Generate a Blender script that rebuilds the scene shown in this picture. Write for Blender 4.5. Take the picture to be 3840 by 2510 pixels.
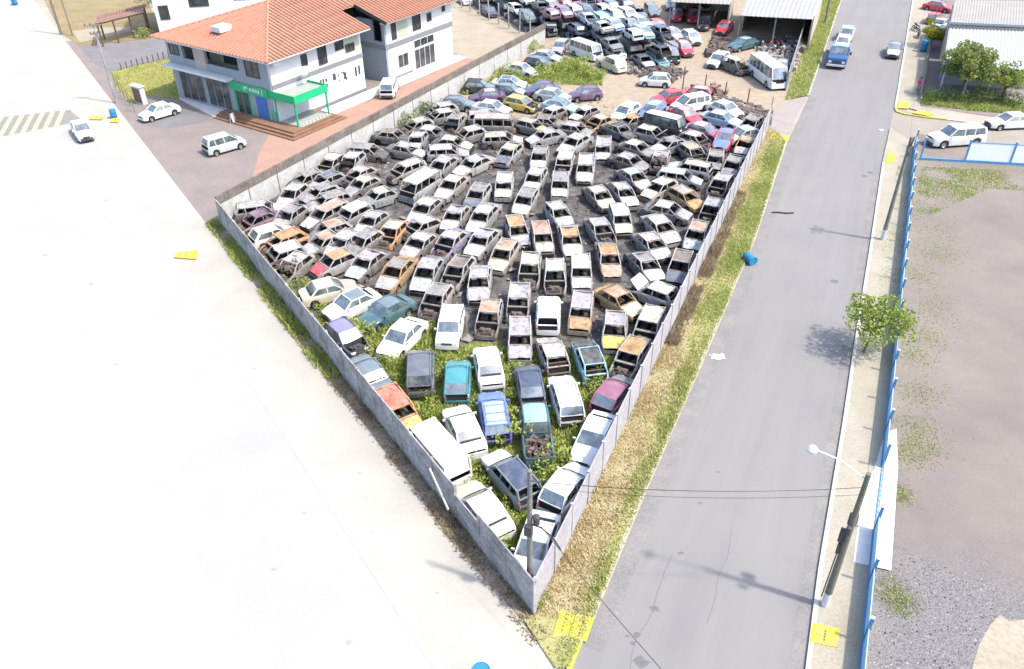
import bpy, bmesh, math, random
import numpy as np
from mathutils import Vector, Matrix, noise
from mathutils.geometry import tessellate_polygon

# ------------------------------------------------------------------ scene, camera, light
S = bpy.context.scene
C = S.collection
for o in list(bpy.data.objects):
    bpy.data.objects.remove(o)

cam_data = bpy.data.cameras.new('camera')
cam = bpy.data.objects.new('camera', cam_data)
C.objects.link(cam)
S.camera = cam
PITCH, ROLL, ALT = 35.3076, 0.9331, 28.0        # drone: degrees below the horizon, roll, metres above the ground
cam_data.sensor_width = 36.0
cam_data.lens = 28.286
cam_data.clip_start = 0.5
cam_data.clip_end = 1500
cam.matrix_world = (Matrix.Translation((0, 0, ALT)) @ Matrix.Rotation(math.radians(90 - PITCH), 4, 'X')
                    @ Matrix.Rotation(math.radians(-ROLL), 4, 'Z'))

SUN_EL, SUN_DIR = 57.0, Vector((0.915, -0.40, 0))   # where the sun stands (horizontal direction)
world = bpy.data.worlds.new('World')
S.world = world
world.use_nodes = True
wn = world.node_tree.nodes
sky = wn.new('ShaderNodeTexSky')
sky.sky_type = 'NISHITA'
sky.sun_disc = False
sky.sun_elevation = math.radians(SUN_EL)
sky.sun_rotation = math.atan2(SUN_DIR.x, SUN_DIR.y)
sky.air_density = 1.0
sky.dust_density = 2.5
sky.ozone_density = 1.0
wn['Background'].inputs['Strength'].default_value = 0.15
world.node_tree.links.new(sky.outputs[0], wn['Background'].inputs['Color'])

sun_data = bpy.data.lights.new('sun', 'SUN')
sun_data.energy = 2.0
sun_data.angle = math.radians(2.4)
sun_data.color = (1.0, 0.925, 0.82)
sun = bpy.data.objects.new('sun', sun_data)
C.objects.link(sun)
sv = Vector((SUN_DIR.x, SUN_DIR.y, 0)).normalized() * math.cos(math.radians(SUN_EL))
sun.rotation_euler = Vector((sv.x, sv.y, math.sin(math.radians(SUN_EL)))).to_track_quat('Z', 'Y').to_euler()
sun.location = (40, -20, 60)

S.view_settings.view_transform = 'Standard'
S.view_settings.look = 'None'
S.view_settings.exposure = 1.79
S.view_settings.gamma = 1.0
S.view_settings.use_curve_mapping = False
S.cycles.max_bounces = 5
S.cycles.diffuse_bounces = 2
S.cycles.glossy_bounces = 3
S.cycles.transmission_bounces = 3
S.cycles.transparent_max_bounces = 6
S.cycles.use_denoising = True

rnd = random.Random(11)
nrs = np.random.RandomState(5)

# ------------------------------------------------------------------ materials
MATS = {}
def node_mat(name):
    m = bpy.data.materials.new(name)
    m.use_nodes = True
    nt = m.node_tree
    b = nt.nodes['Principled BSDF']
    MATS[name] = m
    return m, nt, b

def coords(nt, kind='Object', jitter=False):
    if kind == 'World':
        out = nt.nodes.new('ShaderNodeNewGeometry').outputs['Position']
    else:
        out = nt.nodes.new('ShaderNodeTexCoord').outputs[kind]
    if jitter:
        oi = nt.nodes.new('ShaderNodeObjectInfo')
        mu = nt.nodes.new('ShaderNodeMath'); mu.operation = 'MULTIPLY'; mu.inputs[1].default_value = 97.0
        nt.links.new(oi.outputs['Random'], mu.inputs[0])
        ad = nt.nodes.new('ShaderNodeVectorMath'); ad.operation = 'ADD'
        nt.links.new(out, ad.inputs[0]); nt.links.new(mu.outputs[0], ad.inputs[1])
        out = ad.outputs[0]
    return out

def noise_fac(nt, vec, scale, lo, hi, detail=6, rough=0.6):
    n = nt.nodes.new('ShaderNodeTexNoise')
    n.inputs['Scale'].default_value = scale
    n.inputs['Detail'].default_value = detail
    n.inputs['Roughness'].default_value = rough
    nt.links.new(vec, n.inputs['Vector'])
    r = nt.nodes.new('ShaderNodeMapRange')
    r.inputs['From Min'].default_value = lo
    r.inputs['From Max'].default_value = hi
    nt.links.new(n.outputs['Fac'], r.inputs['Value'])
    return r.outputs[0]

def mixc(nt, fac, a, b):
    m = nt.nodes.new('ShaderNodeMix'); m.data_type = 'RGBA'
    for sock, v in ((m.inputs['Factor'], fac), (m.inputs[6], a), (m.inputs[7], b)):
        if hasattr(v, 'is_linked'):
            nt.links.new(v, sock)
        elif isinstance(v, (int, float)):
            sock.default_value = v
        else:
            sock.default_value = (*v, 1)
    return m.outputs[2]

def bump(nt, b, vec, scale, strength, dist=0.02):
    n = nt.nodes.new('ShaderNodeTexNoise')
    n.inputs['Scale'].default_value = scale; n.inputs['Detail'].default_value = 6
    nt.links.new(vec, n.inputs['Vector'])
    bp = nt.nodes.new('ShaderNodeBump')
    bp.inputs['Strength'].default_value = strength; bp.inputs['Distance'].default_value = dist
    nt.links.new(n.outputs['Fac'], bp.inputs['Height'])
    nt.links.new(bp.outputs[0], b.inputs['Normal'])

def flat(name, col, rough=0.8, spec=0.3, var=0.18, scale=2.5, metal=0.0, kind='World', alt=None, lo=0.35, hi=0.7, fine=None, bmp=None):
    """two-tone weathered surface"""
    m, nt, b = node_mat(name)
    v = coords(nt, kind)
    f = noise_fac(nt, v, scale, lo, hi)
    c2 = alt if alt else tuple(x * (1 - var) for x in col)
    out = mixc(nt, f, col, c2)
    if fine:
        f2 = noise_fac(nt, v, fine[0], 0.35, 0.65, 3)
        dk = nt.nodes.new('ShaderNodeMix'); dk.data_type = 'RGBA'; dk.blend_type = 'MULTIPLY'
        dk.inputs['Factor'].default_value = fine[1]
        nt.links.new(out, dk.inputs[6]); 
        cr = nt.nodes.new('ShaderNodeCombineColor')
        for i in range(3): nt.links.new(f2, cr.inputs[i])
        nt.links.new(cr.outputs[0], dk.inputs[7])
        out = dk.outputs[2]
    nt.links.new(out, b.inputs['Base Color'])
    b.inputs['Roughness'].default_value = rough
    b.inputs['Specular IOR Level'].default_value = spec
    b.inputs['Metallic'].default_value = metal
    if bmp: bump(nt, b, v, bmp[0], bmp[1])
    return m

def paint_mat():
    m, nt, b = node_mat('car_paint')
    oi = nt.nodes.new('ShaderNodeObjectInfo')
    v = coords(nt, 'Object', True)
    f = noise_fac(nt, v, 1.6, 0.45, 0.8)
    s = nt.nodes.new('ShaderNodeMath'); s.operation = 'MULTIPLY'; s.inputs[1].default_value = 0.30
    nt.links.new(f, s.inputs[0])
    c = mixc(nt, s.outputs[0], oi.outputs['Color'], (0.30, 0.28, 0.25))
    nt.links.new(c, b.inputs['Base Color'])
    r = nt.nodes.new('ShaderNodeMapRange'); r.inputs['To Min'].default_value = 0.28; r.inputs['To Max'].default_value = 0.6
    nt.links.new(f, r.inputs['Value']); nt.links.new(r.outputs[0], b.inputs['Roughness'])
    b.inputs['Coat Weight'].default_value = 0.35
    b.inputs['Coat Roughness'].default_value = 0.15

def burnt_mat():
    m, nt, b = node_mat('burnt_paint')
    oi = nt.nodes.new('ShaderNodeObjectInfo')
    v = coords(nt, 'Object', True)
    col = oi.outputs['Color']
    pale = noise_fac(nt, v, 2.2, 0.30, 0.72, 8, 0.7)
    g = mixc(nt, pale, col, (0.38, 0.375, 0.365))
    g2 = mixc(nt, 0.38, col, g)
    rust = noise_fac(nt, v, 1.1, 0.50, 0.66, 7, 0.65)
    ra = nt.nodes.new('ShaderNodeMath'); ra.operation = 'MULTIPLY'
    nt.links.new(rust, ra.inputs[0]); nt.links.new(oi.outputs['Alpha'], ra.inputs[1])
    h = mixc(nt, ra.outputs[0], g2, (0.24, 0.115, 0.045))
    soot = noise_fac(nt, v, 2.6, 0.50, 0.70, 9, 0.78)
    k = mixc(nt, soot, h, (0.035, 0.032, 0.03))
    nt.links.new(k, b.inputs['Base Color'])
    b.inputs['Roughness'].default_value = 0.85
    b.inputs['Specular IOR Level'].default_value = 0.25
    bump(nt, b, v, 9, 0.35, 0.03)
paint_mat(); burnt_mat()

def obj_mat(name, rough, spec=0.5, metal=0.0, dirt=0.2):
    """colour comes from the object"""
    m, nt, b = node_mat(name)
    oi = nt.nodes.new('ShaderNodeObjectInfo')
    v = coords(nt, 'Object', True)
    f = noise_fac(nt, v, 3, 0.4, 0.8)
    s = nt.nodes.new('ShaderNodeMath'); s.operation = 'MULTIPLY'; s.inputs[1].default_value = dirt
    nt.links.new(f, s.inputs[0])
    nt.links.new(mixc(nt, s.outputs[0], oi.outputs['Color'], (0.2, 0.18, 0.16)), b.inputs['Base Color'])
    b.inputs['Roughness'].default_value = rough
    b.inputs['Specular IOR Level'].default_value = spec
    b.inputs['Metallic'].default_value = metal
obj_mat('tinted_metal', 0.5)

m, nt, b = node_mat('glass')
v = coords(nt, 'Object', True)
f = noise_fac(nt, v, 1.5, 0.4, 0.75)
nt.links.new(mixc(nt, f, (0.035, 0.05, 0.055), (0.16, 0.18, 0.185)), b.inputs['Base Color'])  # pale noise patches put sky reflection and dust into the colour
b.inputs['Roughness'].default_value = 0.12
b.inputs['IOR'].default_value = 2.3
m, nt, b = node_mat('light_red'); b.inputs['Base Color'].default_value = (0.22, 0.015, 0.02, 1); b.inputs['Roughness'].default_value = 0.2
m, nt, b = node_mat('light_clear'); b.inputs['Base Color'].default_value = (0.6, 0.62, 0.62, 1); b.inputs['Roughness'].default_value = 0.15
flat('tyre', (0.02, 0.02, 0.02), 0.85, kind='Object')
flat('rim', (0.30, 0.30, 0.31), 0.4, 0.5, metal=0.6, kind='Object')
flat('burnt_rim', (0.10, 0.085, 0.075), 0.9, kind='Object', alt=(0.13, 0.09, 0.07), scale=9)
flat('char', (0.016, 0.015, 0.014), 0.95, 0.1, kind='Object', alt=(0.05, 0.043, 0.038), scale=5)
flat('seat_springs', (0.10, 0.085, 0.075), 0.9, 0.2, kind='Object', alt=(0.03, 0.027, 0.025), scale=14)
flat('cabin', (0.03, 0.03, 0.033), 0.8, kind='Object')
flat('trim', (0.035, 0.035, 0.037), 0.55, kind='Object', alt=(0.07, 0.07, 0.07))

flat('ground', (0.34, 0.30, 0.25), 0.95, 0.1, scale=0.25, alt=(0.26, 0.235, 0.19), fine=(6, 0.25))
flat('avenue_concrete', (0.295, 0.292, 0.285), 0.95, 0.05, scale=0.12, alt=(0.262, 0.259, 0.254), fine=(14, 0.07))
flat('pale_walk', (0.30, 0.28, 0.23), 0.95, 0.05, scale=0.5, alt=(0.255, 0.232, 0.178), fine=(9, 0.2))
flat('left_walk', (0.315, 0.30, 0.265), 0.95, 0.05, scale=0.3, alt=(0.275, 0.262, 0.235), fine=(9, 0.08))
flat('gutter_sand', (0.205, 0.192, 0.183), 0.95, 0.1, scale=0.8, alt=(0.162, 0.157, 0.155), lo=.3, hi=.6, fine=(9, 0.2))
flat('brown_soil', (0.205, 0.165, 0.12), 0.95, 0.1, scale=1.2, alt=(0.29, 0.255, 0.20), fine=(9, 0.3))
flat('dark_gravel', (0.17, 0.16, 0.165), 0.95, 0.1, scale=0.4, alt=(0.13, 0.122, 0.125), fine=(9, 0.75), bmp=(14, 0.6))
flat('dry_verge', (0.33, 0.28, 0.18), 0.95, 0.1, scale=1.2, alt=(0.27, 0.205, 0.12), fine=(10, 0.35))
flat('kerb_stone', (0.40, 0.40, 0.37), 0.9, 0.1, scale=1.5, alt=(0.29, 0.28, 0.24))
flat('yellow_paint', (0.40, 0.355, 0.035), 0.75, 0.2, scale=3, alt=(0.34, 0.30, 0.10), lo=.42, hi=.62, fine=(12, 0.25))
flat('cream_paint', (0.31, 0.285, 0.215), 0.8, 0.2, scale=2)
flat('stripe_grey', (0.185, 0.18, 0.16), 0.9, 0.1, scale=2)
def asphalt():
    m, nt, b = node_mat('asphalt')
    v = coords(nt, 'World')
    mp = nt.nodes.new('ShaderNodeMapping'); mp.vector_type = 'TEXTURE'
    mp.inputs['Rotation'].default_value = (0, 0, math.radians(65.7)); mp.inputs['Scale'].default_value = (14, 1, 1)
    nt.links.new(v, mp.inputs['Vector'])
    streak = noise_fac(nt, mp.outputs[0], 0.8, 0.3, 0.7, 4)
    big = noise_fac(nt, v, 0.13, 0.35, 0.7, 4)
    c = mixc(nt, streak, (0.144, 0.141, 0.138), (0.170, 0.166, 0.162))
    h = nt.nodes.new('ShaderNodeMath'); h.operation = 'MULTIPLY'; h.inputs[1].default_value = 0.5
    nt.links.new(big, h.inputs[0])
    c = mixc(nt, h.outputs[0], c, (0.195, 0.185, 0.178))
    fine = noise_fac(nt, v, 22, 0.3, 0.75, 3)
    h2 = nt.nodes.new('ShaderNodeMath'); h2.operation = 'MULTIPLY'; h2.inputs[1].default_value = 0.22
    nt.links.new(fine, h2.inputs[0])
    c = mixc(nt, h2.outputs[0], c, (0.11, 0.11, 0.112))
    st = noise_fac(nt, v, 0.55, 0.66, 0.78, 3)
    h3 = nt.nodes.new('ShaderNodeMath'); h3.operation = 'MULTIPLY'; h3.inputs[1].default_value = 0.35
    nt.links.new(st, h3.inputs[0])
    c = mixc(nt, h3.outputs[0], c, (0.12, 0.118, 0.118))
    nt.links.new(c, b.inputs['Base Color'])
    b.inputs['Roughness'].default_value = 0.9; b.inputs['Specular IOR Level'].default_value = 0.2
asphalt()
flat('side_street', (0.25, 0.225, 0.195), 0.95, 0.1, scale=0.4, alt=(0.21, 0.188, 0.155), fine=(10, 0.15))
flat('stain_pale', (0.22, 0.215, 0.205), 0.9, 0.1, scale=6, alt=(0.26, 0.255, 0.245))
flat('oil_stain', (0.09, 0.09, 0.09), 0.8, 0.2, scale=6, alt=(0.13, 0.13, 0.13))
def lot_mat():
    """pinkish hard ground, turning to speckled dark chippings at the near corner of the lot"""
    m, nt, b = node_mat('gravel')
    v = coords(nt, 'World')
    big = noise_fac(nt, v, 0.18, 0.35, 0.7)
    c = mixc(nt, big, (0.188, 0.162, 0.143), (0.138, 0.122, 0.110))
    fine = noise_fac(nt, v, 11, 0.35, 0.65, 3)
    h = nt.nodes.new('ShaderNodeMath'); h.operation = 'MULTIPLY'; h.inputs[1].default_value = 0.3
    nt.links.new(fine, h.inputs[0]); c = mixc(nt, h.outputs[0], c, (0.10, 0.09, 0.088))
    wn_ = nt.nodes.new('ShaderNodeTexNoise'); wn_.inputs['Scale'].default_value = 0.5; wn_.inputs['Detail'].default_value = 6
    nt.links.new(v, wn_.inputs['Vector'])
    dist = nt.nodes.new('ShaderNodeVectorMath'); dist.operation = 'DISTANCE'; dist.inputs[1].default_value = (17.2, 18.6, 0)
    nt.links.new(v, dist.inputs[0])
    ad = nt.nodes.new('ShaderNodeMath'); ad.operation = 'MULTIPLY_ADD'; ad.inputs[1].default_value = 5
    nt.links.new(wn_.outputs['Fac'], ad.inputs[0]); nt.links.new(dist.outputs['Value'], ad.inputs[2])
    r = nt.nodes.new('ShaderNodeMapRange'); r.inputs['From Min'].default_value = 5.4; r.inputs['From Max'].default_value = 8.2; r.inputs['To Min'].default_value = 1; r.inputs['To Max'].default_value = 0
    nt.links.new(ad.outputs[0], r.inputs['Value'])
    sp = noise_fac(nt, v, 17, 0.38, 0.62, 3)
    chips = mixc(nt, sp, (0.085, 0.08, 0.082), (0.18, 0.168, 0.168))
    c = mixc(nt, r.outputs[0], c, chips)
    nt.links.new(c, b.inputs['Base Color'])
    b.inputs['Roughness'].default_value = 0.95; b.inputs['Specular IOR Level'].default_value = 0.1
    bump(nt, b, v, 14, 0.4)
lot_mat()
flat('pale_sand', (0.30, 0.265, 0.205), 0.95, 0.1, scale=0.5, alt=(0.255, 0.222, 0.17), fine=(5, 0.2))
flat('forecourt', (0.205, 0.172, 0.158), 0.9, 0.15, scale=0.35, alt=(0.165, 0.145, 0.138), fine=(8, 0.2))
flat('grey_paving', (0.165, 0.16, 0.168), 0.9, 0.15, scale=0.5, alt=(0.135, 0.13, 0.135), fine=(8, 0.2))
flat('brick_paving', (0.31, 0.19, 0.14), 0.9, 0.15, scale=0.5, alt=(0.26, 0.17, 0.135), fine=(10, 0.2))
flat('white_floor', (0.52, 0.51, 0.49), 0.5, 0.4, scale=1)
flat('driveway', (0.27, 0.235, 0.22), 0.9, 0.1, scale=0.8, alt=(0.23, 0.20, 0.185), fine=(9, 0.2))
flat('lawn', (0.24, 0.235, 0.075), 0.95, 0.1, scale=0.6, alt=(0.27, 0.22, 0.08), fine=(18, 0.25))
flat('dry_lawn', (0.21, 0.165, 0.08), 0.95, 0.1, scale=0.4, alt=(0.27, 0.215, 0.13), fine=(16, 0.35))

def verge_mat():
    m, nt, b = node_mat('verge_soil')
    v = coords(nt, 'World')
    dr = noise_fac(nt, v, 0.35, 0.48, 0.68, 4)
    c = mixc(nt, dr, (0.19, 0.205, 0.07), (0.30, 0.25, 0.125))
    f = noise_fac(nt, v, 7, 0.35, 0.7, 5)
    h = nt.nodes.new('ShaderNodeMath'); h.operation = 'MULTIPLY'; h.inputs[1].default_value = 0.5
    nt.links.new(f, h.inputs[0])
    c = mixc(nt, h.outputs[0], c, (0.32, 0.27, 0.17))
    nt.links.new(c, b.inputs['Base Color'])
    b.inputs['Roughness'].default_value = 0.95; b.inputs['Specular IOR Level'].default_value = 0.1
    bump(nt, b, v, 12, 0.5, 0.05)
verge_mat()

def yard_mat():
    """weedy soil at the front corner, ash and soot where the fire was, sand at the gate"""
    m, nt, b = node_mat('yard_soil')
    v = coords(nt, 'World')
    sep = nt.nodes.new('ShaderNodeSeparateXYZ'); nt.links.new(v, sep.inputs[0])
    wob = nt.nodes.new('ShaderNodeTexNoise'); wob.inputs['Scale'].default_value = 0.22; wob.inputs['Detail'].default_value = 5
    nt.links.new(v, wob.inputs['Vector'])
    ad = nt.nodes.new('ShaderNodeMath'); ad.operation = 'MULTIPLY_ADD'; ad.inputs[1].default_value = 9; 
    nt.links.new(wob.outputs['Fac'], ad.inputs[0]); nt.links.new(sep.outputs['Y'], ad.inputs[2])
    def ramp(lo, hi):
        r = nt.nodes.new('ShaderNodeMapRange'); r.inputs['From Min'].default_value = lo; r.inputs['From Max'].default_value = hi
        nt.links.new(ad.outputs[0], r.inputs['Value']); return r.outputs[0]
    n1 = noise_fac(nt, v, 1.2, 0.35, 0.68, 7)
    n2 = noise_fac(nt, v, 5, 0.4, 0.7, 5)
    ash = mixc(nt, n1, (0.036, 0.035, 0.035), (0.115, 0.11, 0.107))
    pale = noise_fac(nt, v, 0.45, 0.56, 0.74, 6)
    ash = mixc(nt, pale, ash, (0.175, 0.158, 0.142))
    weedy = mixc(nt, n2, (0.10, 0.125, 0.035), (0.22, 0.20, 0.085))
    sand = mixc(nt, n1, (0.27, 0.225, 0.17), (0.215, 0.175, 0.13))
    c = mixc(nt, ramp(41, 44), weedy, ash)
    c = mixc(nt, ramp(78, 80.5), c, sand)
    nt.links.new(c, b.inputs['Base Color'])
    b.inputs['Roughness'].default_value = 0.95; b.inputs['Specular IOR Level'].default_value = 0.1
    bump(nt, b, v, 6, 0.5, 0.06)
yard_mat()

def foliage(name, a, c2, scale=3):
    m, nt, b = node_mat(name)
    v = coords(nt, 'World')
    f = noise_fac(nt, v, scale, 0.35, 0.65, 3)
    nt.links.new(mixc(nt, f, a, c2), b.inputs['Base Color'])
    b.inputs['Roughness'].default_value = 0.7; b.inputs['Specular IOR Level'].default_value = 0.2
    tr = nt.nodes.new('ShaderNodeBsdfTranslucent'); tr.inputs['Color'].default_value = (*[x * 1.2 for x in a], 1)
    mx = nt.nodes.new('ShaderNodeMixShader'); mx.inputs[0].default_value = 0.3
    out = nt.nodes['Material Output']
    nt.links.new(b.outputs[0], mx.inputs[1]); nt.links.new(tr.outputs[0], mx.inputs[2]); nt.links.new(mx.outputs[0], out.inputs['Surface'])
foliage('leaf', (0.15, 0.21, 0.035), (0.23, 0.27, 0.06))
foliage('dark_leaf', (0.065, 0.11, 0.035), (0.11, 0.155, 0.045))
foliage('olive_leaf', (0.19, 0.22, 0.065), (0.115, 0.16, 0.045))
foliage('yellow_leaf', (0.27, 0.26, 0.025), (0.18, 0.20, 0.03))
foliage('weed_leaf', (0.20, 0.265, 0.055), (0.32, 0.335, 0.095), 1.3)
foliage('grass_blade', (0.25, 0.30, 0.08), (0.37, 0.37, 0.14), 0.8)
foliage('dry_blade', (0.52, 0.44, 0.27), (0.42, 0.31, 0.17), 1.2)
foliage('brown_weed', (0.29, 0.23, 0.155), (0.18, 0.14, 0.09), 1.0)
flat('bark', (0.13, 0.105, 0.08), 0.95, 0.1, scale=6, kind='Object')

flat('fence_concrete', (0.35, 0.34, 0.34), 0.95, 0.1, scale=1.1, alt=(0.20, 0.19, 0.18), lo=.42, hi=.68, fine=(5, 0.3))
flat('wall_concrete', (0.33, 0.32, 0.335), 0.95, 0.1, scale=0.7, alt=(0.27, 0.26, 0.275), fine=(5, 0.2))
flat('band_brown', (0.12, 0.10, 0.088), 0.95, 0.1, scale=0.8, alt=(0.19, 0.165, 0.15), fine=(4, 0.3))
flat('block_plaster', (0.40, 0.40, 0.385), 0.95, 0.1, scale=0.5, alt=(0.31, 0.31, 0.295), fine=(3, 0.2))
flat('joint_dark', (0.10, 0.095, 0.09), 0.95, 0.1)
flat('white_wall', (0.50, 0.51, 0.52), 0.8, 0.2, scale=0.6, alt=(0.44, 0.455, 0.465))
flat('white_plaster', (0.62, 0.61, 0.58), 0.8, 0.2, scale=0.5, var=0.06)
flat('grey_band', (0.17, 0.18, 0.19), 0.8, 0.2)
flat('blue_grey_and_shaded', (0.235, 0.265, 0.29), 0.8, 0.2, var=0.08)  # shade of the white shop's sides put into the colour; plain tone elsewhere
flat('beige_wall', (0.36, 0.33, 0.28), 0.85, 0.2)
flat('roof_tile', (0.36, 0.165, 0.11), 0.85, 0.15, scale=0.9, alt=(0.32, 0.165, 0.115), fine=(2.2, 0.12))
flat('roof_tile_joint', (0.34, 0.22, 0.17), 0.95, 0.05)
flat('dark_tile', (0.16, 0.085, 0.07), 0.9, 0.1, alt=(0.24, 0.15, 0.13))
flat('window_dark', (0.02, 0.024, 0.03), 0.15, 0.6, scale=1.5, alt=(0.06, 0.07, 0.075))
flat('pale_green_wall', (0.34, 0.37, 0.30), 0.8, 0.2)
flat('window_frame_dark', (0.05, 0.048, 0.05), 0.6)
flat('panel_white', (0.66, 0.68, 0.70), 0.6, 0.3, scale=1, var=0.05)
flat('frame_white', (0.5, 0.51, 0.52), 0.5, 0.4)
flat('canopy_green', (0.01, 0.33, 0.14), 0.5, 0.4, scale=1, alt=(0.012, 0.27, 0.12))
flat('canopy_top', (0.25, 0.27, 0.24), 0.6, 0.3, scale=1, alt=(0.20, 0.23, 0.21))
flat('deck_wood', (0.19, 0.105, 0.065), 0.85, 0.2, scale=1.2, alt=(0.13, 0.08, 0.055))
flat('panel_blue', (0.04, 0.12, 0.36), 0.5, 0.4)
flat('fence_blue', (0.05, 0.17, 0.33), 0.6, 0.3, alt=(0.09, 0.22, 0.37))
flat('fence_panel', (0.27, 0.44, 0.58), 0.6, 0.3, scale=1.2, var=0.12)
flat('post_concrete', (0.17, 0.165, 0.155), 0.95, 0.1, kind='Object', scale=3, alt=(0.12, 0.118, 0.105))
flat('pole_green', (0.105, 0.11, 0.085), 0.95, 0.1, kind='Object', scale=3, alt=(0.14, 0.14, 0.115))
flat('wire', (0.03, 0.03, 0.03), 0.7)
flat('zinc', (0.255, 0.25, 0.255), 0.6, 0.3, scale=0.8, alt=(0.215, 0.21, 0.215))
flat('white_sheet', (0.42, 0.445, 0.45), 0.6, 0.3, scale=0.8, var=0.1)
flat('beige_sheet', (0.24, 0.225, 0.205), 0.8, 0.2, scale=0.5, alt=(0.205, 0.195, 0.178))
flat('dark_inside', (0.02, 0.02, 0.02), 0.9, 0.1)
flat('steel', (0.22, 0.22, 0.23), 0.45, 0.5, metal=0.5)
flat('drum_blue', (0.02, 0.16, 0.30), 0.45, 0.4, kind='Object')
flat('wood', (0.13, 0.085, 0.06), 0.9, 0.1, kind='Object')
flat('scrap', (0.13, 0.10, 0.085), 0.9, 0.2, kind='World', scale=4, alt=(0.05, 0.045, 0.042))
flat('scrap_pale', (0.30, 0.28, 0.265), 0.85, 0.2, kind='World', scale=4, alt=(0.14, 0.12, 0.11))
flat('hulk', (0.05, 0.05, 0.055), 0.7, 0.3, kind='World', scale=.35, alt=(0.22, 0.225, 0.23), fine=(3, 0.5))
flat('bag_white', (0.6, 0.6, 0.58), 0.7)
flat('rubber', (0.03, 0.028, 0.026), 0.9)
flat('skin', (0.30, 0.17, 0.11), 0.6, kind='Object')
flat('pink_cloth', (0.50, 0.06, 0.12), 0.8, kind='Object')
flat('hair', (0.015, 0.012, 0.01), 0.7, kind='Object')
flat('shorts_blue', (0.16, 0.2, 0.27), 0.85, kind='Object')

# ------------------------------------------------------------------ mesh helpers
class MB:
    """collects geometry for one mesh object"""
    def __init__(s): s.v = []; s.f = []; s.m = []; s.mi = 0
    def face(s, pts):
        n = len(s.v); s.v += [tuple(p) for p in pts]; s.f.append(tuple(range(n, n + len(pts)))); s.m.append(s.mi)
    def box(s, c, d, rot=0.0, taper=1.0):
        cx, cy, cz = c; a, b, h = d[0] / 2, d[1] / 2, d[2] / 2
        cr, sr = math.cos(rot), math.sin(rot); n = len(s.v)
        for z, k in ((-h, 1), (h, taper)):
            for x, y in ((-a, -b), (a, -b), (a, b), (-a, b)):
                x, y = x * k, y * k
                s.v.append((cx + x * cr - y * sr, cy + x * sr + y * cr, cz + z))
        for q in ((3, 2, 1, 0), (4, 5, 6, 7), (0, 1, 5, 4), (1, 2, 6, 5), (2, 3, 7, 6), (3, 0, 4, 7)):
            s.f.append(tuple(n + i for i in q)); s.m.append(s.mi)
    def tube(s, p, q, r0, r1=None, n=6, cap=True):
        r1 = r0 if r1 is None else r1
        p, q = Vector(p), Vector(q); d = (q - p).normalized()
        u = d.orthogonal().normalized(); w = d.cross(u); k = len(s.v)
        for c, r in ((p, r0), (q, r1)):
            for i in range(n):
                a = 2 * math.pi * i / n
                s.v.append(tuple(c + u * (r * math.cos(a)) + w * (r * math.sin(a))))
        for i in range(n):
            j = (i + 1) % n
            s.f.append((k + i, k + j, k + n + j, k + n + i)); s.m.append(s.mi)
        if cap:
            s.f.append(tuple(k + i for i in reversed(range(n)))); s.m.append(s.mi)
            s.f.append(tuple(k + n + i for i in range(n))); s.m.append(s.mi)
    def beam(s, p, q, w, h, up=(0, 0, 1)):
        p, q = Vector(p), Vector(q); d = (q - p).normalized(); u = Vector(up)
        a = d.cross(u)
        a = a.normalized() if a.length > 1e-4 else Vector((1, 0, 0)); b = a.cross(d).normalized(); k = len(s.v)
        for c in (p, q):
            for i, j in ((-1, -1), (1, -1), (1, 1), (-1, 1)):
                s.v.append(tuple(c + a * (i * w / 2) + b * (j * h / 2)))
        for f in ((0, 1, 2, 3), (7, 6, 5, 4), (0, 4, 5, 1), (1, 5, 6, 2), (2, 6, 7, 3), (3, 7, 4, 0)):
            s.f.append(tuple(k + i for i in f)); s.m.append(s.mi)
    def lathe(s, prof, c=(0, 0, 0), axis='z', n=16):
        """prof: (radius, height) pairs"""
        k = len(s.v)
        for r, h in prof:
            for i in range(n):
                a = 2 * math.pi * i / n; x, y = r * math.cos(a), r * math.sin(a)
                s.v.append((c[0] + x, c[1] + y, c[2] + h) if axis == 'z' else ((c[0] + x, c[1] + h, c[2] + y) if axis == 'y' else (c[0] + h, c[1] + x, c[2] + y)))
        for j in range(len(prof) - 1):
            for i in range(n):
                i2 = (i + 1) % n
                s.f.append((k + j * n + i, k + j * n + i2, k + (j + 1) * n + i2, k + (j + 1) * n + i)); s.m.append(s.mi)
    def grid(s, rows, flip=False):
        k = len(s.v); nc = len(rows[0])
        for r in rows: s.v += [tuple(p) for p in r]
        for j in range(len(rows) - 1):
            for i in range(nc - 1):
                q = (k + j * nc + i, k + j * nc + i + 1, k + (j + 1) * nc + i + 1, k + (j + 1) * nc + i)
                s.f.append(q[::-1] if flip else q); s.m.append(s.mi)
    def mesh(s, name, mats, smooth=False, angle=35):
        me = bpy.data.meshes.new(name)
        me.from_pydata(s.v, [], s.f)
        for mm in (mats if isinstance(mats, (list, tuple)) else [mats]): me.materials.append(MATS[mm])
        if max(s.m, default=0): me.polygons.foreach_set('material_index', s.m)
        bm = bmesh.new(); bm.from_mesh(me)
        if smooth: bmesh.ops.remove_doubles(bm, verts=bm.verts, dist=0.0005)
        bmesh.ops.recalc_face_normals(bm, faces=bm.faces)
        bm.to_mesh(me); bm.free()
        if smooth:
            me.polygons.foreach_set('use_smooth', [True] * len(me.polygons)); me.set_sharp_from_angle(angle=math.radians(angle))
        return me
    def obj(s, name, mats, parent=None, smooth=False, **k):
        return link(name, s.mesh(name, mats, smooth), parent, **k)

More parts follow.
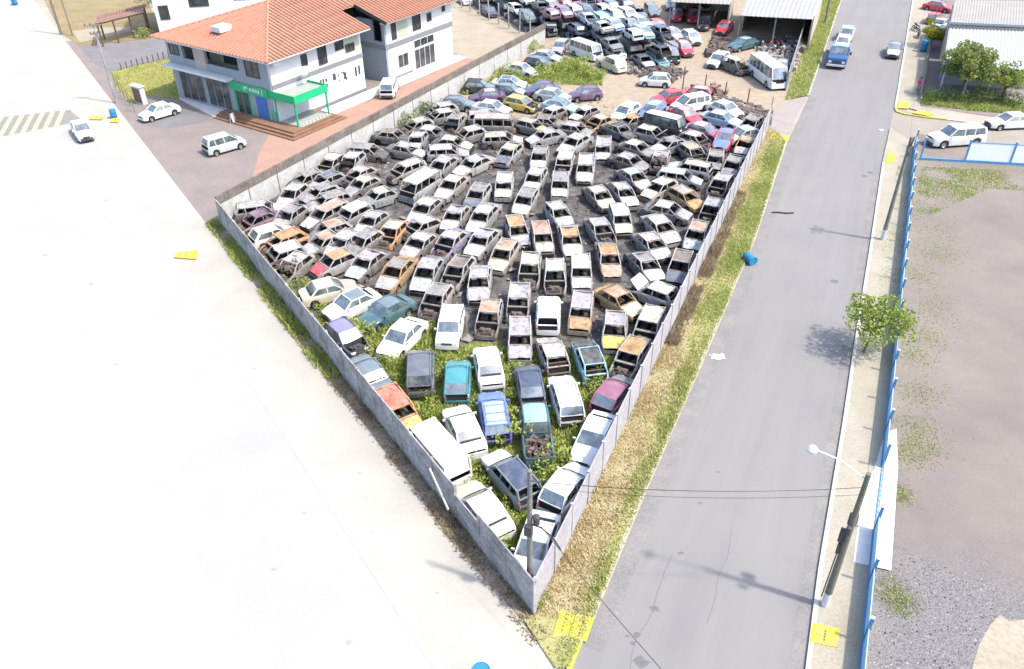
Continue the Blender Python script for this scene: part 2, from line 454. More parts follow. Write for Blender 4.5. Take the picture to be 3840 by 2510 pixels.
def link(name, me, parent=None, loc=None, col=None, label=None, cat=None, group=None, kind=None, rotz=None):
    o = bpy.data.objects.new(name, me); C.objects.link(o)
    if parent: o.parent = parent
    if loc is not None: o.location = loc
    if rotz is not None: o.rotation_euler = (0, 0, rotz)
    if col: o.color = col
    if label: o['label'] = label
    if cat: o['category'] = cat
    if group: o['group'] = group
    if kind: o['kind'] = kind
    return o

def thing(name, label, cat, loc=(0, 0, 0), rotz=0.0, group=None):
    o = link(name, None, None, (loc[0], loc[1], loc[2] if len(loc) > 2 else 0), rotz=rotz, label=label, cat=cat, group=group)
    o.empty_display_size = 0.5
    return o

def sheet(name, pts, z, mat, parent=None, kind='structure', thick=0.0):
    """flat ground polygon; thick > 0 gives it an edge going down"""
    mb = MB()
    n = len(pts)
    P = [Vector((p[0], p[1], z)) for p in pts]
    for t in tessellate_polygon([P]):
        mb.face([P[i] for i in t])
    if thick:
        for i in range(n):
            a, b = P[i], P[(i + 1) % n]
            mb.face([a, b, b - Vector((0, 0, thick)), a - Vector((0, 0, thick))])
    me = mb.mesh(name, mat, True, 20)
    o = link(name, me, parent)
    if kind and not parent: o['kind'] = kind
    return o

def offset_line(pts, d):
    """polyline moved d metres to the right of its direction"""
    out = []
    for i, p in enumerate(pts):
        a = pts[max(i - 1, 0)]; b = pts[min(i + 1, len(pts) - 1)]
        dx, dy = b[0] - a[0], b[1] - a[1]; l = math.hypot(dx, dy)
        out.append((p[0] + dy / l * d, p[1] - dx / l * d))
    return out

def kerb(name, pts, w, z0, z1, mat, d=0):
    L = offset_line(pts, d - w / 2); R = offset_line(pts, d + w / 2); mb = MB()
    for i in range(len(pts) - 1):
        for a, b in ((L, L), (R, R)):
            mb.face([(*a[i], z0), (*a[i + 1], z0), (*a[i + 1], z1), (*a[i], z1)])
        mb.face([(*L[i], z1), (*L[i + 1], z1), (*R[i + 1], z1), (*R[i], z1)])
    return mb.obj(name, mat, None, kind='structure')

def blades(name, n, sampler, hmin, hmax, w, mat, kind='stuff', parent=None, label=None):
    """many small upright leaf triangles as one mesh"""
    pts = []
    tries = 0
    while len(pts) < n and tries < n * 12:
        tries += 1
        p = sampler()
        if p: pts.append(p)
    P = np.array(pts); n = len(P)
    a = nrs.uniform(0, 2 * np.pi, n); h = nrs.uniform(hmin, hmax, n) * P[:, 2]; ww = nrs.uniform(.6, 1.4, n) * w
    lean = nrs.uniform(-.7, .7, (n, 2)) * h[:, None]
    V = np.zeros((n, 3, 3))
    V[:, 0, 0] = P[:, 0] - np.cos(a) * ww; V[:, 0, 1] = P[:, 1] - np.sin(a) * ww; V[:, 0, 2] = h * .15 * nrs.uniform(0, 1, n)
    V[:, 1, 0] = P[:, 0] + np.cos(a) * ww; V[:, 1, 1] = P[:, 1] + np.sin(a) * ww; V[:, 1, 2] = h * .15 * nrs.uniform(0, 1, n)
    V[:, 2, 0] = P[:, 0] + lean[:, 0]; V[:, 2, 1] = P[:, 1] + lean[:, 1]; V[:, 2, 2] = h
    return tris(name, V, mat, kind, parent)

def tris(name, V, mat, kind=None, parent=None, k=3):
    n = len(V); me = bpy.data.meshes.new(name)
    me.vertices.add(n * k); me.vertices.foreach_set('co', V.reshape(-1).astype(np.float32))
    me.loops.add(n * k); me.loops.foreach_set('vertex_index', np.arange(n * k, dtype=np.int32))
    me.polygons.add(n); me.polygons.foreach_set('loop_start', np.arange(0, n * k, k, dtype=np.int32))
    me.materials.append(MATS[mat]); me.update(calc_edges=True); me.validate()
    return link(name, me, parent, kind=kind)

def in_poly(x, y, p):
    ins = False; j = len(p) - 1
    for i in range(len(p)):
        if (p[i][1] > y) != (p[j][1] > y) and x < (p[j][0] - p[i][0]) * (y - p[i][1]) / (p[j][1] - p[i][1]) + p[i][0]: ins = not ins
        j = i
    return ins

def poly_sampler(p, dens=None):
    x0, x1 = min(a[0] for a in p), max(a[0] for a in p); y0, y1 = min(a[1] for a in p), max(a[1] for a in p)
    def f():
        x, y = rnd.uniform(x0, x1), rnd.uniform(y0, y1)
        if not in_poly(x, y, p): return None
        k = dens(x, y) if dens else 1
        if rnd.random() > k: return None
        return (x, y, 0.5 + 0.5 * min(1, k))
    return f

# ------------------------------------------------------------------ ground, roads, pavements
F0, C0 = Vector((-21.6, 54.2)), Vector((0.69, 19.95))      # far left and front corner of the scrapyard
W1 = Vector((24.1, 71.9))                                   # end of the right wall at the gate
BD = Vector((0.487, 0.873))                                 # direction of the block wall
B1 = F0 + BD * 53.8
fd = (C0 - F0).normalized()                                 # along the left fence, towards the front corner
nl = Vector((fd.y, -fd.x))                                  # away from the yard
if nl.x > 0: nl = -nl
def along(t, off): p = F0 + fd * t + nl * off; return (p.x, p.y)

sheet('ground', [(-300, -60), (300, -60), (300, 400), (-300, 400)], 0.0, 'ground')
sheet('avenue', [along(-190, 4.5), along(90, 4.5), along(90, 40), along(-190, 40)], 0.012, 'avenue_concrete')
KL = [(1.30,15.15), (2.08,17.53), (2.52,18.54), (3.19,19.85), (6.13,26.38), (11.14,36.99), (17.48,50.64), (25.04,68.82), (30.64,80.62), (45.77,115.99), (59.48,147.61)]
KR = [(9.92,15.00), (10.85,17.37), (12.74,21.82), (14.74,26.19), (16.76,30.61), (20.05,38.01), (25.08,49.14), (31.61,63.77), (37.69,76.53), (52.39,108.74), (69.80,146.77)]
sheet('road', KL + KR[::-1], 0.008, 'asphalt')
sheet('side_street', [(30.86,62.21), (37.79,76.77), (38.55,76.37), (39.67,74.55), (43.41,72.46), (48.06,70.63), (54.67,68.57), (50.12,61.27), (43.35,63.21), (35.18,64.45)], 0.016, 'side_street')
sheet('pavement', [along(-190, 0.9), along(0, 0.9), along(40.9, 0.6), (1.58,17.47), (1.60,15.14), along(60, 4.4), along(-190, 4.4)], 0.03, 'left_walk', thick=0.02)
kerb('kerb', [along(-190, 4.45), along(62, 4.45)], 0.14, 0.0, 0.036, 'white_floor')
# yard
sheet('yard_ground', [tuple(F0), tuple(C0), tuple(W1), (28.43,79.82), (44.30,121.06), (57.70,155.44), (-13.89,161.57), (-11.39,127.57), tuple(B1)], 0.02, 'yard_soil')
# verge between the right wall and the road, its kerb, and the verge beyond the gate
VERGE = [tuple(C0), along(40.9, 0.5), (1.42,17.54), (1.95,17.53), (2.49,18.58), (3.16,19.85), (6.09,26.38), (11.09,36.99), (17.42,50.65), (24.89,68.83), (24.43,71.99), tuple(W1)]
sheet('verge', VERGE, 0.10, 'verge_soil')
VERGE2 = [(27.97,79.59), (30.59,80.75), (45.66,116.00), (57.88,144.15), (53.70,144.49), (43.79,119.82)]
dv = [Vector(C0) + (W1 - C0).normalized() * k for k in (0.2, 6, 12, 18, 24, 30, 36, 42, 48, 56)]
wob = [1.7, 1.7, 1.2, 1.5, 1.0, 1.2, .8, 1.0, .7, .6]
sheet('verge_dry_strip', [tuple(p) for p in dv] + [tuple(p + Vector((.913, -.408)) * w) for p, w in zip(dv[::-1], wob[::-1])] + [along(40.8, -.3)], 0.106, 'dry_verge')
bs = [0.4, .8, .6, .9, .5, .8, .65, .95, .6, .8, .7, .9, .7, .4]
sheet('verge_soil_strip', [along(-1 + 3.3 * i, -.05) for i in range(14)] + [along(-1 + 3.3 * i, bs[i]) for i in range(13, -1, -1)], 0.036, 'brown_soil')
sheet('verge', VERGE2, 0.10, 'verge_soil')
kerb('kerb', KL[2:8], 0.20, 0.0, 0.125, 'cream_paint', d=-0.1)
kerb('kerb', KL[8:], 0.20, 0.0, 0.125, 'kerb_stone', d=-0.1)
kerb('kerb', KL[:3], 0.20, 0.0, 0.13, 'yellow_paint', d=-0.1)
sheet('driveway', [(25.76,76.25), (28.56,79.82), (30.43,80.50), (28.24,76.13), (25.10,69.02), (24.49,72.21)], 0.03, 'driveway')
kerb('gutter', KL[2:9], .8, 0.0, 0.0125, 'gutter_sand', d=.42)
kerb('gutter', KR[:8], .55, 0.0, 0.0125, 'gutter_sand', d=-.3)
# right hand pavement and vacant lot
FB = [(37.3, 70.2), (35.66, 67.0), (26.97, 47.88), (21.49, 35.9), (18.0, 28.39), (14.26, 20.29), (12.97, 17.44), (8.0, 6.5)]
sheet('pavement', [KR[0], KR[1], KR[2], KR[3], KR[4], KR[5], KR[6], KR[7], (35.30,71.51), (36.05,66.87)] + FB[1:], 0.10, 'pale_walk')
kerb('kerb', KR[:8], 0.18, 0.0, 0.12, 'kerb_stone', d=0.09)
sheet('vacant_lot', [(x + .1, y) for x, y in FB] + [(120, 6), (120, 66), (46.55,62.46)], 0.024, 'gravel')
sheet('dirt_patch', [(16.92,17.02), (17.84,18.26), (18.67,19.10), (19.29,19.58), (19.53,19.28), (20.34,19.37), (19.74,16.45), (17.22,16.16)], 0.03, 'pale_sand')
sheet('concrete_apron', [(18.83,30.23), (19.53,30.54), (18.51,27.79), (15.80,21.75), (15.24,21.94), (14.38,22.23), (15.81,25.37), (17.65,28.25)], 0.11, 'white_floor')
# pavement and house plot past the side street
sheet('pavement', [(38.20,77.60), (52.50,108.73), (69.94,146.76), (73.23,146.49), (54.44,106.49), (40.67,77.61), (40.03,75.59)], 0.10, 'pale_walk')
kerb('kerb', KR[8:], 0.18, 0.0, 0.12, 'kerb_stone', d=0.09)
YC = [(37.88,76.88), (37.53,75.70), (37.99,74.98), (39.48,74.10), (41.39,73.33)]
kerb('kerb', YC, 0.22, 0.0, 0.14, 'yellow_paint', d=-0.1)
kerb('kerb', [(41.39,73.33), (43.41,72.46), (48.06,70.63), (54.67,68.57)], 0.18, 0.0, 0.12, 'kerb_stone', d=-0.1)
sheet('house_yard', [(40.54,77.49), (54.55,106.49), (73.59,146.46), (108.68,143.59), (59.78,70.43), (49.09,72.54), (44.28,75.16)], 0.03, 'forecourt')
sheet('hedge_bed', [(40.78,77.85), (42.06,80.46), (46.44,79.73), (52.30,76.94), (50.66,73.94), (44.61,75.85)], 0.05, 'verge_soil')
# plots on the far side of the block wall
sheet('forecourt', [along(0.3, 0.9), along(-40, 0.9), along(-62, 0.9), (-14, 126), (-6, 122), tuple(B1), tuple(F0)], 0.028, 'forecourt')
def bw(t, off): p = F0 + BD * t + Vector((-BD.y, BD.x)) * off; return (p.x, p.y)
sheet('brick_lane', [bw(2.5, .15), bw(44, .15), bw(44, 5.5), bw(27, 6.8), bw(22, 9), bw(17, 10.5), bw(12, 7.5), bw(6, 3)], 0.034, 'brick_paving')
sheet('sand_lot', [bw(44.2, .15), tuple(B1), (-4.5, 120.5), (-13, 126), (-9.5, 104), bw(44.2, 6)], 0.036, 'pale_sand')
sheet('grey_paving', [(-35.78,76.00), (-37.47,79.10), (-32.73,80.46), (-28.70,76.56), (-32.90,74.43)], 0.034, 'grey_paving')
sheet('white_terrace', [(-34.27,82.89), (-33.37,83.83), (-27.90,79.55), (-28.85,77.08)], 0.16, 'white_floor', thick=0.15)
sheet('lawn', [(-45.25,92.56), (-39.73,98.17), (-33.58,83.82), (-34.00,82.99), (-38.04,84.03), (-38.66,81.38), (-42.47,87.08)], 0.04, 'lawn')
sheet('alley', [(-53.39,103.07), (-50.31,102.90), (-46.81,104.88), (-42.96,105.80), (-39.19,98.14), (-45.45,92.77), (-47.94,95.16)], 0.04, 'grey_paving')
sheet('far_yard', [(-69.77,128.86), (-56.27,132.19), (-45.16,110.18), (-45.28,106.04), (-47.38,105.66), (-53.60,103.56), (-58.65,109.93)], 0.044, 'dry_lawn')
sheet('path', [(-57.40,110.39), (-54.82,111.86), (-50.38,112.13), (-49.25,109.90), (-51.95,106.93), (-54.10,105.05)], 0.05, 'pale_sand')
# painted things on the ground
def slab(name, pts, z, mat, label, cat, group=None, th=0.05):
    o = sheet(name, pts, z, mat, kind=None, thick=th); o['label'] = label; o['category'] = cat
    if group: o['group'] = group
    if cat == 'kerb ramp' and len(pts) == 4 and (Vector(pts[0]) - Vector(pts[2])).length < 2.6:
        p = [Vector(q) for q in pts]; a, b = p[0].lerp(p[3], .5), p[1].lerp(p[2], .5)
        for k in range(4):
            c = a.lerp(b, .25 + .15 * k); mb = MB(); mb.box((c.x, c.y, z + .004), (.09, .05, .008), math.atan2(b.y - a.y, b.x - a.x)); mb.obj('groove', 'joint_dark', o)
    return o
ramps = 'yellow painted kerb ramps'
slab('kerb_ramp', [(1.37,18.81), (1.77,20.12), (2.38,19.86), (2.00,18.89)], 0.13, 'yellow_paint', 'yellow kerb ramp slab nearest the front fence corner', 'kerb ramp', ramps)
slab('kerb_ramp', [(2.02,18.87), (2.40,19.86), (3.12,19.69), (2.69,18.60)], 0.132, 'yellow_paint', 'yellow kerb ramp slab on the road side of its twin', 'kerb ramp', ramps)
slab('kerb_ramp', [(11.33,18.44), (11.71,19.29), (12.69,19.00), (12.32,18.18)], 0.13, 'yellow_paint', 'yellow ramp on right pavement below the utility pole', 'kerb ramp', ramps)
slab('kerb_ramp', [(31.59,63.06), (32.82,65.75), (33.48,65.35), (32.68,63.91)], 0.13, 'yellow_paint', 'yellow ramp on right pavement near the blue fence corner', 'kerb ramp', ramps)
slab('kerb_ramp', [(23.54,69.29), (24.03,70.51), (25.59,69.92), (24.98,68.62)], 0.13, 'yellow_paint', 'yellow ramp on the grass verge beside the yard driveway', 'kerb ramp', ramps)
slab('kerb_ramp', [(37.99,76.64), (38.93,78.56), (39.92,78.26), (38.97,76.35)], 0.13, 'yellow_paint', 'yellow ramp at the street corner near the cyclist', 'kerb ramp', ramps)
slab('kerb_ramp', [(38.90,75.17), (39.68,75.84), (40.93,75.08), (40.10,74.30)], 0.13, 'yellow_paint', 'yellow ramp on the side street kerb', 'kerb ramp', ramps)
slab('kerb_ramp', [(-23.66,49.40), (-23.66,50.13), (-22.25,50.34), (-22.00,49.11)], 0.13, 'yellow_paint', 'yellow ramp on pale pavement left of the fence corner', 'kerb ramp', ramps)
slab('kerb_ramp', [(-41.22,77.18), (-41.45,78.14), (-40.23,78.08), (-39.88,77.00)], 0.13, 'yellow_paint', 'yellow ramp at the zebra crossing end', 'kerb ramp', ramps)
slab('kerb_ramp', [(-38.87,76.37), (-39.12,77.44), (-38.25,77.16), (-37.92,76.10)], 0.13, 'yellow_paint', 'small yellow ramp under the blue bin', 'kerb ramp', ramps)
# zebra crossing on the avenue
zb = sheet('zebra_crossing', [(-52.69,70.08), (-56.10,76.68), (-44.51,80.23), (-41.81,76.97)], 0.020, 'stripe_grey')
for i in range(13):
    t0, t1 = i / 13, (i + .5) / 13
    a = Vector((-56.10,76.68)); b = Vector((-44.42,80.23)); c = Vector((-52.69,70.08)); d = Vector((-41.78,76.50))
    q = [a.lerp(b, t0), a.lerp(b, t1), c.lerp(d, max(0, t1 - .12)), c.lerp(d, max(0, t0 - .12))]
    sheet('stripe', [tuple(p) for p in q], 0.026, 'cream_paint', parent=zb)

# oil stains and patches on the road
for k, (p, r) in enumerate([((5.57,20.13), .22), ((4.72,18.98), .2), ((7.16,22.93), .12), ((9.82,27.76), .10), ((8.59,25.79), .12), ((4.53,18.60), .14), ((4.72,17.77), .3), ((4.33,18.89), .10), ((29.89,61.90), .35), ((29.22,61.24), .3), ((21.26,44.95), .3)]):
    n = 9
    sheet('oil_stain', [(p[0] + math.cos(i / n * 6.283) * r * rnd.uniform(.5, 1.3), p[1] + math.sin(i / n * 6.283) * r * rnd.uniform(.4, 1)) for i in range(n)], 0.012, 'oil_stain')
for k in range(26):
    q = Vector(along(rnd.uniform(-20, 60), rnd.uniform(1.2, 13))); r = rnd.uniform(.04, .16); n = 7
    sheet('stain', [(q.x + math.cos(i / n * 6.283) * r * rnd.uniform(.5, 1.4), q.y + math.sin(i / n * 6.283) * r * rnd.uniform(.4, 1)) for i in range(n)], 0.036, 'stain_pale')
# a sealed crack wandering down the near end of the road
ck = [Vector(p) for p in ((6.73,22.84), (6.31,21.94), (5.83,20.87), (5.56,20.05), (5.13,19.45), (4.77,18.88), (4.41,17.95), (4.13,16.73))]
ck2 = [Vector(p) for p in ((9.66,24.22), (9.11,22.80), (8.56,21.68), (8.07,20.41), (7.52,19.41))]
kerb('road_crack', [(p.x + rnd.uniform(-.08, .08), p.y) for p in ck2], 0.018, 0.009, 0.013, 'oil_stain')
kerb('road_crack', [(p.x + rnd.uniform(-.06, .06), p.y) for p in ck], 0.022, 0.009, 0.013, 'oil_stain')

# ------------------------------------------------------------------ walls and fences
def slab_fence(name, label, cat, p, q, h, pitch, mat, rows=4, th=0.06, post=0.14, skew=0.012, skip=()):
    """precast concrete fence: posts with loose slabs slotted between them"""
    p, q = Vector(p), Vector(q); d = q - p; L = d.length; n = max(1, round(L / pitch)); s = L / n; a = math.atan2(d.y, d.x)
    root = thing(name, label, cat, (p.x, p.y, 0), a)
    hh = h / rows
    mb = MB(); mb.box((0, 0, 0), (s - post * .6, th, hh - .014)); pm = mb.mesh('panel', mat)
    mb = MB(); mb.box((0, 0, (h + .06) / 2), (post, post, h + .06)); pst = mb.mesh('post', mat)
    for i in range(n + 1):
        link('post', pst, root, (i * s, rnd.uniform(-.01, .01), 0))
    for i in range(n):
        for k in range(rows):
            if (i, k) in skip: continue
            o = link('panel', pm, root, ((i + .5) * s, rnd.uniform(-skew, skew), hh * (k + .5) + .004))
            o.rotation_euler = (rnd.uniform(-.012, .012), rnd.uniform(-.003, .003), rnd.uniform(-.002, .002))
    return root
slab_fence('concrete_fence', 'weathered grey concrete slab fence along the pale avenue', 'fence', F0, C0, 2.15, 2.0, 'fence_concrete', 4, skip=((17, 3),))
q = thing('loose_plank', 'long white plank leaning outside the left fence near its front', 'plank', (*along(33.6, .30), .05), math.atan2(fd.y, fd.x))
mb = MB(); mb.beam((-.7, .05, 1.75), (1.2, -.12, .85), .17, .04, (0, 1, 0)); mb.obj('board', 'white_plaster', q)
slab_fence('concrete_wall', 'pale lilac concrete slab wall along the road verge', 'wall', C0 + Vector((.05, .12)), W1, 2.1, 2.1, 'wall_concrete', 4)
slab_fence('yard_wall', 'white concrete slab wall of the far yard beside the grass', 'wall', (28.79,82.43), (48.09,131.92), 2.0, 2.2, 'wall_concrete', 3)

# tall block wall between yard and forecourt: rendered bays between dark pilasters
root = thing('block_wall', 'tall rendered block wall between the scrapyard and forecourt', 'wall', (F0.x, F0.y, 0), math.atan2(BD.y, BD.x))
nb = 17; s = 53.8 / nb
mb = MB(); mb.box((0, 0, .87), (s - .1, .14, 1.74)); bay = mb.mesh('panel', 'block_plaster')
mb = MB(); mb.box((0, 0, .86), (.096, .10, 1.72)); pil = mb.mesh('joint', 'joint_dark')
mb = MB(); mb.box((0, 0, 2.08), (s - .015, .18, .66)); tband = mb.mesh('top_band', 'band_brown')  # dark brown band along the wall top
for i in range(nb):
    o = link('panel', bay, root, ((i + .5) * s, rnd.uniform(-.012, .012), 0))
    link('top_band', tband, root, ((i + .5) * s, rnd.uniform(-.008, .008), rnd.uniform(0, .012)))
    link('joint', pil, root, ((i + 1) * s if i < nb - 1 else nb * s, 0, 0))

# post fence of the sand lot
p, q = Vector((2.9, 103.6)), Vector((-9.0, 124.0)); d = q - p
root = thing('wire_fence', 'row of leaning concrete posts with wire beside the heap', 'fence', (p.x, p.y, 0), math.atan2(d.y, d.x))
mb = MB(); mb.box((0, 0, 1.35), (.14, .14, 2.7)); pst = mb.mesh('post', 'fence_concrete')
n = 10
for i in range(n):
    o = link('post', pst, root, (i * d.length / (n - 1), 0, 0)); o.rotation_euler = (rnd.uniform(-.04, .04), rnd.uniform(-.04, .04), 0)
for z in (.5, 1.1, 1.7, 2.3): mb = MB(); mb.tube((0, .08, z), (d.length, .08, z), .012, n=4); mb.obj('strand', 'wire', root)

# low blue fence of the vacant lot, along the road
def panel_fence(label, p, q, pitch, hpan, hpost, gaps=(), lean=0.0, pan='fence_panel', gap_out=False):
    p, q = Vector(p), Vector(q); d = q - p; L = d.length; n = max(1, round(L / pitch)); s = L / n
    root = thing('blue_fence', label, 'fence', (p.x, p.y, 0), math.atan2(d.y, d.x))
    mb = MB(); mb.box((0, 0, .11), (s - .004, .16, .22)); base = mb.mesh('base_beam', 'fence_blue')
    mb = MB(); mb.box((0, 0, hpost / 2), (.12, .12, hpost)); mb.box((0, 0, hpost + .04), (.14, .14, .08)); pm = mb.mesh('post', ['fence_blue'])
    mb = MB(); mb.box((0, 0, hpost + .1), (.13, .13, .05)); cap = mb.mesh('post_cap', 'frame_white')
    mb = MB(); mb.box((0, 0, (.24 + hpan) / 2), (s - .13, .035, hpan - .24)); pa = mb.mesh('panel', pan)
    mb = MB(); mb.box((0, 0, hpan + .03), (s - .122, .06, .055)); rl = mb.mesh('top_rail', 'fence_blue')
    for i in range(n + 1):
        o = link('post', pm, root, (i * s, 0, 0)); link('post_cap', cap, o)
    for i in range(n):
        link('base_beam', base, root, ((i + .5) * s, 0, 0))
        if i in gaps: continue
        link('panel', pa, root, ((i + .5) * s, rnd.uniform(-.004, .004), 0))
        if hpan > 1.2: link('top_rail', rl, root, ((i + .5) * s, 0, 0))
    return root
panel_fence('low blue and white panel fence along the road pavement', FB[1], (17.75, 27.8), 2.7, 1.05, 1.55)
panel_fence('short blue fence section below the concrete apron', (15.9, 23.9), (8.4, 7.4), 2.9, 1.05, 1.55)
panel_fence('tall white panel fence with blue posts along the side street', (35.07,64.36), (48.94,61.66), 3.6, 1.75, 1.9, gaps=(0,), pan='panel_white')
g = thing('rolling_gate', 'low open rail gate across the white concrete apron', 'gate', (17.75, 27.8, 0), math.atan2(23.9 - 27.8, 15.9 - 17.75))
mb = MB(); L = math.hypot(23.9 - 27.8, 15.9 - 17.75)
mb.box((L / 2, 0, .14), (L - .2, .05, .04)); mb.box((L / 2, 0, .62), (L - .2, .04, .04)); mb.obj('rail', 'fence_blue', g)
mb = MB(); mb.box((0, 0, .38), (.025, .025, .45)); brm = mb.mesh('bar', 'frame_white')
for i in range(12): link('bar', brm, g, (.2 + i * (L - .4) / 11, 0, 0))

# house fence along the pavement beyond the side street
p, q = Vector((41.08,78.46)), Vector((56.60,110.67)); d = q - p
root = thing('house_fence', 'dark picket fence on low wall beside the far right pavement', 'fence', (p.x, p.y, 0), math.atan2(d.y, d.x))
mb = MB(); mb.box((d.length / 2, 0, .2), (d.length, .14, .4)); mb.obj('base_wall', 'beige_wall', root)
mb = MB(); mb.box((0, 0, .95), (.07, .03, 1.1)); pk = mb.mesh('picket', 'window_frame_dark')
n = int(d.length / .42)
for i in range(n + 1): link('picket', pk, root, (i * d.length / n, 0, 0))
mb = MB(); mb.box((d.length / 2, .03, 1.3), (d.length, .04, .05)); mb.box((d.length / 2, .03, .6), (d.length, .04, .05)); mb.obj('rail', 'window_frame_dark', root)

# grille fence and gatepost by the shop lawn
p, q = Vector((-42.47,87.08)), Vector((-37.47,79.10)); d = q - p
root = thing('lawn_fence', 'thin post and wire fence at the lawn edge by the avenue', 'fence', (p.x, p.y, 0), math.atan2(d.y, d.x))
mb = MB(); mb.tube((0, 0, 0), (0, 0, 1.7), .04); ps = mb.mesh('post', 'post_concrete')
for i in range(5): link('post', ps, root, (i * d.length / 4, 0, 0))
for z in (.5, 1, 1.5): mb = MB(); mb.tube((0, 0, z), (d.length, 0, z), .012, n=4); mb.obj('strand', 'wire', root)
p, q = Vector((-44.29,93.32)), Vector((-39.94,98.40)); d = q - p
root = thing('lawn_fence', 'row of small dark stakes along the far edge of the lawn', 'fence', (p.x, p.y, 0), math.atan2(d.y, d.x))
mb = MB(); mb.box((0, 0, .4), (.1, .1, .8)); ps = mb.mesh('post', 'wood')
for i in range(11): link('post', ps, root, (i * d.length / 10, 0, 0))
t = thing('meter_cabinet', 'brown meter cabinet in a white frame behind the parked white sedan', 'cabinet', (*(-37.81,81.84), 0), math.radians(-35))
mb = MB(); mb.box((0, 0, .9), (1.5, .5, 1.8)); mb.obj('housing', 'white_wall', t)
mb = MB(); mb.box((0, -.262, .9), (1.2, .03, 1.45)); mb.obj('door', 'deck_wood', t)
mb = MB(); mb.box((0, 0, 1.84), (1.7, .7, .08)); mb.obj('lid', 'white_wall', t)

# ------------------------------------------------------------------ main building with the tiled roof
UA = math.atan2(.825, .565)
A0 = Vector((-21.9, 74.6))
bld = thing('shop_building', 'two storey white building with orange tiled roof and green canopy', 'building', (A0.x, A0.y, 0), UA)
HE = 6.35
def part(name, mat, fn, parent=None, kind=None, smooth=False):
    mb = MB(); fn(mb); return mb.obj(name, mat, parent or bld, smooth=smooth, kind=kind)
def bx(x0, x1, y0, y1, z0, z1): return lambda mb: mb.box(((x0 + x1) / 2, (y0 + y1) / 2, (z0 + z1) / 2), (x1 - x0, y1 - y0, z1 - z0))
# walls (local x along the lane facade, y along the short facade, away from the yard)
part('wall', 'white_wall', bx(0, 12.2, 0, .3, 0, HE))                       # lane facade
part('wall', 'blue_grey_and_shaded', bx(0, .3, .3, 4.4, 0, HE))                   # short facade, solid end
part('wall', 'blue_grey_and_shaded', bx(0, .3, 4.4, 15, 0, 3.9))
part('wall', 'blue_grey_and_shaded', bx(0, .3, 12.6, 15, 3.9, HE))
part('wall', 'beige_wall', bx(0, .3, 9.2, 10.9, 3.9, HE))
part('wall', 'beige_wall', bx(1.9, 2.1, 4.4, 12.6, 3.9, HE))                # back of the balcony
part('balcony_floor', 'white_floor', bx(.3, 1.9, 4.4, 12.6, 3.8, 3.9))
part('parapet', 'blue_grey_and_shaded', bx(0.02, .2, 4.4, 9.2, 3.9, 4.55))
part('parapet', 'blue_grey_and_shaded', bx(0.02, .2, 10.9, 12.6, 3.9, 4.55))
part('wall', 'white_wall', bx(0, 27, 14.7, 15, 0, HE))
part('wall', 'blue_grey_and_shaded', bx(12.2, 15.5, 3.2, 3.5, 0, HE))             # recess back
part('wall', 'white_wall', bx(11.9, 12.2, .3, 3.2, 0, HE))
part('wall', 'blue_grey_and_shaded', bx(15.5, 15.8, -.3, 3.5, 0, 4.2))            # flank of the second block, shade put into its grey
part('wall', 'blue_grey_and_shaded', bx(15.5, 15.8, 1.4, 3.5, 4.2, HE))
part('wall', 'blue_grey_and_shaded', bx(15.5, 15.8, -.3, .1, 4.2, HE))
part('wall', 'white_wall', bx(15.8, 27, -.3, 0, 0, HE))
part('wall', 'white_wall', bx(26.7, 27, 0, 14.7, 0, HE))
part('band', 'grey_band', bx(-.05, 12.25, -.06, 0, 3.55, 3.95))
part('band', 'grey_band', bx(15.42, 27.06, -.37, -.3, 3.45, 3.95))
part('band', 'grey_band', bx(15.43, 15.5, -.3, 3.2, 3.5, 3.9))
part('base_strip', 'grey_band', bx(4, 12.25, -.05, 0, 0.02, .35))  # grey strip along the foot of the wall
part('base_strip', 'grey_band', bx(15.42, 19.5, -.36, -.3, 0.02, .35))
part('ledge', 'white_wall', bx(-.9, 0, 5.5, 15.2, 3.55, 3.78))
part('walkway', 'white_floor', bx(4.3, 27, -2.2, -.38, 0, .14))
# windows: frame parts with a pane each; local frame on either facade
def window(face, a0, a1, z0, z1, mat='window_dark', fr='window_frame_dark', off=0.0, name='window', mull=1):
    mb = MB(); t = .09
    def B(u0, u1, w0, w1, d0, d1):
        if face == 'lane': mb.box(((u0 + u1) / 2, off - (d0 + d1) / 2, (w0 + w1) / 2), (u1 - u0, d1 - d0, w1 - w0))
        else: mb.box((off - (d0 + d1) / 2, (u0 + u1) / 2, (w0 + w1) / 2), (d1 - d0, u1 - u0, w1 - w0))
    B(a0, a0 + t, z0, z1, 0, .06); B(a1 - t, a1, z0, z1, 0, .06); B(a0 + t, a1 - t, z0, z0 + t, 0, .06); B(a0 + t, a1 - t, z1 - t, z1, 0, .06)
    for i in range(mull):
        c = a0 + (a1 - a0) * (i + 1) / (mull + 1); B(c - .03, c + .03, z0 + t, z1 - t, .012, .05)
    f = mb.obj(name, fr, bld)
    mb = MB(); B(a0 + t, a1 - t, z0 + t, z1 - t, .004, .02); mb.obj('pane', mat, f)
    return f
window('lane', 3.9, 4.7, 4.65, 5.75)
window('lane', 6.1, 7.3, 4.2, 5.95, name='balcony_door')
window('lane', 8.5, 9.7, 5.0, 6.0)
part('wall_panel', 'pale_green_wall', bx(9.8, 11.9, -.02, 0, 4.3, 6.1))
window('lane', 9.9, 11.2, 4.5, 5.3, mull=3)
window('lane', 16.6, 17.4, 4.2, 5.95, off=-.3, name='balcony_door')
part('wall_panel', 'pale_green_wall', bx(17.6, 19.3, -.32, -.3, 4.2, 6.0))
window('lane', 20.1, 21.5, 4.35, 5.95, off=-.3)
window('lane', 22.6, 23.4, 4.8, 5.7, off=-.3)
window('lane', 25.3, 25.9, 5.3, 6.0, off=-.3)
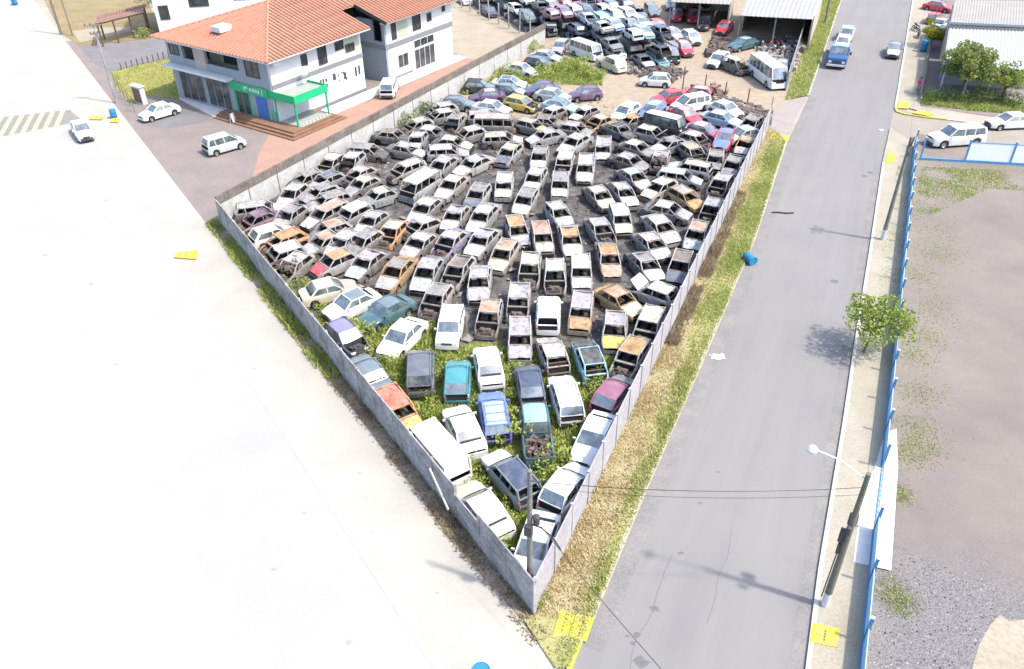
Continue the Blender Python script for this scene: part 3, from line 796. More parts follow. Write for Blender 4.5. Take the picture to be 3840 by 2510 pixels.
window('lane', 17.2, 19.0, 1.0, 2.5, fr='frame_white', off=-.3)
window('lane', 20.0, 23.6, 2.45, 3.4, fr='frame_white', off=-.3, mull=2)
window('lane', 20.0, 23.6, .14, 2.4, fr='frame_white', off=-.3, name='shop_door', mull=3)
window('short', 1.5, 3.4, 4.3, 5.9)
window('short', 13.1, 14.6, 4.7, 5.7)
window('short', 4.8, 8.8, 4.2, 6.0, off=1.9, name='balcony_door', mull=3)
window('short', 11.0, 12.5, 4.2, 6.0, off=1.9, name='balcony_door')
window('short', 6.4, 9.9, .3, 3.3, fr='blue_grey_and_shaded', name='shop_window', mull=2)
window('short', 10.3, 14.0, .3, 3.3, fr='blue_grey_and_shaded', name='shop_window', mull=2)
window('short', 3.6, 5.6, .3, 2.9, fr='canopy_green', name='shop_door', mull=1)
part('poster', 'panel_blue', bx(-.06, -.01, 1.2, 2.7, .35, 2.75))
# marks on the lane facade: dark vertical strokes and a cross, as seen
def marks(mb):
    def stroke(x, z, w, h, tilt=0):
        c, s2 = math.cos(tilt), math.sin(tilt); q = [(-w / 2, -h / 2), (w / 2, -h / 2), (w / 2, h / 2), (-w / 2, h / 2)]
        pts = [(x + a * c - b * s2, z + a * s2 + b * c) for a, b in q]
        f = [Vector((px, -.012, pz)) for px, pz in pts]; b2 = [Vector((px, -.004, pz)) for px, pz in pts]
        mb.face(f); mb.face(b2[::-1])
        for i in range(4): mb.face([f[i], b2[i], b2[(i + 1) % 4], f[(i + 1) % 4]])
    for x, h in ((6.0, .85), (6.35, .85), (6.75, .3), (6.78, .3)): stroke(x, 2.35 if h > .5 else (2.6 if x < 6.77 else 2.1), .24, h * 1.15)
    stroke(7.9, 2.62, .42, .65); stroke(8.5, 2.6, .16, .2); stroke(8.5, 2.1, .16, .2)
    stroke(9.4, 2.35, .26, .95, .35); stroke(9.4, 2.35, .2, .7, -.6); stroke(9.0, 2.8, .25, .1)
    stroke(11.0, 2.35, .27, .95); stroke(11.5, 2.4, .27, .9); stroke(4.6, 2.2, .22, .8); stroke(4.1, 2.1, .16, .4)
part('wall_marks', 'window_frame_dark', marks)
# hipped roof: ribbed tiles running down the slopes
EV = .95; RZ = 9.0
def roof_plane(name, p0, p1, apex0, apex1, n_rib, parent=bld, mat='roof_tile'):
    """eave p0->p1, ridge apex0->apex1; ribs every ~0.32 m clipped to the plane, stepped in courses"""
    p0, p1, a0, a1 = map(Vector, (p0, p1, apex0, apex1))
    e = (p1 - p0); L = e.length; e.normalize()
    nrm = e.cross(a0 - p0).normalized()
    if nrm.z < 0: nrm = -nrm
    up = nrm.cross(e).normalized()
    if up.z < 0: up = -up
    def hit(t):                                   # slope length available at distance t along the eave
        s0, h0 = (a0 - p0).dot(e), (a0 - p0).dot(up); s1, h1 = (a1 - p0).dot(e), (a1 - p0).dot(up)
        if t < s0: return h0 * t / max(s0, 1e-6)
        if t > s1: return h1 * (L - t) / max(L - s1, 1e-6)
        return h0 + (h1 - h0) * (t - s0) / max(s1 - s0, 1e-6)
    under = MB(); under.face([p0, p1, a1, a0]); 
    rib, gap = MB(), under
    w = L / n_rib
    for i in range(n_rib):
        t = (i + .5) * w; h = hit(t)
        if h < .15: continue
        nc = max(1, int(h / 1.6)); 
        c = p0 + e * t
        rows = []
        for k in range(nc + 1):
            for z in ((.0, .03) if 0 < k < nc else (.0,)):
                q = c + up * (h * k / nc) + nrm * (.02 + (.03 if (k == 0 or z) else 0))
                rows.append([q - e * (w * .27), q - e * (w * .17) + nrm * .12, q + e * (w * .17) + nrm * .12, q + e * (w * .27)])
        rib.grid(rows)
    b = under.obj(name, 'roof_tile_joint', parent)
    rib.obj('roof_tiles', mat, b, kind='stuff')
    return b
xe = 27.9
roof_plane('roof', (-EV, -EV, HE), (12.9, -EV, HE), (7.5, 7.5, RZ), (12.9, 7.5, RZ), 29)
roof_plane('roof', (15.0, -EV - .25, HE - .02), (xe, -EV - .25, HE - .02), (15.0, 7.5, RZ + .02), (xe, 7.5, RZ + .02), 27)
roof_plane('roof', (12.92, 3.0, HE + 1.235), (14.98, 3.0, HE + 1.235), (12.92, 7.5, RZ + .01), (14.98, 7.5, RZ + .01), 4)
roof_plane('roof', (-EV, 15.95, HE), (-EV, -EV, HE), (7.5, 7.5, RZ), (7.5, 7.5, RZ), 36)
roof_plane('roof', (xe, 15.95, HE), (-EV, 15.95, HE), (xe, 7.5, RZ), (7.5, 7.5, RZ), 58)
part('soffit', 'white_wall', lambda mb: (mb.box((6, -.5, HE - .06), (13.7, .85, .1)), mb.box((21.4, -.72, HE - .08), (12.9, .8, .1)), mb.box((-.5, 7.5, HE - .06), (.85, 16.6, .1))))
part('fascia', 'window_frame_dark', lambda mb: mb.beam((14.93, -1.25, HE + .05), (14.93, 3.0, HE + 1.32), .1, .34))
part('ridge_tiles', 'roof_tile', lambda mb: (mb.tube((7.5, 7.5, RZ + .05), (xe, 7.5, RZ + .05), .16), mb.tube((-EV, -EV, HE + .05), (7.5, 7.5, RZ + .05), .14), mb.tube((-EV, 15.95, HE + .05), (7.5, 7.5, RZ + .05), .14)))
part('skylight', 'frame_white', lambda mb: mb.box((1.9, 8.2, 7.62), (1.5, 1.3, .5)))
part('satellite_dish', 'frame_white', lambda mb: (mb.lathe([(0, 0), (.3, .05), (.5, .16)], (3.4, -1.0, 4.5), 'y', 14), mb.tube((3.4, -.05, 4.2), (3.4, -1.0, 4.5), .03)))
part('air_conditioner', 'frame_white', lambda mb: mb.box((.6, -.3, 6.0), (.9, .5, .55)))
# deck and green canopy
def deck(mb):
    for k, (e2, z) in enumerate(((0, .45), (.38, .30), (.76, .15))):
        mb.box(((-1.2 - e2 + 0) / 2 - .01, (7.2 - 3.2 - e2) / 2, z / 2), (1.2 + e2, 7.2 + 3.2 + e2, z - .002 * k))
        mb.box(((4.3 + e2) / 2, (-3.2 - e2) / 2 - .01, z / 2 + .003), (4.3 + e2, 3.2 + e2, z - .002 * k))
part('deck', 'deck_wood', deck)
part('deck_tiles', 'canopy_top', bx(.15, 4.1, -2.9, -.08, .46, .475))
can = part('canopy', 'canopy_top', bx(.1, 4.2, -2.55, -.02, 3.05, 3.15))
part('fascia', 'canopy_green', lambda mb: (mb.box((2.15, -2.62, 2.98), (4.3, .1, .75)), mb.box((.02, -.9, 2.98), (.1, 3.34, .75)), mb.box((-.10, 3.4, 3.05), (.12, 5.2, .85)), mb.box((4.25, -1.3, 2.98), (.1, 2.5, .75))))
part('sign_strokes', 'frame_white', lambda mb: [mb.box((-.17, y, 3.05 + dz), (.02, w, h)) for y, w, h, dz in ((4.0, .12, .45, .0), (3.7, .35, .2, .1), (3.1, .3, .3, 0), (2.7, .25, .35, 0), (2.35, .25, .3, 0), (2.0, .25, .32, 0), (1.5, .12, .5, 0))])
mb = MB(); mb.box((0, 0, 1.55), (.14, .14, 2.2)); pp = mb.mesh('canopy_post', 'canopy_green')
for x, y in ((.12, -2.5), (4.15, -2.5), (.0, .05), (.0, 5.7)): link('canopy_post', pp, bld, (x, y, 0))
part('railing', 'canopy_green', lambda mb: [mb.box((-.03, .2 + i * .5, .95), (.06, .06, .95)) for i in range(8)])
part('planter', 'frame_white', lambda mb: [mb.box((.6 + i * .45, -2.62, .55), (.12, .1, .2)) for i in range(8)])
t = thing('motorbike_board', 'small white sandwich board at the deck edge', 'sign', (*(-26.67,75.77), 0), UA + .4)
mb = MB(); mb.beam((0, -.2, 0), (0, 0, .95), .6, .04); mb.beam((0, .2, 0), (0, 0, .95), .6, .04); mb.obj('board', 'frame_white', t)
t.name = 'sandwich_board'

# white block behind, top left
wb = thing('white_house', 'white windowed house wall behind the tiled roof', 'building', (-44.3, 106.5, 0), math.radians(12))
mb = MB(); mb.box((13, 5, 5), (26, 10, 10)); mb.obj('wall', 'white_plaster', wb)
mb = MB(); mb.box((13, 5, 10.1), (26.6, 10.6, .2)); mb.obj('roof', 'white_plaster', wb)
for x0, x1, z0, z1 in ((.5, 1.7, 2.2, 3.9), (4.3, 6.7, 3.5, 5.0), (9.8, 13.5, 4.0, 5.2), (17, 20, 4.3, 6.2), (1.2, 2.4, 6.4, 7.8), (5, 7, 7.0, 8.4)):
    mb = MB(); mb.box(((x0 + x1) / 2, -.03, (z0 + z1) / 2), (x1 - x0, .06, z1 - z0)); f = mb.obj('window', 'window_frame_dark', wb)
    n = 3
    for i in range(n):
        w = (x1 - x0 - .2) / n; mb = MB(); mb.box((x0 + .1 + w * (i + .5), -.066, (z0 + z1) / 2), (w - .08, .012, z1 - z0 - .2)); mb.obj('pane', 'window_dark', f)
# pergola with tiled slats
pg = thing('pergola', 'brown slatted pergola on dark posts in the far left yard', 'pergola', (*(-50.24,102.89), 0), 0)
P = [Vector((-50.34,103.14)), Vector((-49.06,104.76)), Vector((-47.93,106.95)), Vector((-46.55,108.42))]; o0 = P[0]
mb = MB(); mb.box((0, 0, 1.35), (.16, .16, 2.7)); ps = mb.mesh('post', 'wood')
bk = Vector((-1.2, 3.4))
for p in P: link('post', ps, pg, (p.x - o0.x, p.y - o0.y, 0)); 
for p in (P[0], P[3]): link('post', ps, pg, (p.x - o0.x + bk.x, p.y - o0.y + bk.y, 0))
mb = MB(); mb.beam((0, 0, 2.72), (P[3].x - o0.x, P[3].y - o0.y, 2.72), .12, .16); mb.beam((bk.x, bk.y, 2.72), (P[3].x - o0.x + bk.x, P[3].y - o0.y + bk.y, 2.72), .12, .16); mb.obj('beam', 'wood', pg)
for i in range(17):
    q = (P[3] - P[0]) * (i / 16); mb = MB(); mb.beam((q.x - bk.x * .12, q.y - bk.y * .12, 2.86), (q.x + bk.x * 1.12, q.y + bk.y * 1.12, 2.86), .26, .06); mb.obj('slat', 'dark_tile', pg)

# ------------------------------------------------------------------ sheds in the far yard
def shed(label, pts, z, posts, hroof, mat, cat='shed', slope=.25, back=True):
    p = [Vector((a, b, 0)) for a, b in pts]                       # front left, front right, back right, back left
    o0 = p[0]; root = thing('open_shed', label, cat, (o0.x, o0.y, 0), 0)
    ed = (p[1] - p[0]); L = ed.length; n = int(L / .5)
    rows = []; low = []
    for i in range(n * 2 + 1):
        t = i / (n * 2); a = p[0].lerp(p[1], t) - o0; b = p[3].lerp(p[2], t) - o0; dz = .04 * (i % 2)
        rows.append([Vector((a.x, a.y, z + dz)), Vector((b.x, b.y, z + slope + dz))]); low.append([Vector((a.x, a.y, z + dz - .04)), Vector((b.x, b.y, z + slope + dz - .04))])
    mb = MB(); mb.grid(rows); mb.grid(low, True); mb.obj('roof', mat, root)
    mb = MB(); mb.box((0, 0, z / 2), (.16, .16, z)); ps = mb.mesh('post', 'post_concrete')
    for i in range(posts):
        a = p[0].lerp(p[1], i / (posts - 1)) - o0; a += (p[3] - p[0]).normalized() * .25; link('post', ps, root, (a.x, a.y, 0))
    if back:
        for a, b in ((p[3], p[2]), (p[2], p[1].lerp(p[2], .12)), (p[3], p[0].lerp(p[3], .5))):
            a, b = a - o0, b - o0; mb = MB(); mb.beam((a.x, a.y, z / 2), (b.x, b.y, z / 2), .1, z); mb.obj('wall', 'beige_wall', root)
    return root
shed('zinc roofed open shed beside the far grass verge', [(27.4, 98.4), (35.2, 96.2), (40.8, 109.5), (32.2, 112.4)], 3.6, 3, 3.6, 'zinc')
shed('dark lean-to shed left of the zinc roofed one', [(20.6, 106.4), (27.6, 104.6), (31, 115), (24, 117)], 3.4, 3, 3.4, 'beige_sheet')
# house on the right
hs = thing('white_roof_house', 'low house with white corrugated roof behind the corner trees', 'house', (0, 0, 0))
a, b, c, d = (Vector((*q, 0)) for q in ((43.66,80.97), (51.76,78.32), (57.47,89.29), (48.62,91.24)))
rows = []; low = []
n = 26
for i in range(n * 2 + 1):
    t = i / (n * 2); p, q = a.lerp(b, t), d.lerp(c, t); dz = .13 * (i % 2)
    rows.append([p + Vector((0, 0, 2.9 + dz)), q + Vector((0, 0, 3.6 + dz))]); low.append([p + Vector((0, 0, 2.84 + dz)), q + Vector((0, 0, 3.54 + dz))])
mb = MB(); mb.grid(rows); mb.grid(low, True); mb.obj('roof', 'white_sheet', hs)
mb = MB(); fr, bk2 = a.lerp(d, .25), d; fr2 = b.lerp(c, .25)
for p, q in ((a.lerp(d, .3).lerp(b, .03), b.lerp(c, .3)), (a.lerp(d, .3).lerp(b, .03), d.lerp(c, .03))): mb.beam((p.x, p.y, 1.4), (q.x, q.y, 1.4), .16, 2.8)
mb.obj('wall', 'blue_grey_and_shaded', hs)
ww = b - a; dn = (a.lerp(d, .3) - a); 
for t in (.25, .42, .6, .8):
    p = a.lerp(d, .3).lerp(b.lerp(c, .3), t); mb = MB(); u = ww.normalized(); mb.beam((p.x - u.x * .7, p.y - u.y * .7, 1.35), (p.x + u.x * .7, p.y + u.y * .7, 1.35), .26, 1.5); f = mb.obj('window', 'window_frame_dark', hs)
mb = MB(); mb.tube((0, 0, 0), (0, 0, 2.86), .08); ps = mb.mesh('porch_post', 'frame_white')
for t in (.04, .3, .55, .8): p = a.lerp(b, t) + (d - a).normalized() * .3; link('porch_post', ps, hs, (p.x, p.y, 0))
h2 = thing('beige_roof_house', 'house with flat beige roof behind the white corrugated roof', 'house', (0, 0, 0))
a, b, c, d = (Vector((*q, 0)) for q in ((49.06,92.14), (57.73,89.97), (63.11,100.07), (53.59,101.15)))
rows = []; low = []
for i in range(61):
    t = i / 60; p, q = a.lerp(b, t), d.lerp(c, t); dz = .04 * (i % 2)
    rows.append([p + Vector((0, 0, 3.9 + dz)), q + Vector((0, 0, 4.3 + dz))]); low.append([p + Vector((0, 0, 3.8 + dz)), q + Vector((0, 0, 4.2 + dz))])
mb = MB(); mb.grid(rows); mb.grid(low, True); mb.obj('roof', 'beige_sheet', h2)
mb = MB()
for p, q in ((a, b), (a, d), (d, c)): mb.beam((p.x, p.y, 1.9), (q.x, q.y, 1.9), .16, 3.78)
mb.obj('wall', 'beige_wall', h2)
mb = MB(); mb.beam((a.x - .2, a.y - .1, 4.05), (b.x, b.y - .1, 4.05), .16, .26); mb.obj('gutter', 'blue_grey_and_shaded', h2)
h3 = thing('far_house', 'house with pale roof at the top right corner', 'house', (*(65.95,123.60), 0), math.radians(-8))
mb = MB(); mb.box((12, 6, 2), (24, 9, 4)); mb.obj('wall', 'beige_wall', h3)
mb = MB(); mb.box((12, 6, 4.1), (25, 10, .2)); mb.obj('roof', 'beige_sheet', h3)

# ------------------------------------------------------------------ poles and cables
def pole(label, xy, h, mat, r=.16, arms=(), lamp=None, rot=0.0, base=None):
    t = thing('utility_pole', label, 'utility pole', (*xy, 0), rot)
    mb = MB(); mb.tube((0, 0, 0 if not base else .9), (0, 0, h), r, r * .62, 12); mb.obj('shaft', mat, t, smooth=True)
    if base:
        mb = MB(); mb.tube((0, 0, 0), (0, 0, .9), r + .005, r - .005, 12); mb.obj('painted_base', 'frame_white', t, smooth=True)
    for z, l in arms:
        mb = MB(); mb.box((0, -.14, z), (l, .09, .11)); a = mb.obj('crossarm', 'post_concrete', t)
        mb = MB()
        for x in (-l * .45, -l * .15, l * .2, l * .45): mb.lathe([(0, .0), (.05, .01), (.07, .06), (.04, .12), (.05, .16), (0, .19)], (x, -.14, z + .05), 'z', 8)
        mb.obj('insulators', 'window_frame_dark', a)
    return t
pr = pole('dark concrete utility pole with transformer gear on the right pavement', (12.46, 20.12), 7.5, 'pole_green', .15, (), rot=math.radians(60), base=True)
mb = MB(); mb.lathe([(0, 0), (.16, .0), (.17, .5), (.1, .58), (0, .6)], (.34, 0, 4.55), 'z', 12); mb.lathe([(0, 0), (.1, 0), (.1, .3), (0, .34)], (-.3, .05, 4.7), 'z', 10); mb.box((0, .2, 4.2), (.3, .2, .5)); mb.box((0, .16, 3.5), (.2, .16, .5)); mb.tube((-.3, 0, 4.6), (.34, 0, 4.6), .03); mb.obj('transformer_gear', 'window_frame_dark', pr)
mb = MB(); mb.tube((.1, .2, .4), (.1, .17, 3.4), .03); mb.obj('conduit', 'steel', pr)
mb = MB()
lx, ly = (10.57,20.79)
L0 = Matrix.Rotation(-math.radians(60), 3, 'Z') @ Vector((lx - 12.46, ly - 20.12, 0))
mb.tube((0, 0, 7.2), (L0.x * .5, L0.y * .5, 7.85), .03); mb.tube((L0.x * .5, L0.y * .5, 7.85), (L0.x * .92, L0.y * .92, 8.08), .03)
arm = mb.obj('lamp_arm', 'frame_white', pr)
mb = MB(); mb.lathe([(0, .12), (.12, .1), (.2, .0), (.19, -.08), (.1, -.14), (0, -.16)], (L0.x, L0.y, 8.1), 'z', 14); mb.obj('lamp_head', 'frame_white', arm, smooth=True)
pf = pole('grey concrete utility pole inside the front fence corner', (0.56, 20.75), 7.3, 'post_concrete', .14, (), rot=math.radians(-20))
mb = MB(); mb.lathe([(0, 0), (.13, .0), (.14, .4), (.08, .46), (0, .48)], (.26, 0, 4.6), 'z', 12); mb.box((0, -.17, 4.3), (.3, .2, .5)); mb.obj('junction_gear', 'window_frame_dark', pf)
mb = MB(); pts = [Vector((0, 0, 4.5)), Vector((.5, -.1, 4.55)), Vector((1.0, -.25, 4.35)), Vector((1.35, -.35, 3.9))]
for a, b in zip(pts, pts[1:]): mb.tube(a, b, .03)
mb.obj('drop_cable', 'wire', pf)
pole('slim concrete utility pole on the right pavement past the tree', (26.44, 50.34), 7.7, 'post_concrete', .15, ((7.3, 1.4), (6.6, 1.0)), rot=math.radians(60), base=True)
mb = MB(); 
pl = pole('concrete utility pole on the pale pavement by the lawn', (-40.41,81.96), 8.2, 'fence_concrete', .12, ((7.8, 1.6), (7.0, 1.0)), rot=math.radians(20))
pole('concrete utility pole at the far top left pavement', (-58.21,108.95), 8.0, 'post_concrete', .16, ((7.6, 1.4),), rot=math.radians(20))
pole('thin dark pole beside the far left yard path', (-56.39,108.22), 7.0, 'post_concrete', .10)
pole('concrete utility pole beside the far grass verge', (41.2, 108.0), 8, 'post_concrete', .15, ((7.6, 1.2),))
def cable(name, label, a, b, sag, r=.0075, n=14):
    a, b = Vector(a), Vector(b); mb = MB(); last = None
    for i in range(n + 1):
        t = i / n; p = a.lerp(b, t); p.z -= sag * 4 * t * (1 - t)
        if last is not None: mb.tube(last, p, r, n=4, cap=False)
        last = p
    o = mb.obj(name, 'wire', None, label=label, cat='cable', group='overhead cables'); return o
for k, (dz, dx) in enumerate(((6.95, -.4), (6.95, 0), (6.6, .3))):
    cable('cable', ['upper', 'middle', 'lower'][k] + ' thin cable crossing the road between the two near poles', (.56 + dx * .5, 20.6, dz), (12.4 + dx * .4, 20.0, dz), .35)
cable('cable', 'slack black cable running from the front pole over the near road', (.6, 20.6, 5.2), (9.5, 7.5, 4.6), .55, .013)
cable('cable', 'thin cable along the right pavement between utility poles', (12.46, 20.0, 6.9), (26.44, 50.3, 7.2), .5)
cable('cable', 'thin cable running up the right pavement beyond the slim pole', (26.44, 50.34, 7.2), (46, 93, 7.4), .6)

# ------------------------------------------------------------------ trees and shrubs
def crown(name, mat, blobs, nleaf, size, parent):
    """leaf-sized quads gathered in clumps"""
    n = 0; V = []
    for (c, r) in blobs:
        k = int(nleaf * r * r)
        d = nrs.normal(size=(k, 3)); d /= np.linalg.norm(d, axis=1)[:, None]
        rad = r * nrs.uniform(.45, 1.05, (k, 1)) ** .6
        P = np.array(c) + d * rad * np.array([1, 1, .8])
        u = nrs.normal(size=(k, 3)); u /= np.linalg.norm(u, axis=1)[:, None]
        w = np.cross(u, nrs.normal(size=(k, 3))); w /= np.linalg.norm(w, axis=1)[:, None]
        s = nrs.uniform(.55, 1.2, (k, 1)) * size
        V.append(np.stack([P - u * s * .5, P + w * s * .32, P + u * s * .5, P - w * s * .32], 1))
    return tris(name, np.concatenate(V), mat, None, parent, 4)
def tree(name, label, xy, h, R, mat, nb, nleaf, size, trunk_h, seed, flat_=.7, cat='tree', off=(0, 0), tr=.11):
    rr = random.Random(seed)
    t = thing(name, label, cat, (*xy, .02))
    mb = MB(); top = Vector((off[0] * .3, off[1] * .3, trunk_h)); mb.tube((0, 0, 0), top, tr, tr * .7, 8)
    blobs = []
    for i in range(nb):
        a = i * 2.399 + rr.uniform(-.4, .4); q = math.sqrt((i + .5) / nb) * R * .8
        z = trunk_h + (h - trunk_h) * (rr.uniform(.25, .95) * (1 - .45 * (q / R) ** 2)); c = Vector((math.cos(a) * q + off[0], math.sin(a) * q + off[1], z))
        blobs.append((tuple(c), rr.uniform(.26, .42) * R)); 
        mid = top.lerp(c, .5) + Vector((0, 0, .12)); mb.tube(top, mid, tr * .5, tr * .3, 5, False); mb.tube(mid, c, tr * .3, tr * .1, 5, False)
    mb.obj('trunk', 'bark', t, smooth=True)
    crown('crown', mat, blobs, nleaf, size, t)
    return t
tree('street_tree', 'small open crowned tree on the right pavement by the blue fence', (20.24,37.07), 3.15, 2.0, 'leaf', 22, 260, .2, 1.45, 3, off=(.45, .15), tr=.08)
tree('corner_tree', 'round olive green tree before the white roofed house', (45.57,79.65), 5.1, 2.75, 'olive_leaf', 24, 420, .25, 1.6, 5, tr=.17)
tree('corner_tree', 'smaller bright green tree right of the round olive one', (48.85,78.04), 4.0, 1.75, 'leaf', 14, 330, .24, 1.3, 8)
tree('yellow_tree', 'small yellow green tree on the far right pavement', (49.93,96.74), 3.3, 1.5, 'yellow_leaf', 14, 420, .24, .9, 9)
for k, (p, h, R, mt, lb) in enumerate((
    ((42.06,78.20), 1.3, 1.2, 'dark_leaf', 'dark hedge shrub nearest the cyclist'), ((43.48,78.45), 1.7, 1.2, 'dark_leaf', 'dark shrub at the foot of the round olive tree'),
    ((45.08,77.43), 1.5, 1.2, 'dark_leaf', 'dark hedge shrub between the two corner trees'), ((46.68,77.82), 1.9, 1.3, 'dark_leaf', 'upright dark shrub left of the bright green tree'),
    ((49.23,76.46), 1.2, 1.2, 'dark_leaf', 'low hedge shrub at right edge by the side street'), ((48.36,77.27), 1.4, 1.1, 'dark_leaf', 'dark shrub under the bright green tree'),
    ((-0.09,30.05), 1.7, 1.15, 'weed_leaf', 'tall leafy weed bush beside the teal pickup'), ((1.89,28.32), 1.3, 1.0, 'weed_leaf', 'leafy weed bush behind the slate estate car'),
    ((1.83,27.03), 1.1, .9, 'weed_leaf', 'low weed bush in front of pale aqua sedan'), ((-10.17,39.96), 1.0, .9, 'weed_leaf', 'weed bush between the dark teal sedan and fence'),
    ((-8.90,39.25), 1.2, .95, 'weed_leaf', 'weed bush left of the askew white sedan'), ((7.18,89.86), 1.6, 1.9, 'weed_leaf', 'tall weed thicket before the long white van'),
    ((4.03,88.96), 1.1, 1.8, 'weed_leaf', 'weed thicket behind the dark plum cars'), ((0.70,88.68), 1.0, 1.6, 'weed_leaf', 'low weed thicket beside white sedan at the block wall'),
    ((9.09,87.21), 1.0, 1.6, 'weed_leaf', 'low weed thicket at the edge of the sand track'), ((3.12,97.99), 1.2, 1.3, 'weed_leaf', 'weed thicket at the far end of the block wall'),
    ((-8.32,77.10), 1.3, 1.2, 'dark_leaf', 'dull green bush against the block wall'), ((-9.75,74.39), 1.1, 1.1, 'olive_leaf', 'olive bush low against the block wall'), ((-4.10,83.64), 1.2, 1.2, 'weed_leaf', 'bush by block wall near the black hatchback'),
    ((-46.71,106.88), 1.0, 1.3, 'weed_leaf', 'green flower bed bush under the pergola'), ((-52.26,122.99), 2.2, 1.6, 'dark_leaf', 'dark bush beyond the pergola'),
    ((-35.22,86.72), 1.0, .8, 'dark_leaf', 'small shrub at the lawn corner by the shop'))):
    tree('shrub', lb, p, h, R, mt, 9, 260, .2, .12, 40 + k, cat='shrub', tr=.04)

# grass, weeds and dry growth
yard_weeds = [tuple(C0 + Vector((0, .4))), (6.6, 33.5), (8.2, 37.4), (2.5, 37.5), (-3.0, 38.2), (-8.4, 43.8), (-12.6, 43.6), (-14.4, 43.2), (-8, 33.5)]
blades('weeds', 40000, poly_sampler(yard_weeds, lambda x, y: max(.05, .55 + 1.2 * noise.noise((x * .45, y * .45, 3)))), .15, .6, .06, 'weed_leaf')
ck = [(-12.42,43.32), (-10.72,41.70), (-9.97,40.64), (-8.99,40.06), (-8.40,38.80), (-6.50,36.33), (-6.22,34.99), (-5.92,33.94), (-4.94,39.81), (-4.33,36.91), (-4.09,35.40), (-2.54,36.54), (-2.37,34.40), (0.11,36.07), (0.00,34.53), (-4.76,33.47), (-4.40,32.47), (-4.04,31.11), (4.38,33.13), (4.15,34.23), (4.77,34.78), (2.79,31.44), (3.11,30.61), (2.28,29.68), (2.60,28.60), (-2.18,28.86), (-1.90,27.97), (-1.71,27.11), (-0.18,24.28), (-0.49,23.65), (-0.34,23.11), (1.38,27.60), (0.07,25.71), (-14.24,45.67), (-13.75,44.70), (-12.93,43.64), (-2.13,32.76), (-2.32,31.73), (0.04,33.42), (-7.83,37.92), (-11.62,42.20), (-7.18,36.67)]
wc = link('weed_clumps', None, kind='stuff'); wc.empty_display_size = .1
bl = []
for p in ck:
    for _ in range(5): bl.append(((p[0] + rnd.gauss(0, .35), p[1] + rnd.gauss(0, .35), rnd.uniform(.15, .55)), rnd.uniform(.25, .42)))
bpy.data.objects.remove(wc); wc = crown('weed_clumps', 'weed_leaf', bl, 620, .13, None); wc['kind'] = 'stuff'
def strip(p, q, w0, w1, d=None):
    p, q = Vector(p), Vector(q); u = (q - p).normalized(); nn = Vector((-u.y, u.x)); L = (q - p).length
    def f():
        t = rnd.uniform(0, L); o = w0 + (w1 - w0) * rnd.random() ** 1.6
        c = p + u * t + nn * o; k = .55 + .9 * noise.noise((c.x * .5, c.y * .5, 9))
        if rnd.random() > k: return None
        return (c.x, c.y, .5 + .5 * k)
    return f
blades('dry_weeds', 8000, strip(F0 - fd * 1, C0 + fd * 1.2, -.1, -.95), .08, .36, .04, 'brown_weed')
blades('weeds', 3500, strip(F0 - fd * 1, F0 + fd * 22, -.12, -1.0), .2, .6, .05, 'weed_leaf')
blades('weeds', 5000, strip(F0, C0, .15, 1.0), .2, .7, .05, 'weed_leaf')
rw = (W1 - C0).normalized()
blades('dry_grass', 10000, strip(C0 + rw * 0, W1, -.1, -1.5), .08, .36, .035, 'dry_blade')
blades('dry_grass', 5000, strip(C0 + rw * 0, C0 + rw * 20, -.1, -2.0), .06, .26, .035, 'dry_blade').location.z = .1
blades('dry_weeds', 4500, strip(C0 + rw * 20, C0 + rw * 42, -.1, -.8), .3, .7, .05, 'brown_weed')
vp = [tuple(Vector(v)) for v in VERGE]
blades('grass', 60000, poly_sampler(vp, lambda x, y: (.75 + .7 * noise.noise((x * .3, y * .3, 1))) * max(.3, min(1, ((x - .69) * .913 - (y - 19.95) * .408 - (1.25 if y < 40 else .7) - .5 * noise.noise((x * .5, y * .5, 8))) / .5))), .05, .2, .035, 'grass_blade').location.z = .1
blades('grass', 26000, poly_sampler([tuple(v) for v in VERGE2], lambda x, y: .9), .08, .3, .05, 'grass_blade').location.z = .1
blades('grass', 9000, poly_sampler([(-45.25,92.56), (-39.73,98.17), (-33.58,83.82), (-34.00,82.99), (-38.04,84.03), (-38.66,81.38), (-42.47,87.08)]), .05, .2, .05, 'grass_blade')
blades('weeds', 9000, poly_sampler([(-2.34,86.34), (-1.45,90.78), (4.04,95.35), (7.49,94.32), (10.40,88.63), (10.04,85.01)], lambda x, y: .6 + .8 * noise.noise((x * .3, y * .3, 4))), .2, .7, .07, 'weed_leaf')
lotp = [(x + .3, y) for x, y in FB[:-1]] + [(24, 17.5), (46, 62), (43, 63)]
spots = [((33.39,59.42), 1.6), ((36.20,61.82), 2.0), ((39.70,61.68), 2.2), ((31.44,55.63), 1.3), ((30.31,51.50), 1.6), ((29.41,48.39), 1.2), ((26.90,45.59), 1.0), ((25.98,41.49), 1.3), ((24.54,38.75), .9), ((23.03,36.67), .8), ((22.02,33.41), .9), ((20.57,30.51), .9), ((20.25,29.25), .8), ((19.26,28.66), .7), ((17.92,26.12), .4), ((15.38,20.89), .6), ((15.57,20.26), .5)]
def spot():
    c, r = spots[rnd.randrange(len(spots))]; x, y = c[0] + rnd.gauss(0, r * .8), c[1] + rnd.gauss(0, r * .8)
    return (x, y, .8) if (x - 12.97) > .4545 * (y - 17.44) + .3 else None
blades('grass', 15000, spot, .03, .14, .035, 'grass_blade')
blades('grass', 6000, poly_sampler([(34.61,62.93), (46.41,60.99), (44.34,57.42), (38.10,58.44), (29.63,52.86)], lambda x, y: .4 + noise.noise((x * .4, y * .4, 2))), .06, .25, .05, 'grass_blade')
hb = [(40.78,77.85), (42.06,80.46), (46.44,79.73), (52.30,76.94), (50.66,73.94), (44.61,75.85)]
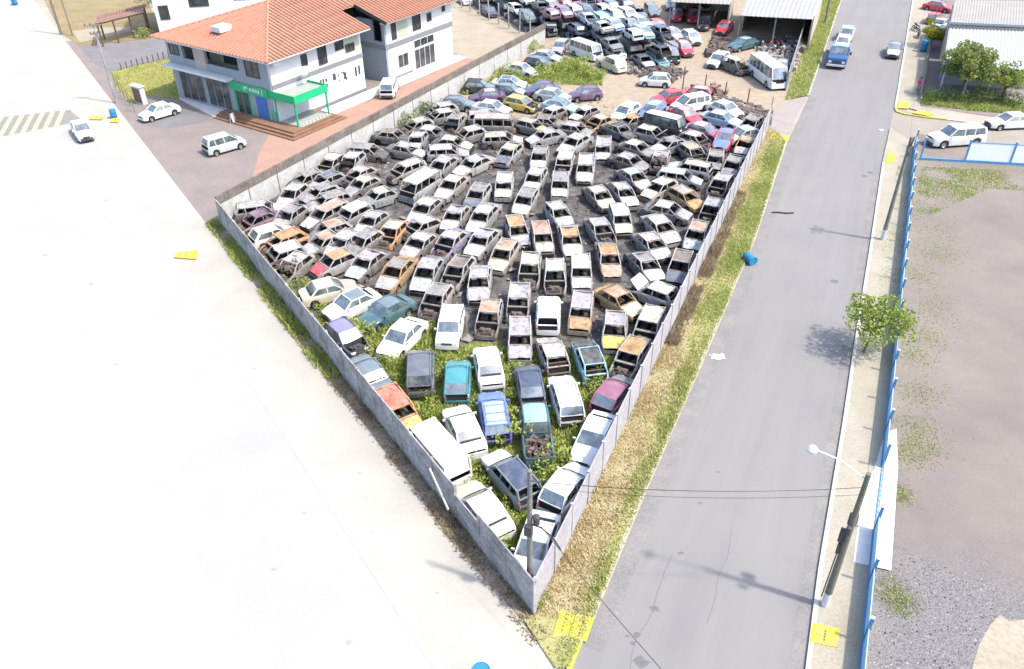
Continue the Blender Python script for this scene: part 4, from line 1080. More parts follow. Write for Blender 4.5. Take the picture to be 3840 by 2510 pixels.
blades('grass', 9000, poly_sampler(hb), .1, .45, .06, 'grass_blade')
blades('grass', 5000, poly_sampler([(26.14,50.35), (35.46,68.38), (35.66,67.37), (26.82,47.88), (20.98,35.52), (21.43,37.97)], lambda x, y: max(0, .2 + noise.noise((x * .3, y * .3, 6)))), .04, .15, .035, 'grass_blade').location.z = .1

# stones on the vacant lot, small wreckage over the burnt ground
def rubble(name, n, sampler, s0, s1, mat, flatz=.6):
    mb = MB()
    for _ in range(n * 3):
        p = sampler()
        if not p: continue
        s = rnd.uniform(s0, s1); mb.box((p[0], p[1], s * flatz * .4), (s, s * rnd.uniform(.3, 1.2), s * flatz), rnd.uniform(0, 3.14), rnd.uniform(.4, 1))
        n -= 1
        if n <= 0: break
    return mb.obj(name, mat, None, kind='stuff')
rubble('stones', 250, poly_sampler([(15.28,21.44), (16.89,22.64), (19.76,21.68), (19.78,20.29), (16.60,16.51), (12.58,16.58)]), .02, .06, 'kerb_stone')
rubble('stones', 300, poly_sampler([(15.28,21.44), (16.89,22.64), (19.76,21.68), (19.78,20.29), (16.60,16.51), (12.58,16.58)]), .03, .07, 'dark_inside')
burnt_area = [(-10.5, 41), (3, 37), (9.2, 39.5), (21, 65), (14, 77), (1, 84), (-10, 72), (-19, 56)]
rubble('debris', 2600, poly_sampler(burnt_area), .06, .34, 'scrap', .35)
rubble('debris', 800, poly_sampler(burnt_area), .05, .22, 'scrap_pale', .3)
mb = MB(); ps_ = poly_sampler(burnt_area)
for i in range(150):
    p = ps_()
    if not p: continue
    c = Vector((p[0], p[1], rnd.uniform(.06, .3))); a = Vector((rnd.uniform(-.4, .4), rnd.uniform(-.4, .4), rnd.uniform(-.15, .15))); b = Vector((-a.y, a.x, rnd.uniform(-.15, .15))) * rnd.uniform(.5, 1)
    m0 = c + Vector((0, 0, .06)); q = [c - a - b, c + a * .7 - b * .8, c + a * rnd.uniform(.4, 1.1) + b, c - a * rnd.uniform(.2, .9) + b * rnd.uniform(.3, .9)]
    for k in range(4): mb.face([q[k], q[(k + 1) % 4], m0])
mb.obj('loose_panels', 'burnt_paint', None, kind='stuff', col=(.16, .155, .15, .4))
rubble('debris', 700, poly_sampler([(7.71,97.38), (11.94,89.61), (17.42,85.35), (19.92,88.89), (18.57,92.09), (6.41,101.45)]), .1, .6, 'scrap', .7)
rubble('debris', 260, poly_sampler([(7.71,97.38), (11.94,89.61), (17.42,85.35), (19.92,88.89), (18.57,92.09), (6.41,101.45)]), .1, .5, 'scrap_pale', .7)
rubble('debris', 500, poly_sampler([(18.47,81.21), (21.96,81.04), (25.51,76.26), (23.99,73.67)]), .1, .7, 'scrap', .6)
rubble('debris', 300, poly_sampler([(18.55,81.60), (20.77,83.78), (22.54,79.72), (24.85,75.35), (24.14,74.23)]), .1, .6, 'scrap_pale', .6)
rubble('debris', 500, poly_sampler([(22.93,94.31), (25.43,101.29), (27.09,99.33), (25.21,93.36)]), .1, .8, 'scrap', .9)
rubble('debris', 420, poly_sampler([(27.34,91.62), (30.44,98.23), (36.36,101.60), (31.60,88.28), (29.69,89.91)]), .1, .7, 'scrap_pale', .9)

# stakes by the sand track
for k, (p, h, lb) in enumerate((((18.24,83.31), 2.4, 'tall thin stake behind the red cars'), ((20.28,82.22), 1.9, 'stake beside the red rusty scrap pile'), ((22.07,80.76), 1.6, 'stake in the middle of the scrap row'), ((23.75,78.30), 1.7, 'stake behind the rearmost white sedan'), ((24.90,74.31), 2.2, 'pale gate post at the wall end'))):
    t = thing('stake', lb, 'post', (*p, 0), group='stakes along the sand track'); mb = MB(); mb.tube((0, 0, 0), (.04, .03, h), .07, .06, 6); mb.obj('shaft', 'wood' if k < 4 else 'fence_concrete', t)
t = thing('scrap_pile', 'small reddish rusty scrap pile behind the red cars', 'scrap pile', (*(20.91,82.19), 0))
mb = MB()
for i in range(60): mb.box((rnd.gauss(0, .8), rnd.gauss(0, .5), rnd.uniform(0, .8)), (rnd.uniform(.2, .9), rnd.uniform(.05, .4), rnd.uniform(.04, .3)), rnd.uniform(0, 3))
mb.obj('scrap_metal', 'dark_tile', t)

# ------------------------------------------------------------------ cars
COL = dict(white=(.52, .525, .515), ash=(.30, .29, .285), cream=(.40, .365, .28), tan=(.29, .215, .155), ochre=(.30, .185, .06), grey=(.165, .162, .162), lilac=(.27, .255, .275),
    orange=(.40, .185, .065), black=(.022, .022, .024), brown=(.115, .09, .075), salmon=(.36, .21, .16), pink=(.36, .27, .265), aqua=(.29, .345, .34), yellow=(.45, .34, .06),
    silver=(.36, .385, .395), darkblue=(.065, .08, .115), yellowgrey=(.32, .30, .20), paleblue=(.25, .34, .44), violet=(.16, .145, .26), red=(.42, .03, .045), plum=(.10, .055, .105),
    yelloworange=(.50, .27, .07), lightblue=(.20, .40, .50), aquawhite=(.48, .56, .56), maroon=(.20, .075, .12), navy=(.05, .06, .095), teal=(.035, .19, .21), lightteal=(.20, .37, .40),
    blue=(.10, .15, .42), brick=(.44, .10, .05), slate=(.11, .135, .15), darkgrey=(.085, .09, .105), darkteal=(.04, .09, .10))
SPEC = {  # length, width, cowl, screen top, roof rear, rear belt, nose z, cowl z, belt z, roof z, boot z, front axle, rear axle
 'hatch': (3.75, 1.62, .92, .28, -1.25, -1.66, .70, .90, .90, 1.40, None, 1.15, -1.2),
 'box': (3.65, 1.56, .90, .42, -1.45, -1.66, .76, .90, .92, 1.42, None, 1.12, -1.18),
 'sedan': (4.2, 1.66, .98, .32, -.92, -1.42, .70, .90, .91, 1.38, .93, 1.3, -1.28),
 'wagon': (4.2, 1.64, 1.0, .36, -1.72, -1.96, .72, .90, .92, 1.41, None, 1.3, -1.3),
 'minivan': (4.1, 1.72, 1.28, .48, -1.72, -1.92, .78, 1.0, 1.0, 1.62, None, 1.28, -1.28),
 'van': (4.4, 1.72, 1.98, 1.62, -2.02, -2.14, 1.0, 1.15, 1.12, 1.92, None, 1.3, -1.25),
 'bus': (6.0, 2.0, 2.8, 2.4, -2.82, -2.95, 1.0, 1.2, 1.2, 2.35, None, 1.8, -1.7),
 'pickup': (4.7, 1.70, 1.95, 1.45, -.25, -.4, .86, 1.0, 1.0, 1.62, .92, 1.4, -1.35),
 'suv': (4.8, 1.80, 1.2, .55, -2.05, -2.26, .98, 1.10, 1.10, 1.76, None, 1.5, -1.45),
 'bigpickup': (5.2, 1.85, 1.35, .75, -.95, -1.15, .98, 1.14, 1.14, 1.80, 1.08, 1.6, -1.55)}
TPL = {}
def lerp_tab(tab, x):
    for (a, va), (b, vb) in zip(tab, tab[1:]):
        if b <= x <= a: return va + (vb - va) * ((a - x) / max(a - b, 1e-6))
    return tab[0][1] if x > tab[0][0] else tab[-1][1]
def template(t, burnt, var):
    key = (t, burnt, var)
    if key in TPL: return TPL[key]
    rr = random.Random(hash((len(t), t[0] == 'h', var)) + ord(t[0]) * 31 + var)
    L, W, cw, wt, rr_x, rb, zn, zc, zb, zr, zd, ax, bx_ = SPEC[t]
    hl = L / 2; box = t in ('box', 'van', 'bus')
    wr = .29 if t not in ('bus', 'bigpickup', 'suv') else .37
    if burnt: pass
    top = [(hl, zn - .16), (hl - .08, zn - .03), (hl - .2, zn), (cw, zc), (wt, zb), (rb, zb)] + ([(rb - .02, zd), (-hl + .12, zd - .02), (-hl, zd - .2)] if zd else [(-hl + .1, zb - .05), (-hl, zb - .28)])
    def hw(x):
        f = max(0, (x - (hl - .7)) / .7); r = max(0, (-x - (hl - .6)) / .6)
        return W / 2 * (1 - (.08 if box else .20) * f * f - (.06 if box else .13) * r * r)
    arch = wr + .07
    def zbot(x):
        z = .20 + .06 * (abs(x) / hl) ** 4
        for c in (ax, bx_):
            d = abs(x - c)
            if d < arch: z = max(z, wr + math.sqrt(max(arch * arch - d * d, 0)) * .95)
        return z
    xs = sorted(set([hl, hl - .04, hl - .1, hl - .2, hl - .4, cw, wt, rr_x, rb, -hl, -hl + .05, -hl + .12, -hl + .3] + ([rb - .02] if zd else [])
        + [c + arch * k for c in (ax, bx_) for k in (-1.001, -.92, -.7, -.36, 0, .36, .7, .92, 1.001)] + [cw * .5, 0, -.6]), reverse=True)
    xs = [x for i, x in enumerate(xs) if i == 0 or xs[i - 1] - x > .012]
    parts = []
    bodym = 'burnt_paint' if burnt else 'car_paint'
    # --- body shell
    mb = MB()
    def ring(x, sgn):
        w = hw(x); b = zbot(x); tt = lerp_tab(top, x); tt = max(tt, b + .06); h = tt - b
        dn = (rr.uniform(-.02, .02) if burnt else 0)
        return [Vector((x, sgn * (w * .90), b - .0)), Vector((x, sgn * (w * .985 + dn * .4), b + .05)), Vector((x, sgn * (w + dn), b + h * .5)), Vector((x, sgn * (w * .985 + dn * .5), tt - min(.10, h * .3))), Vector((x, sgn * w * .945, tt - .02)), Vector((x, sgn * w * .87, tt))]
    for sgn in (1, -1):
        rings = [ring(x, sgn) for x in xs]; mb.grid(rings, sgn < 0)
        inner = [[Vector((x, sgn * hw(x) * .865, lerp_tab(top, x) - .004)), Vector((x, sgn * hw(x) * .84, .32))] for x in xs if rb - .01 <= x <= cw + .01]
        mb.mi = 1; mb.grid(inner); mb.mi = 0
    for x in (hl, -hl):
        a, b = ring(x, 1), ring(x, -1); mb.grid([[p for p in a], [p for p in b]])
    # scuttle and rear shelf, floor, bulkheads
    w = hw(cw); mb.grid([[Vector((cw + .02, y * w * .87, zc - .005)), Vector((cw - .16, y * w * .87, zb - .01))] for y in (-1, -.5, 0, .5, 1)])
    mb.mi = 1
    mb.box((0, 0, .27), (L * .94, W * .84, .06)); mb.box((cw - .02, 0, .6), (.03, W * .84, .62)); mb.box((rb + .02, 0, .58), (.03, W * .84, .58 if zd else .4)); mb.box((cw - .17, 0, zb - .14), (.28, W * .8, .18))
    mb.mi = 0
    yb, yt = .90, (.77 if not box else .84)
    hwm = W / 2
    zt = zr - .05
    A0, A1 = (cw - .02, hw(cw) * yb, zc), (wt, hwm * yt, zt)
    Cb, Ct = (rb + (.0 if not zd else .0), hw(rb) * yb, zb), (rr_x, hwm * yt, zt)
    fb = [-.18] if t in ('hatch', 'box', 'pickup') else [-.22]
    if t in ('wagon', 'minivan', 'suv'): fb = [-.2, -1.12]
    if t == 'van': fb = [.95, -.2, -1.2]
    if t == 'bus': fb = [1.8, .8, -.2, -1.15, -2.05]
    if t == 'bigpickup': fb = [-.1]
    parts.append(('body', mb.mesh('body', [bodym, 'char' if burnt else 'cabin'], True), 'b', None)); mb = MB()
    for sgn in (1, -1):
        s3 = lambda p: (p[0], p[1] * sgn, p[2])
        mb.beam(s3(A0), s3(A1), .06, .075, (1, 0, 0)); mb.beam(s3(Cb), s3(Ct), .06, .20 if not zd else .13, (1, 0, 0))
        for fx in fb:
            mb.beam((fx, hw(fx) * yb * sgn, zb), (fx - .04, hwm * yt * sgn, zt), .05, .08, (1, 0, 0))
        mb.beam(s3((wt + .03, A1[1], A1[2])), s3((rr_x - .03, Ct[1], Ct[2])), .07, .06)
        mb.beam((wt, hw(cw) * yb * sgn * .985, zb + .01), (rb, hw(rb) * yb * sgn * .985, zb + .01), .03, .03)
    mb.beam((wt, -A1[1], zt), (wt, A1[1], zt), .06, .05); mb.beam((rr_x, -Ct[1], zt), (rr_x, Ct[1], zt), .06, .05)
    if not zd: mb.beam((rb - .01, -hw(rb) * .86, zb + .01), (rb - .01, hw(rb) * .86, zb + .01), .10, .05)
    else: mb.beam((rb, -hw(rb) * .86, zb + .01), (rb, hw(rb) * .86, zb + .01), .10, .04)
    parts.append(('window_frame', mb.mesh('window_frame', bodym, True), 'f', None)); mb = MB()
    if t in ('pickup', 'bigpickup'):
        mb.mi = 0
        mb.box((rb + .0, 0, (zb + .3) / 2 + .1), (.05, W * .86, zb - .3))
        mb.mi = 1; mb.box(((rb - hl) / 2, 0, .56), (hl + rb - .1, W * .8, .04)); mb.mi = 0
        for sgn in (1, -1): mb.box(((rb - hl) / 2, sgn * hwm * .85, .74), (hl + rb - .1, .03, .36))
        mb.box((-hl + .06, 0, .74), (.05, W * .84, .36))
        parts.append(('cargo_bed', mb.mesh('cargo_bed', [bodym, 'cabin'], True), 'b', None))
    # --- roof panel, sagging when burnt
    mb = MB(); rows = []; n = 7
    for i in range(n):
        u = i / (n - 1); x = wt + .02 + (rr_x - wt - .04) * u
        r = []
        for j in range(7):
            v = -1 + j / 3
            z = zr - .055 * v * v - .05 * (2 * u - 1) ** 2
            wk = 1 - (.03 if box else .09) * abs(2 * u - 1) ** 3
            if burnt: z += noise.noise((x * 1.5 + var * 7, v * 1.4, ord(t[0]))) * .11 - (.03 + .05 * var) * (1 - v * v)
            elif t == 'van': z += .018 * (i % 2)
            r.append(Vector((x, v * hwm * yt * wk, z)))
        rows.append(r)
    mb.grid(rows); mb.grid([[p - Vector((0, 0, .035)) for p in r] for r in rows], True)
    parts.append(('roof', mb.mesh('roof', bodym, True), 'r', None))
    # --- bonnet
    if t not in ('van', 'bus'):
        mb = MB(); rows = []
        for i in range(6):
            x = hl - .06 + (cw + .03 - hl + .06) * i / 5
            r = []
            for j in range(7):
                v = -1 + j / 3; z = lerp_tab(top, x) + .012 + .035 * (1 - v * v) * min(1, i / 2)
                if burnt: z += noise.noise((x * 2 + var * 3, v * 1.4, 5)) * .08
                r.append(Vector((x, v * hw(x) * .865, z)))
            rows.append(r)
        mb.grid(rows); mb.grid([[p - Vector((0, 0, .02)) for p in r] for r in rows], True)
        parts.append(('bonnet', mb.mesh('bonnet', bodym, True), 'h', None))
        mb = MB(); mb.box(((hl + cw) / 2, 0, .42), (hl - cw - .1, W * .7, .1)); mb.box(((hl + cw) / 2, .05, .58), (.42, .5, .3)); mb.box(((hl + cw) / 2 - .15, -.3, .6), (.3, .2, .22), .3); mb.box((hl - .22, 0, .52), (.06, .7, .3)); mb.lathe([(0, 0), (.14, 0), (.14, .08), (0, .09)], ((hl + cw) / 2 + .05, .1, .73), 'z', 10)
        parts.append(('engine', mb.mesh('engine', 'scrap' if burnt else 'trim'), None, 'E'))
    if zd and t == 'sedan':
        mb = MB(); rows = []
        for i in range(4):
            x = rb - .06 + (-hl + .05 - rb + .06) * i / 3
            rows.append([Vector((x, v * hw(x) * .865, lerp_tab(top, x) + .012 + .02 * (1 - v * v) + (noise.noise((x * 2, v, var)) * .04 if burnt else 0))) for v in (-1, -.5, 0, .5, 1)])
        mb.grid(rows); mb.grid([[p - Vector((0, 0, .02)) for p in r] for r in rows], True)
        parts.append(('boot_lid', mb.mesh('boot_lid', bodym, True), 'b', None))
    # --- doors, a touch proud of the flank
    nd = [(wt + .32 if t not in ('van', 'bus') else wt + .1, fb[0] + .04)] + ([(fb[0] - .02, bx_ + arch * .8)] if t in ('sedan', 'wagon', 'minivan', 'bigpickup', 'hatch', 'suv') else [])
    for x1, x0 in nd:
        if x1 - x0 < .3: continue
        for sgn in (1, -1):
            mb = MB(); rows = []
            for i in range(4):
                x = x1 + (x0 - x1) * i / 3; q = ring(x, sgn); o = Vector((0, sgn * .008, 0))
                b = max(.28, zbot(x) + .04)
                yy = abs(q[2].y)
                rows.append([Vector((x, sgn * (yy * .99 + .008), b)), Vector((x, sgn * (yy + .010), (b + zb) / 2)), Vector((x, sgn * (yy * .985 + .008), zb - .09)), Vector((x, sgn * (hw(x) * .945 + .008), zb - .012))])
            mb.grid(rows, sgn < 0)
            parts.append(('door', mb.mesh('door', bodym, True), 'b', None))
    # --- bumpers
    for nm, x, sg in (('front_bumper', hl, 1), ('rear_bumper', -hl, -1)):
        mb = MB(); w = hw(x)
        r = [[Vector((x - sg * .16, y * w * 1.04, z)) if abs(y) == 1 else Vector((x + sg * .05 * (1 - y * y), y * w, z)) for y in (-1, -.9, -.45, 0, .45, .9, 1)] for z in (.28, .36, .48, .52)]
        mb.grid(r)
        parts.append((nm, mb.mesh(nm, 'char' if burnt else ('trim' if var else 'tinted_metal'), True), 'd' if var else 'b', 'F' if sg > 0 else None))
    # --- seats
    xf = (wt + .1) - .62 if t not in ('van', 'bus') else wt - .5
    smat = 'seat_springs' if burnt else 'cabin'
    for nm, x, y, w in (('seat', xf, .36, .46), ('seat', xf, -.36, .46), ('rear_seat', xf - .85, 0, 1.15)):
        if nm == 'rear_seat' and t == 'pickup': continue
        mb = MB(); mb.box((x, y, .52), (.46, w, .12)); mb.beam((x - .22, y, .55), (x - .36, y, 1.06 if zr > 1.3 else 1.0), w, .08, (1, 0, 0))
        parts.append((nm, mb.mesh(nm, smat), None, None))
    mb = MB(); c = Vector((cw - .36, .36, zb + .0)); nseg = 12
    rim_p = [c + Vector((math.sin(i / nseg * 6.283) * .09, math.cos(i / nseg * 6.283) * .17, math.sin(i / nseg * 6.283) * .14)) for i in range(nseg)]
    for i in range(nseg): mb.tube(rim_p[i], rim_p[(i + 1) % nseg], .012, n=4, cap=False)
    mb.tube(c, c + Vector((.25, 0, -.12)), .015, n=4)
    parts.append(('steering_wheel', mb.mesh('steering_wheel', 'char' if burnt else 'trim'), None, None))
    # --- glass
    if not burnt:
        def pane(nm, rows, flip=False):
            mb = MB(); mb.grid(rows, flip); parts.append((nm, mb.mesh(nm, 'glass', True), None, 'G'))
        k = .97
        ya, yt2 = hw(cw) * yb * k, A1[1] * k
        pane('windscreen', [[Vector((A0[0] + (A1[0] - A0[0]) * u + .05 * (1 - v * v), v * (ya + (yt2 - ya) * u), zc + .0 + (zt + .02 - zc) * u)) for v in (-1, -.5, 0, .5, 1)] for u in (0, .5, 1)])
        yc, yt3 = hw(rb) * yb * k, Ct[1] * k
        pane('rear_window', [[Vector((Cb[0] + (Ct[0] - Cb[0]) * u - .04 * (1 - v * v), v * (yc + (yt3 - yc) * u), zb + .03 + (zt + .02 - zb - .03) * u)) for v in (-1, -.5, 0, .5, 1)] for u in (0, .5, 1)])
        edges = [(A0[0] - .06, A1[0] - .04)] + [(fx, fx - .04) for fx in fb] + [(Cb[0] + .06, Ct[0] + .06)]
        for (b1, t1), (b0, t0) in zip(edges, edges[1:]):
            for sgn in (1, -1):
                pane('side_window', [[Vector((b1 - .03, hw(b1) * yb * sgn, zb + .01)), Vector((t1 - .03, hwm * yt * sgn, zt))], [Vector((b0 + .03, hw(b0) * yb * sgn, zb + .01)), Vector((t0 + .03, hwm * yt * sgn, zt))]])
        for sgn in (1, -1):
            mb = MB(); x = hl - .03; y = hw(hl - .05) * .72; z = zn - .12; mb.beam((x - .03, sgn * (y - .17), z), (x - .07, sgn * (y + .15), z), .07, .13); parts.append(('headlight', mb.mesh('headlight', 'light_clear'), None, 'L'))
            mb = MB(); x = -hl + .02; z = (zb if not zd else zd) - .25; y = hw(-hl + .05) * .84; mb.beam((x + .02, sgn * (y - .05), z), (x + .06, sgn * (y + .10), z), .06, .12 if zd else .2); parts.append(('tail_light', mb.mesh('tail_light', 'light_red'), None, 'L'))
            mb = MB(); mb.box((cw - .22, sgn * (hw(cw) + .07), zb + .05), (.08, .16, .11)); parts.append(('mirror', mb.mesh('mirror', 'tinted_metal'), 'b', 'L'))
        mb = MB(); mb.box((hl - .012, 0, zn - .15), (.03, W * .42, .09)); parts.append(('grille', mb.mesh('grille', 'trim'), None, 'L'))
    # --- wheels
    mb = MB(); r, ww = (wr, .17) if not burnt else (wr * .74, .15)
    if burnt:
        mb.lathe([(r * .2, -ww / 2 + .04), (r * .7, -ww / 2 + .03), (r, -ww / 2), (r * .93, 0), (r, ww / 2), (r * .7, ww / 2 - .03), (0, ww / 2 - .03)], (0, 0, 0), 'y', 14)
        wm, rm = mb.mesh('wheel', 'burnt_rim', True), None
    else:
        mb.lathe([(r * .62, -ww / 2), (r * .93, -ww / 2), (r, -ww / 2 + .03), (r, ww / 2 - .03), (r * .93, ww / 2), (r * .62, ww / 2)], (0, 0, 0), 'y', 18); wm = mb.mesh('wheel', 'tyre', True)
        mb = MB(); mb.lathe([(r * .64, -ww / 2 + .01), (r * .6, -ww / 2 + .01), (r * .5, -ww / 2 + .05), (r * .15, -ww / 2 + .03), (0, -ww / 2 + .02)], (0, 0, 0), 'y', 14); mb.lathe([(r * .64, ww / 2 - .01), (r * .6, ww / 2 - .01), (r * .5, ww / 2 - .05), (r * .15, ww / 2 - .03), (0, ww / 2 - .02)], (0, 0, 0), 'y', 14); rm = mb.mesh('rim', 'rim', True)
    TPL[key] = dict(parts=parts, wheel=wm, rim=rm, wx=(ax, bx_), wy=hwm - .10, wr=r, drop=(wr - r) if burnt else 0, cw=cw, hl=hl, rx=(wt, rr_x), zr=zr, W=W, zc=zc, rb=rb)
    return TPL[key]
mb = MB(); 
for s in (1, -1): mb.tube((.1, s * .56, .06), (-1.5, s * .56, .06), .018, n=5)
for x in (0, -.7, -1.4): mb.tube((x, -.56, .06), (x, .56, .06), .014, n=5)
RACK = mb.mesh('roof_rack', 'trim')
mb = MB(); jr = random.Random(4)
for i in range(70): mb.box((jr.uniform(-.8, .8), jr.uniform(-.62, .62), jr.uniform(.0, .35)), (jr.uniform(.05, .5), jr.uniform(.03, .3), jr.uniform(.03, .25)), jr.uniform(0, 3), jr.uniform(.5, 1))
for i in range(16): a = Vector((jr.uniform(-.8, .8), jr.uniform(-.6, .6), jr.uniform(.1, .4))); mb.tube(a, a + Vector((jr.uniform(-.5, .5), jr.uniform(-.4, .4), jr.uniform(-.1, .3))), .02, n=4)
JUNK = mb.mesh('scrap_load', 'scrap')
cr = random.Random(21); BLANK = {}
def car(x, y, z, deg, tilt, s, t, cond, bc, rc, hc, fl, group, label, name=None):
    burnt = cond == 'b'; var = cr.randint(0, 2) if burnt else cr.randint(0, 1)
    T = template(t, burnt, var)
    nm = name or ('burnt_car' if burnt else {'van': 'van', 'bus': 'minibus', 'pickup': 'pickup', 'bigpickup': 'pickup', 'minivan': 'minivan', 'suv': 'suv'}.get(t, 'car'))
    root = thing(nm, label, {'van': 'van', 'bus': 'minibus', 'pickup': 'pickup', 'bigpickup': 'pickup', 'minivan': 'minivan', 'suv': 'suv'}.get(t, 'car'), (x, y, z - T['drop'] * s + .02), math.radians(deg), group)
    root.rotation_euler = (tilt + (cr.gauss(0, .028) if burnt else 0), (cr.gauss(0, .022) if burnt else 0), math.radians(deg)); root.scale = (s * .97, .92, .80 if 'p' in fl else .95)
    rust = cr.choice((0, 0, .12, .25, .55)) if burnt else 0
    def tint(c, ru, j=.08):
        k = (1 + cr.uniform(-j, j)) * ((.74 if c == 'white' else .92) if burnt else 1); return (*[min(.7, v * k) for v in COL[c]], ru)
    bcol = tint(bc, rust); hot = ('orange', 'ochre', 'tan', 'salmon', 'yelloworange', 'brown')
    if burnt:
        k = .5 if bc in ('ash', 'grey', 'white', 'cream', 'tan', 'brown', 'silver', 'lilac', 'aqua') else .85
        bcol = (*[v * k for v in bcol[:3]], rust)
    fcol = tint('ash' if bc not in ('orange', 'ochre', 'plum', 'yellow', 'lightblue') else bc, rust) if burnt else bcol
    cols = {'f': fcol, 'b': bcol, 'r': tint(rc, .8 if rc in hot else rust * .6), 'h': tint(hc, .7 if hc in hot else rust * .6), 'd': (.03, .03, .032, 0)}
    made = {}; ns = 0
    scr = 'p' in fl
    for pn, me, role, tag in T['parts']:
        if pn == 'bonnet' and 'n' in fl: continue
        if tag == 'E' or pn == 'engine':
            if not ('n' in fl or 'o' in fl): continue
        if pn == 'side_window': ns += 1
        solid = 'w' in fl and (pn == 'rear_window' or (pn == 'side_window' and ns > 2))
        if solid:
            if me.name + '_panel' not in BLANK:
                bm_ = me.copy(); bm_.materials.clear(); bm_.materials.append(MATS['car_paint']); BLANK[me.name + '_panel'] = bm_
            me = BLANK[me.name + '_panel']; pn = 'side_panel' if pn == 'side_window' else 'rear_panel'
        if tag == 'G' and ('g' in fl or (scr and cr.random() < .4)): continue
        if tag == 'L' and scr: continue
        if pn in ('seat', 'rear_seat', 'steering_wheel') and scr: continue
        if burnt and pn == 'door' and cr.random() < .12: continue
        if burnt and pn in ('front_bumper', 'rear_bumper') and cr.random() < .55: continue
        o = bpy.data.objects.new(pn, me); C.objects.link(o); o.parent = root
        o.color = cols[role] if role else (bcol if solid else (1, 1, 1, 1))
        if pn == 'bonnet' and 'o' in fl:
            o.location = (T['cw'] - math.cos(1.0) * T['cw'] - math.sin(1.0) * T['zc'] + .12, 0, T['zc'] - math.cos(1.0) * T['zc'] + math.sin(1.0) * T['cw'] + .0)
            o.rotation_euler = (0, -1.0, 0); o.location = Vector((T['cw'], 0, T['zc'])) - Matrix.Rotation(-1.0, 3, 'Y') @ Vector((T['cw'], 0, T['zc']))
        elif burnt and pn in ('bonnet', 'boot_lid'):
            o.rotation_euler = (cr.uniform(-.015, .015), cr.uniform(-.012, .012), cr.uniform(-.02, .02))
        made[pn] = o
    if not (scr and cr.random() < .5):
        for wx in T['wx']:
            for sy in (1, -1):
                if burnt and cr.random() < .08: continue
                o = bpy.data.objects.new('wheel', T['wheel']); C.objects.link(o); o.parent = root; o.location = (wx, sy * T['wy'], T['wr'] + T['drop'])
                if T['rim'] and not scr:
                    q = bpy.data.objects.new('rim', T['rim']); C.objects.link(q); q.parent = o
    if 'k' in fl or (t == 'wagon' and not burnt and bc == 'blue'):
        o = bpy.data.objects.new('roof_rack', RACK); C.objects.link(o); o.parent = root; o.location = (-.1, 0, T['zr'] - .02)
    if 'j' in fl:
        o = link('scrap_load', JUNK, root, ((-1.4 if t == 'pickup' else .2), 0, .55 if t == 'pickup' else .9)); o['kind'] = 'stuff'
    return root
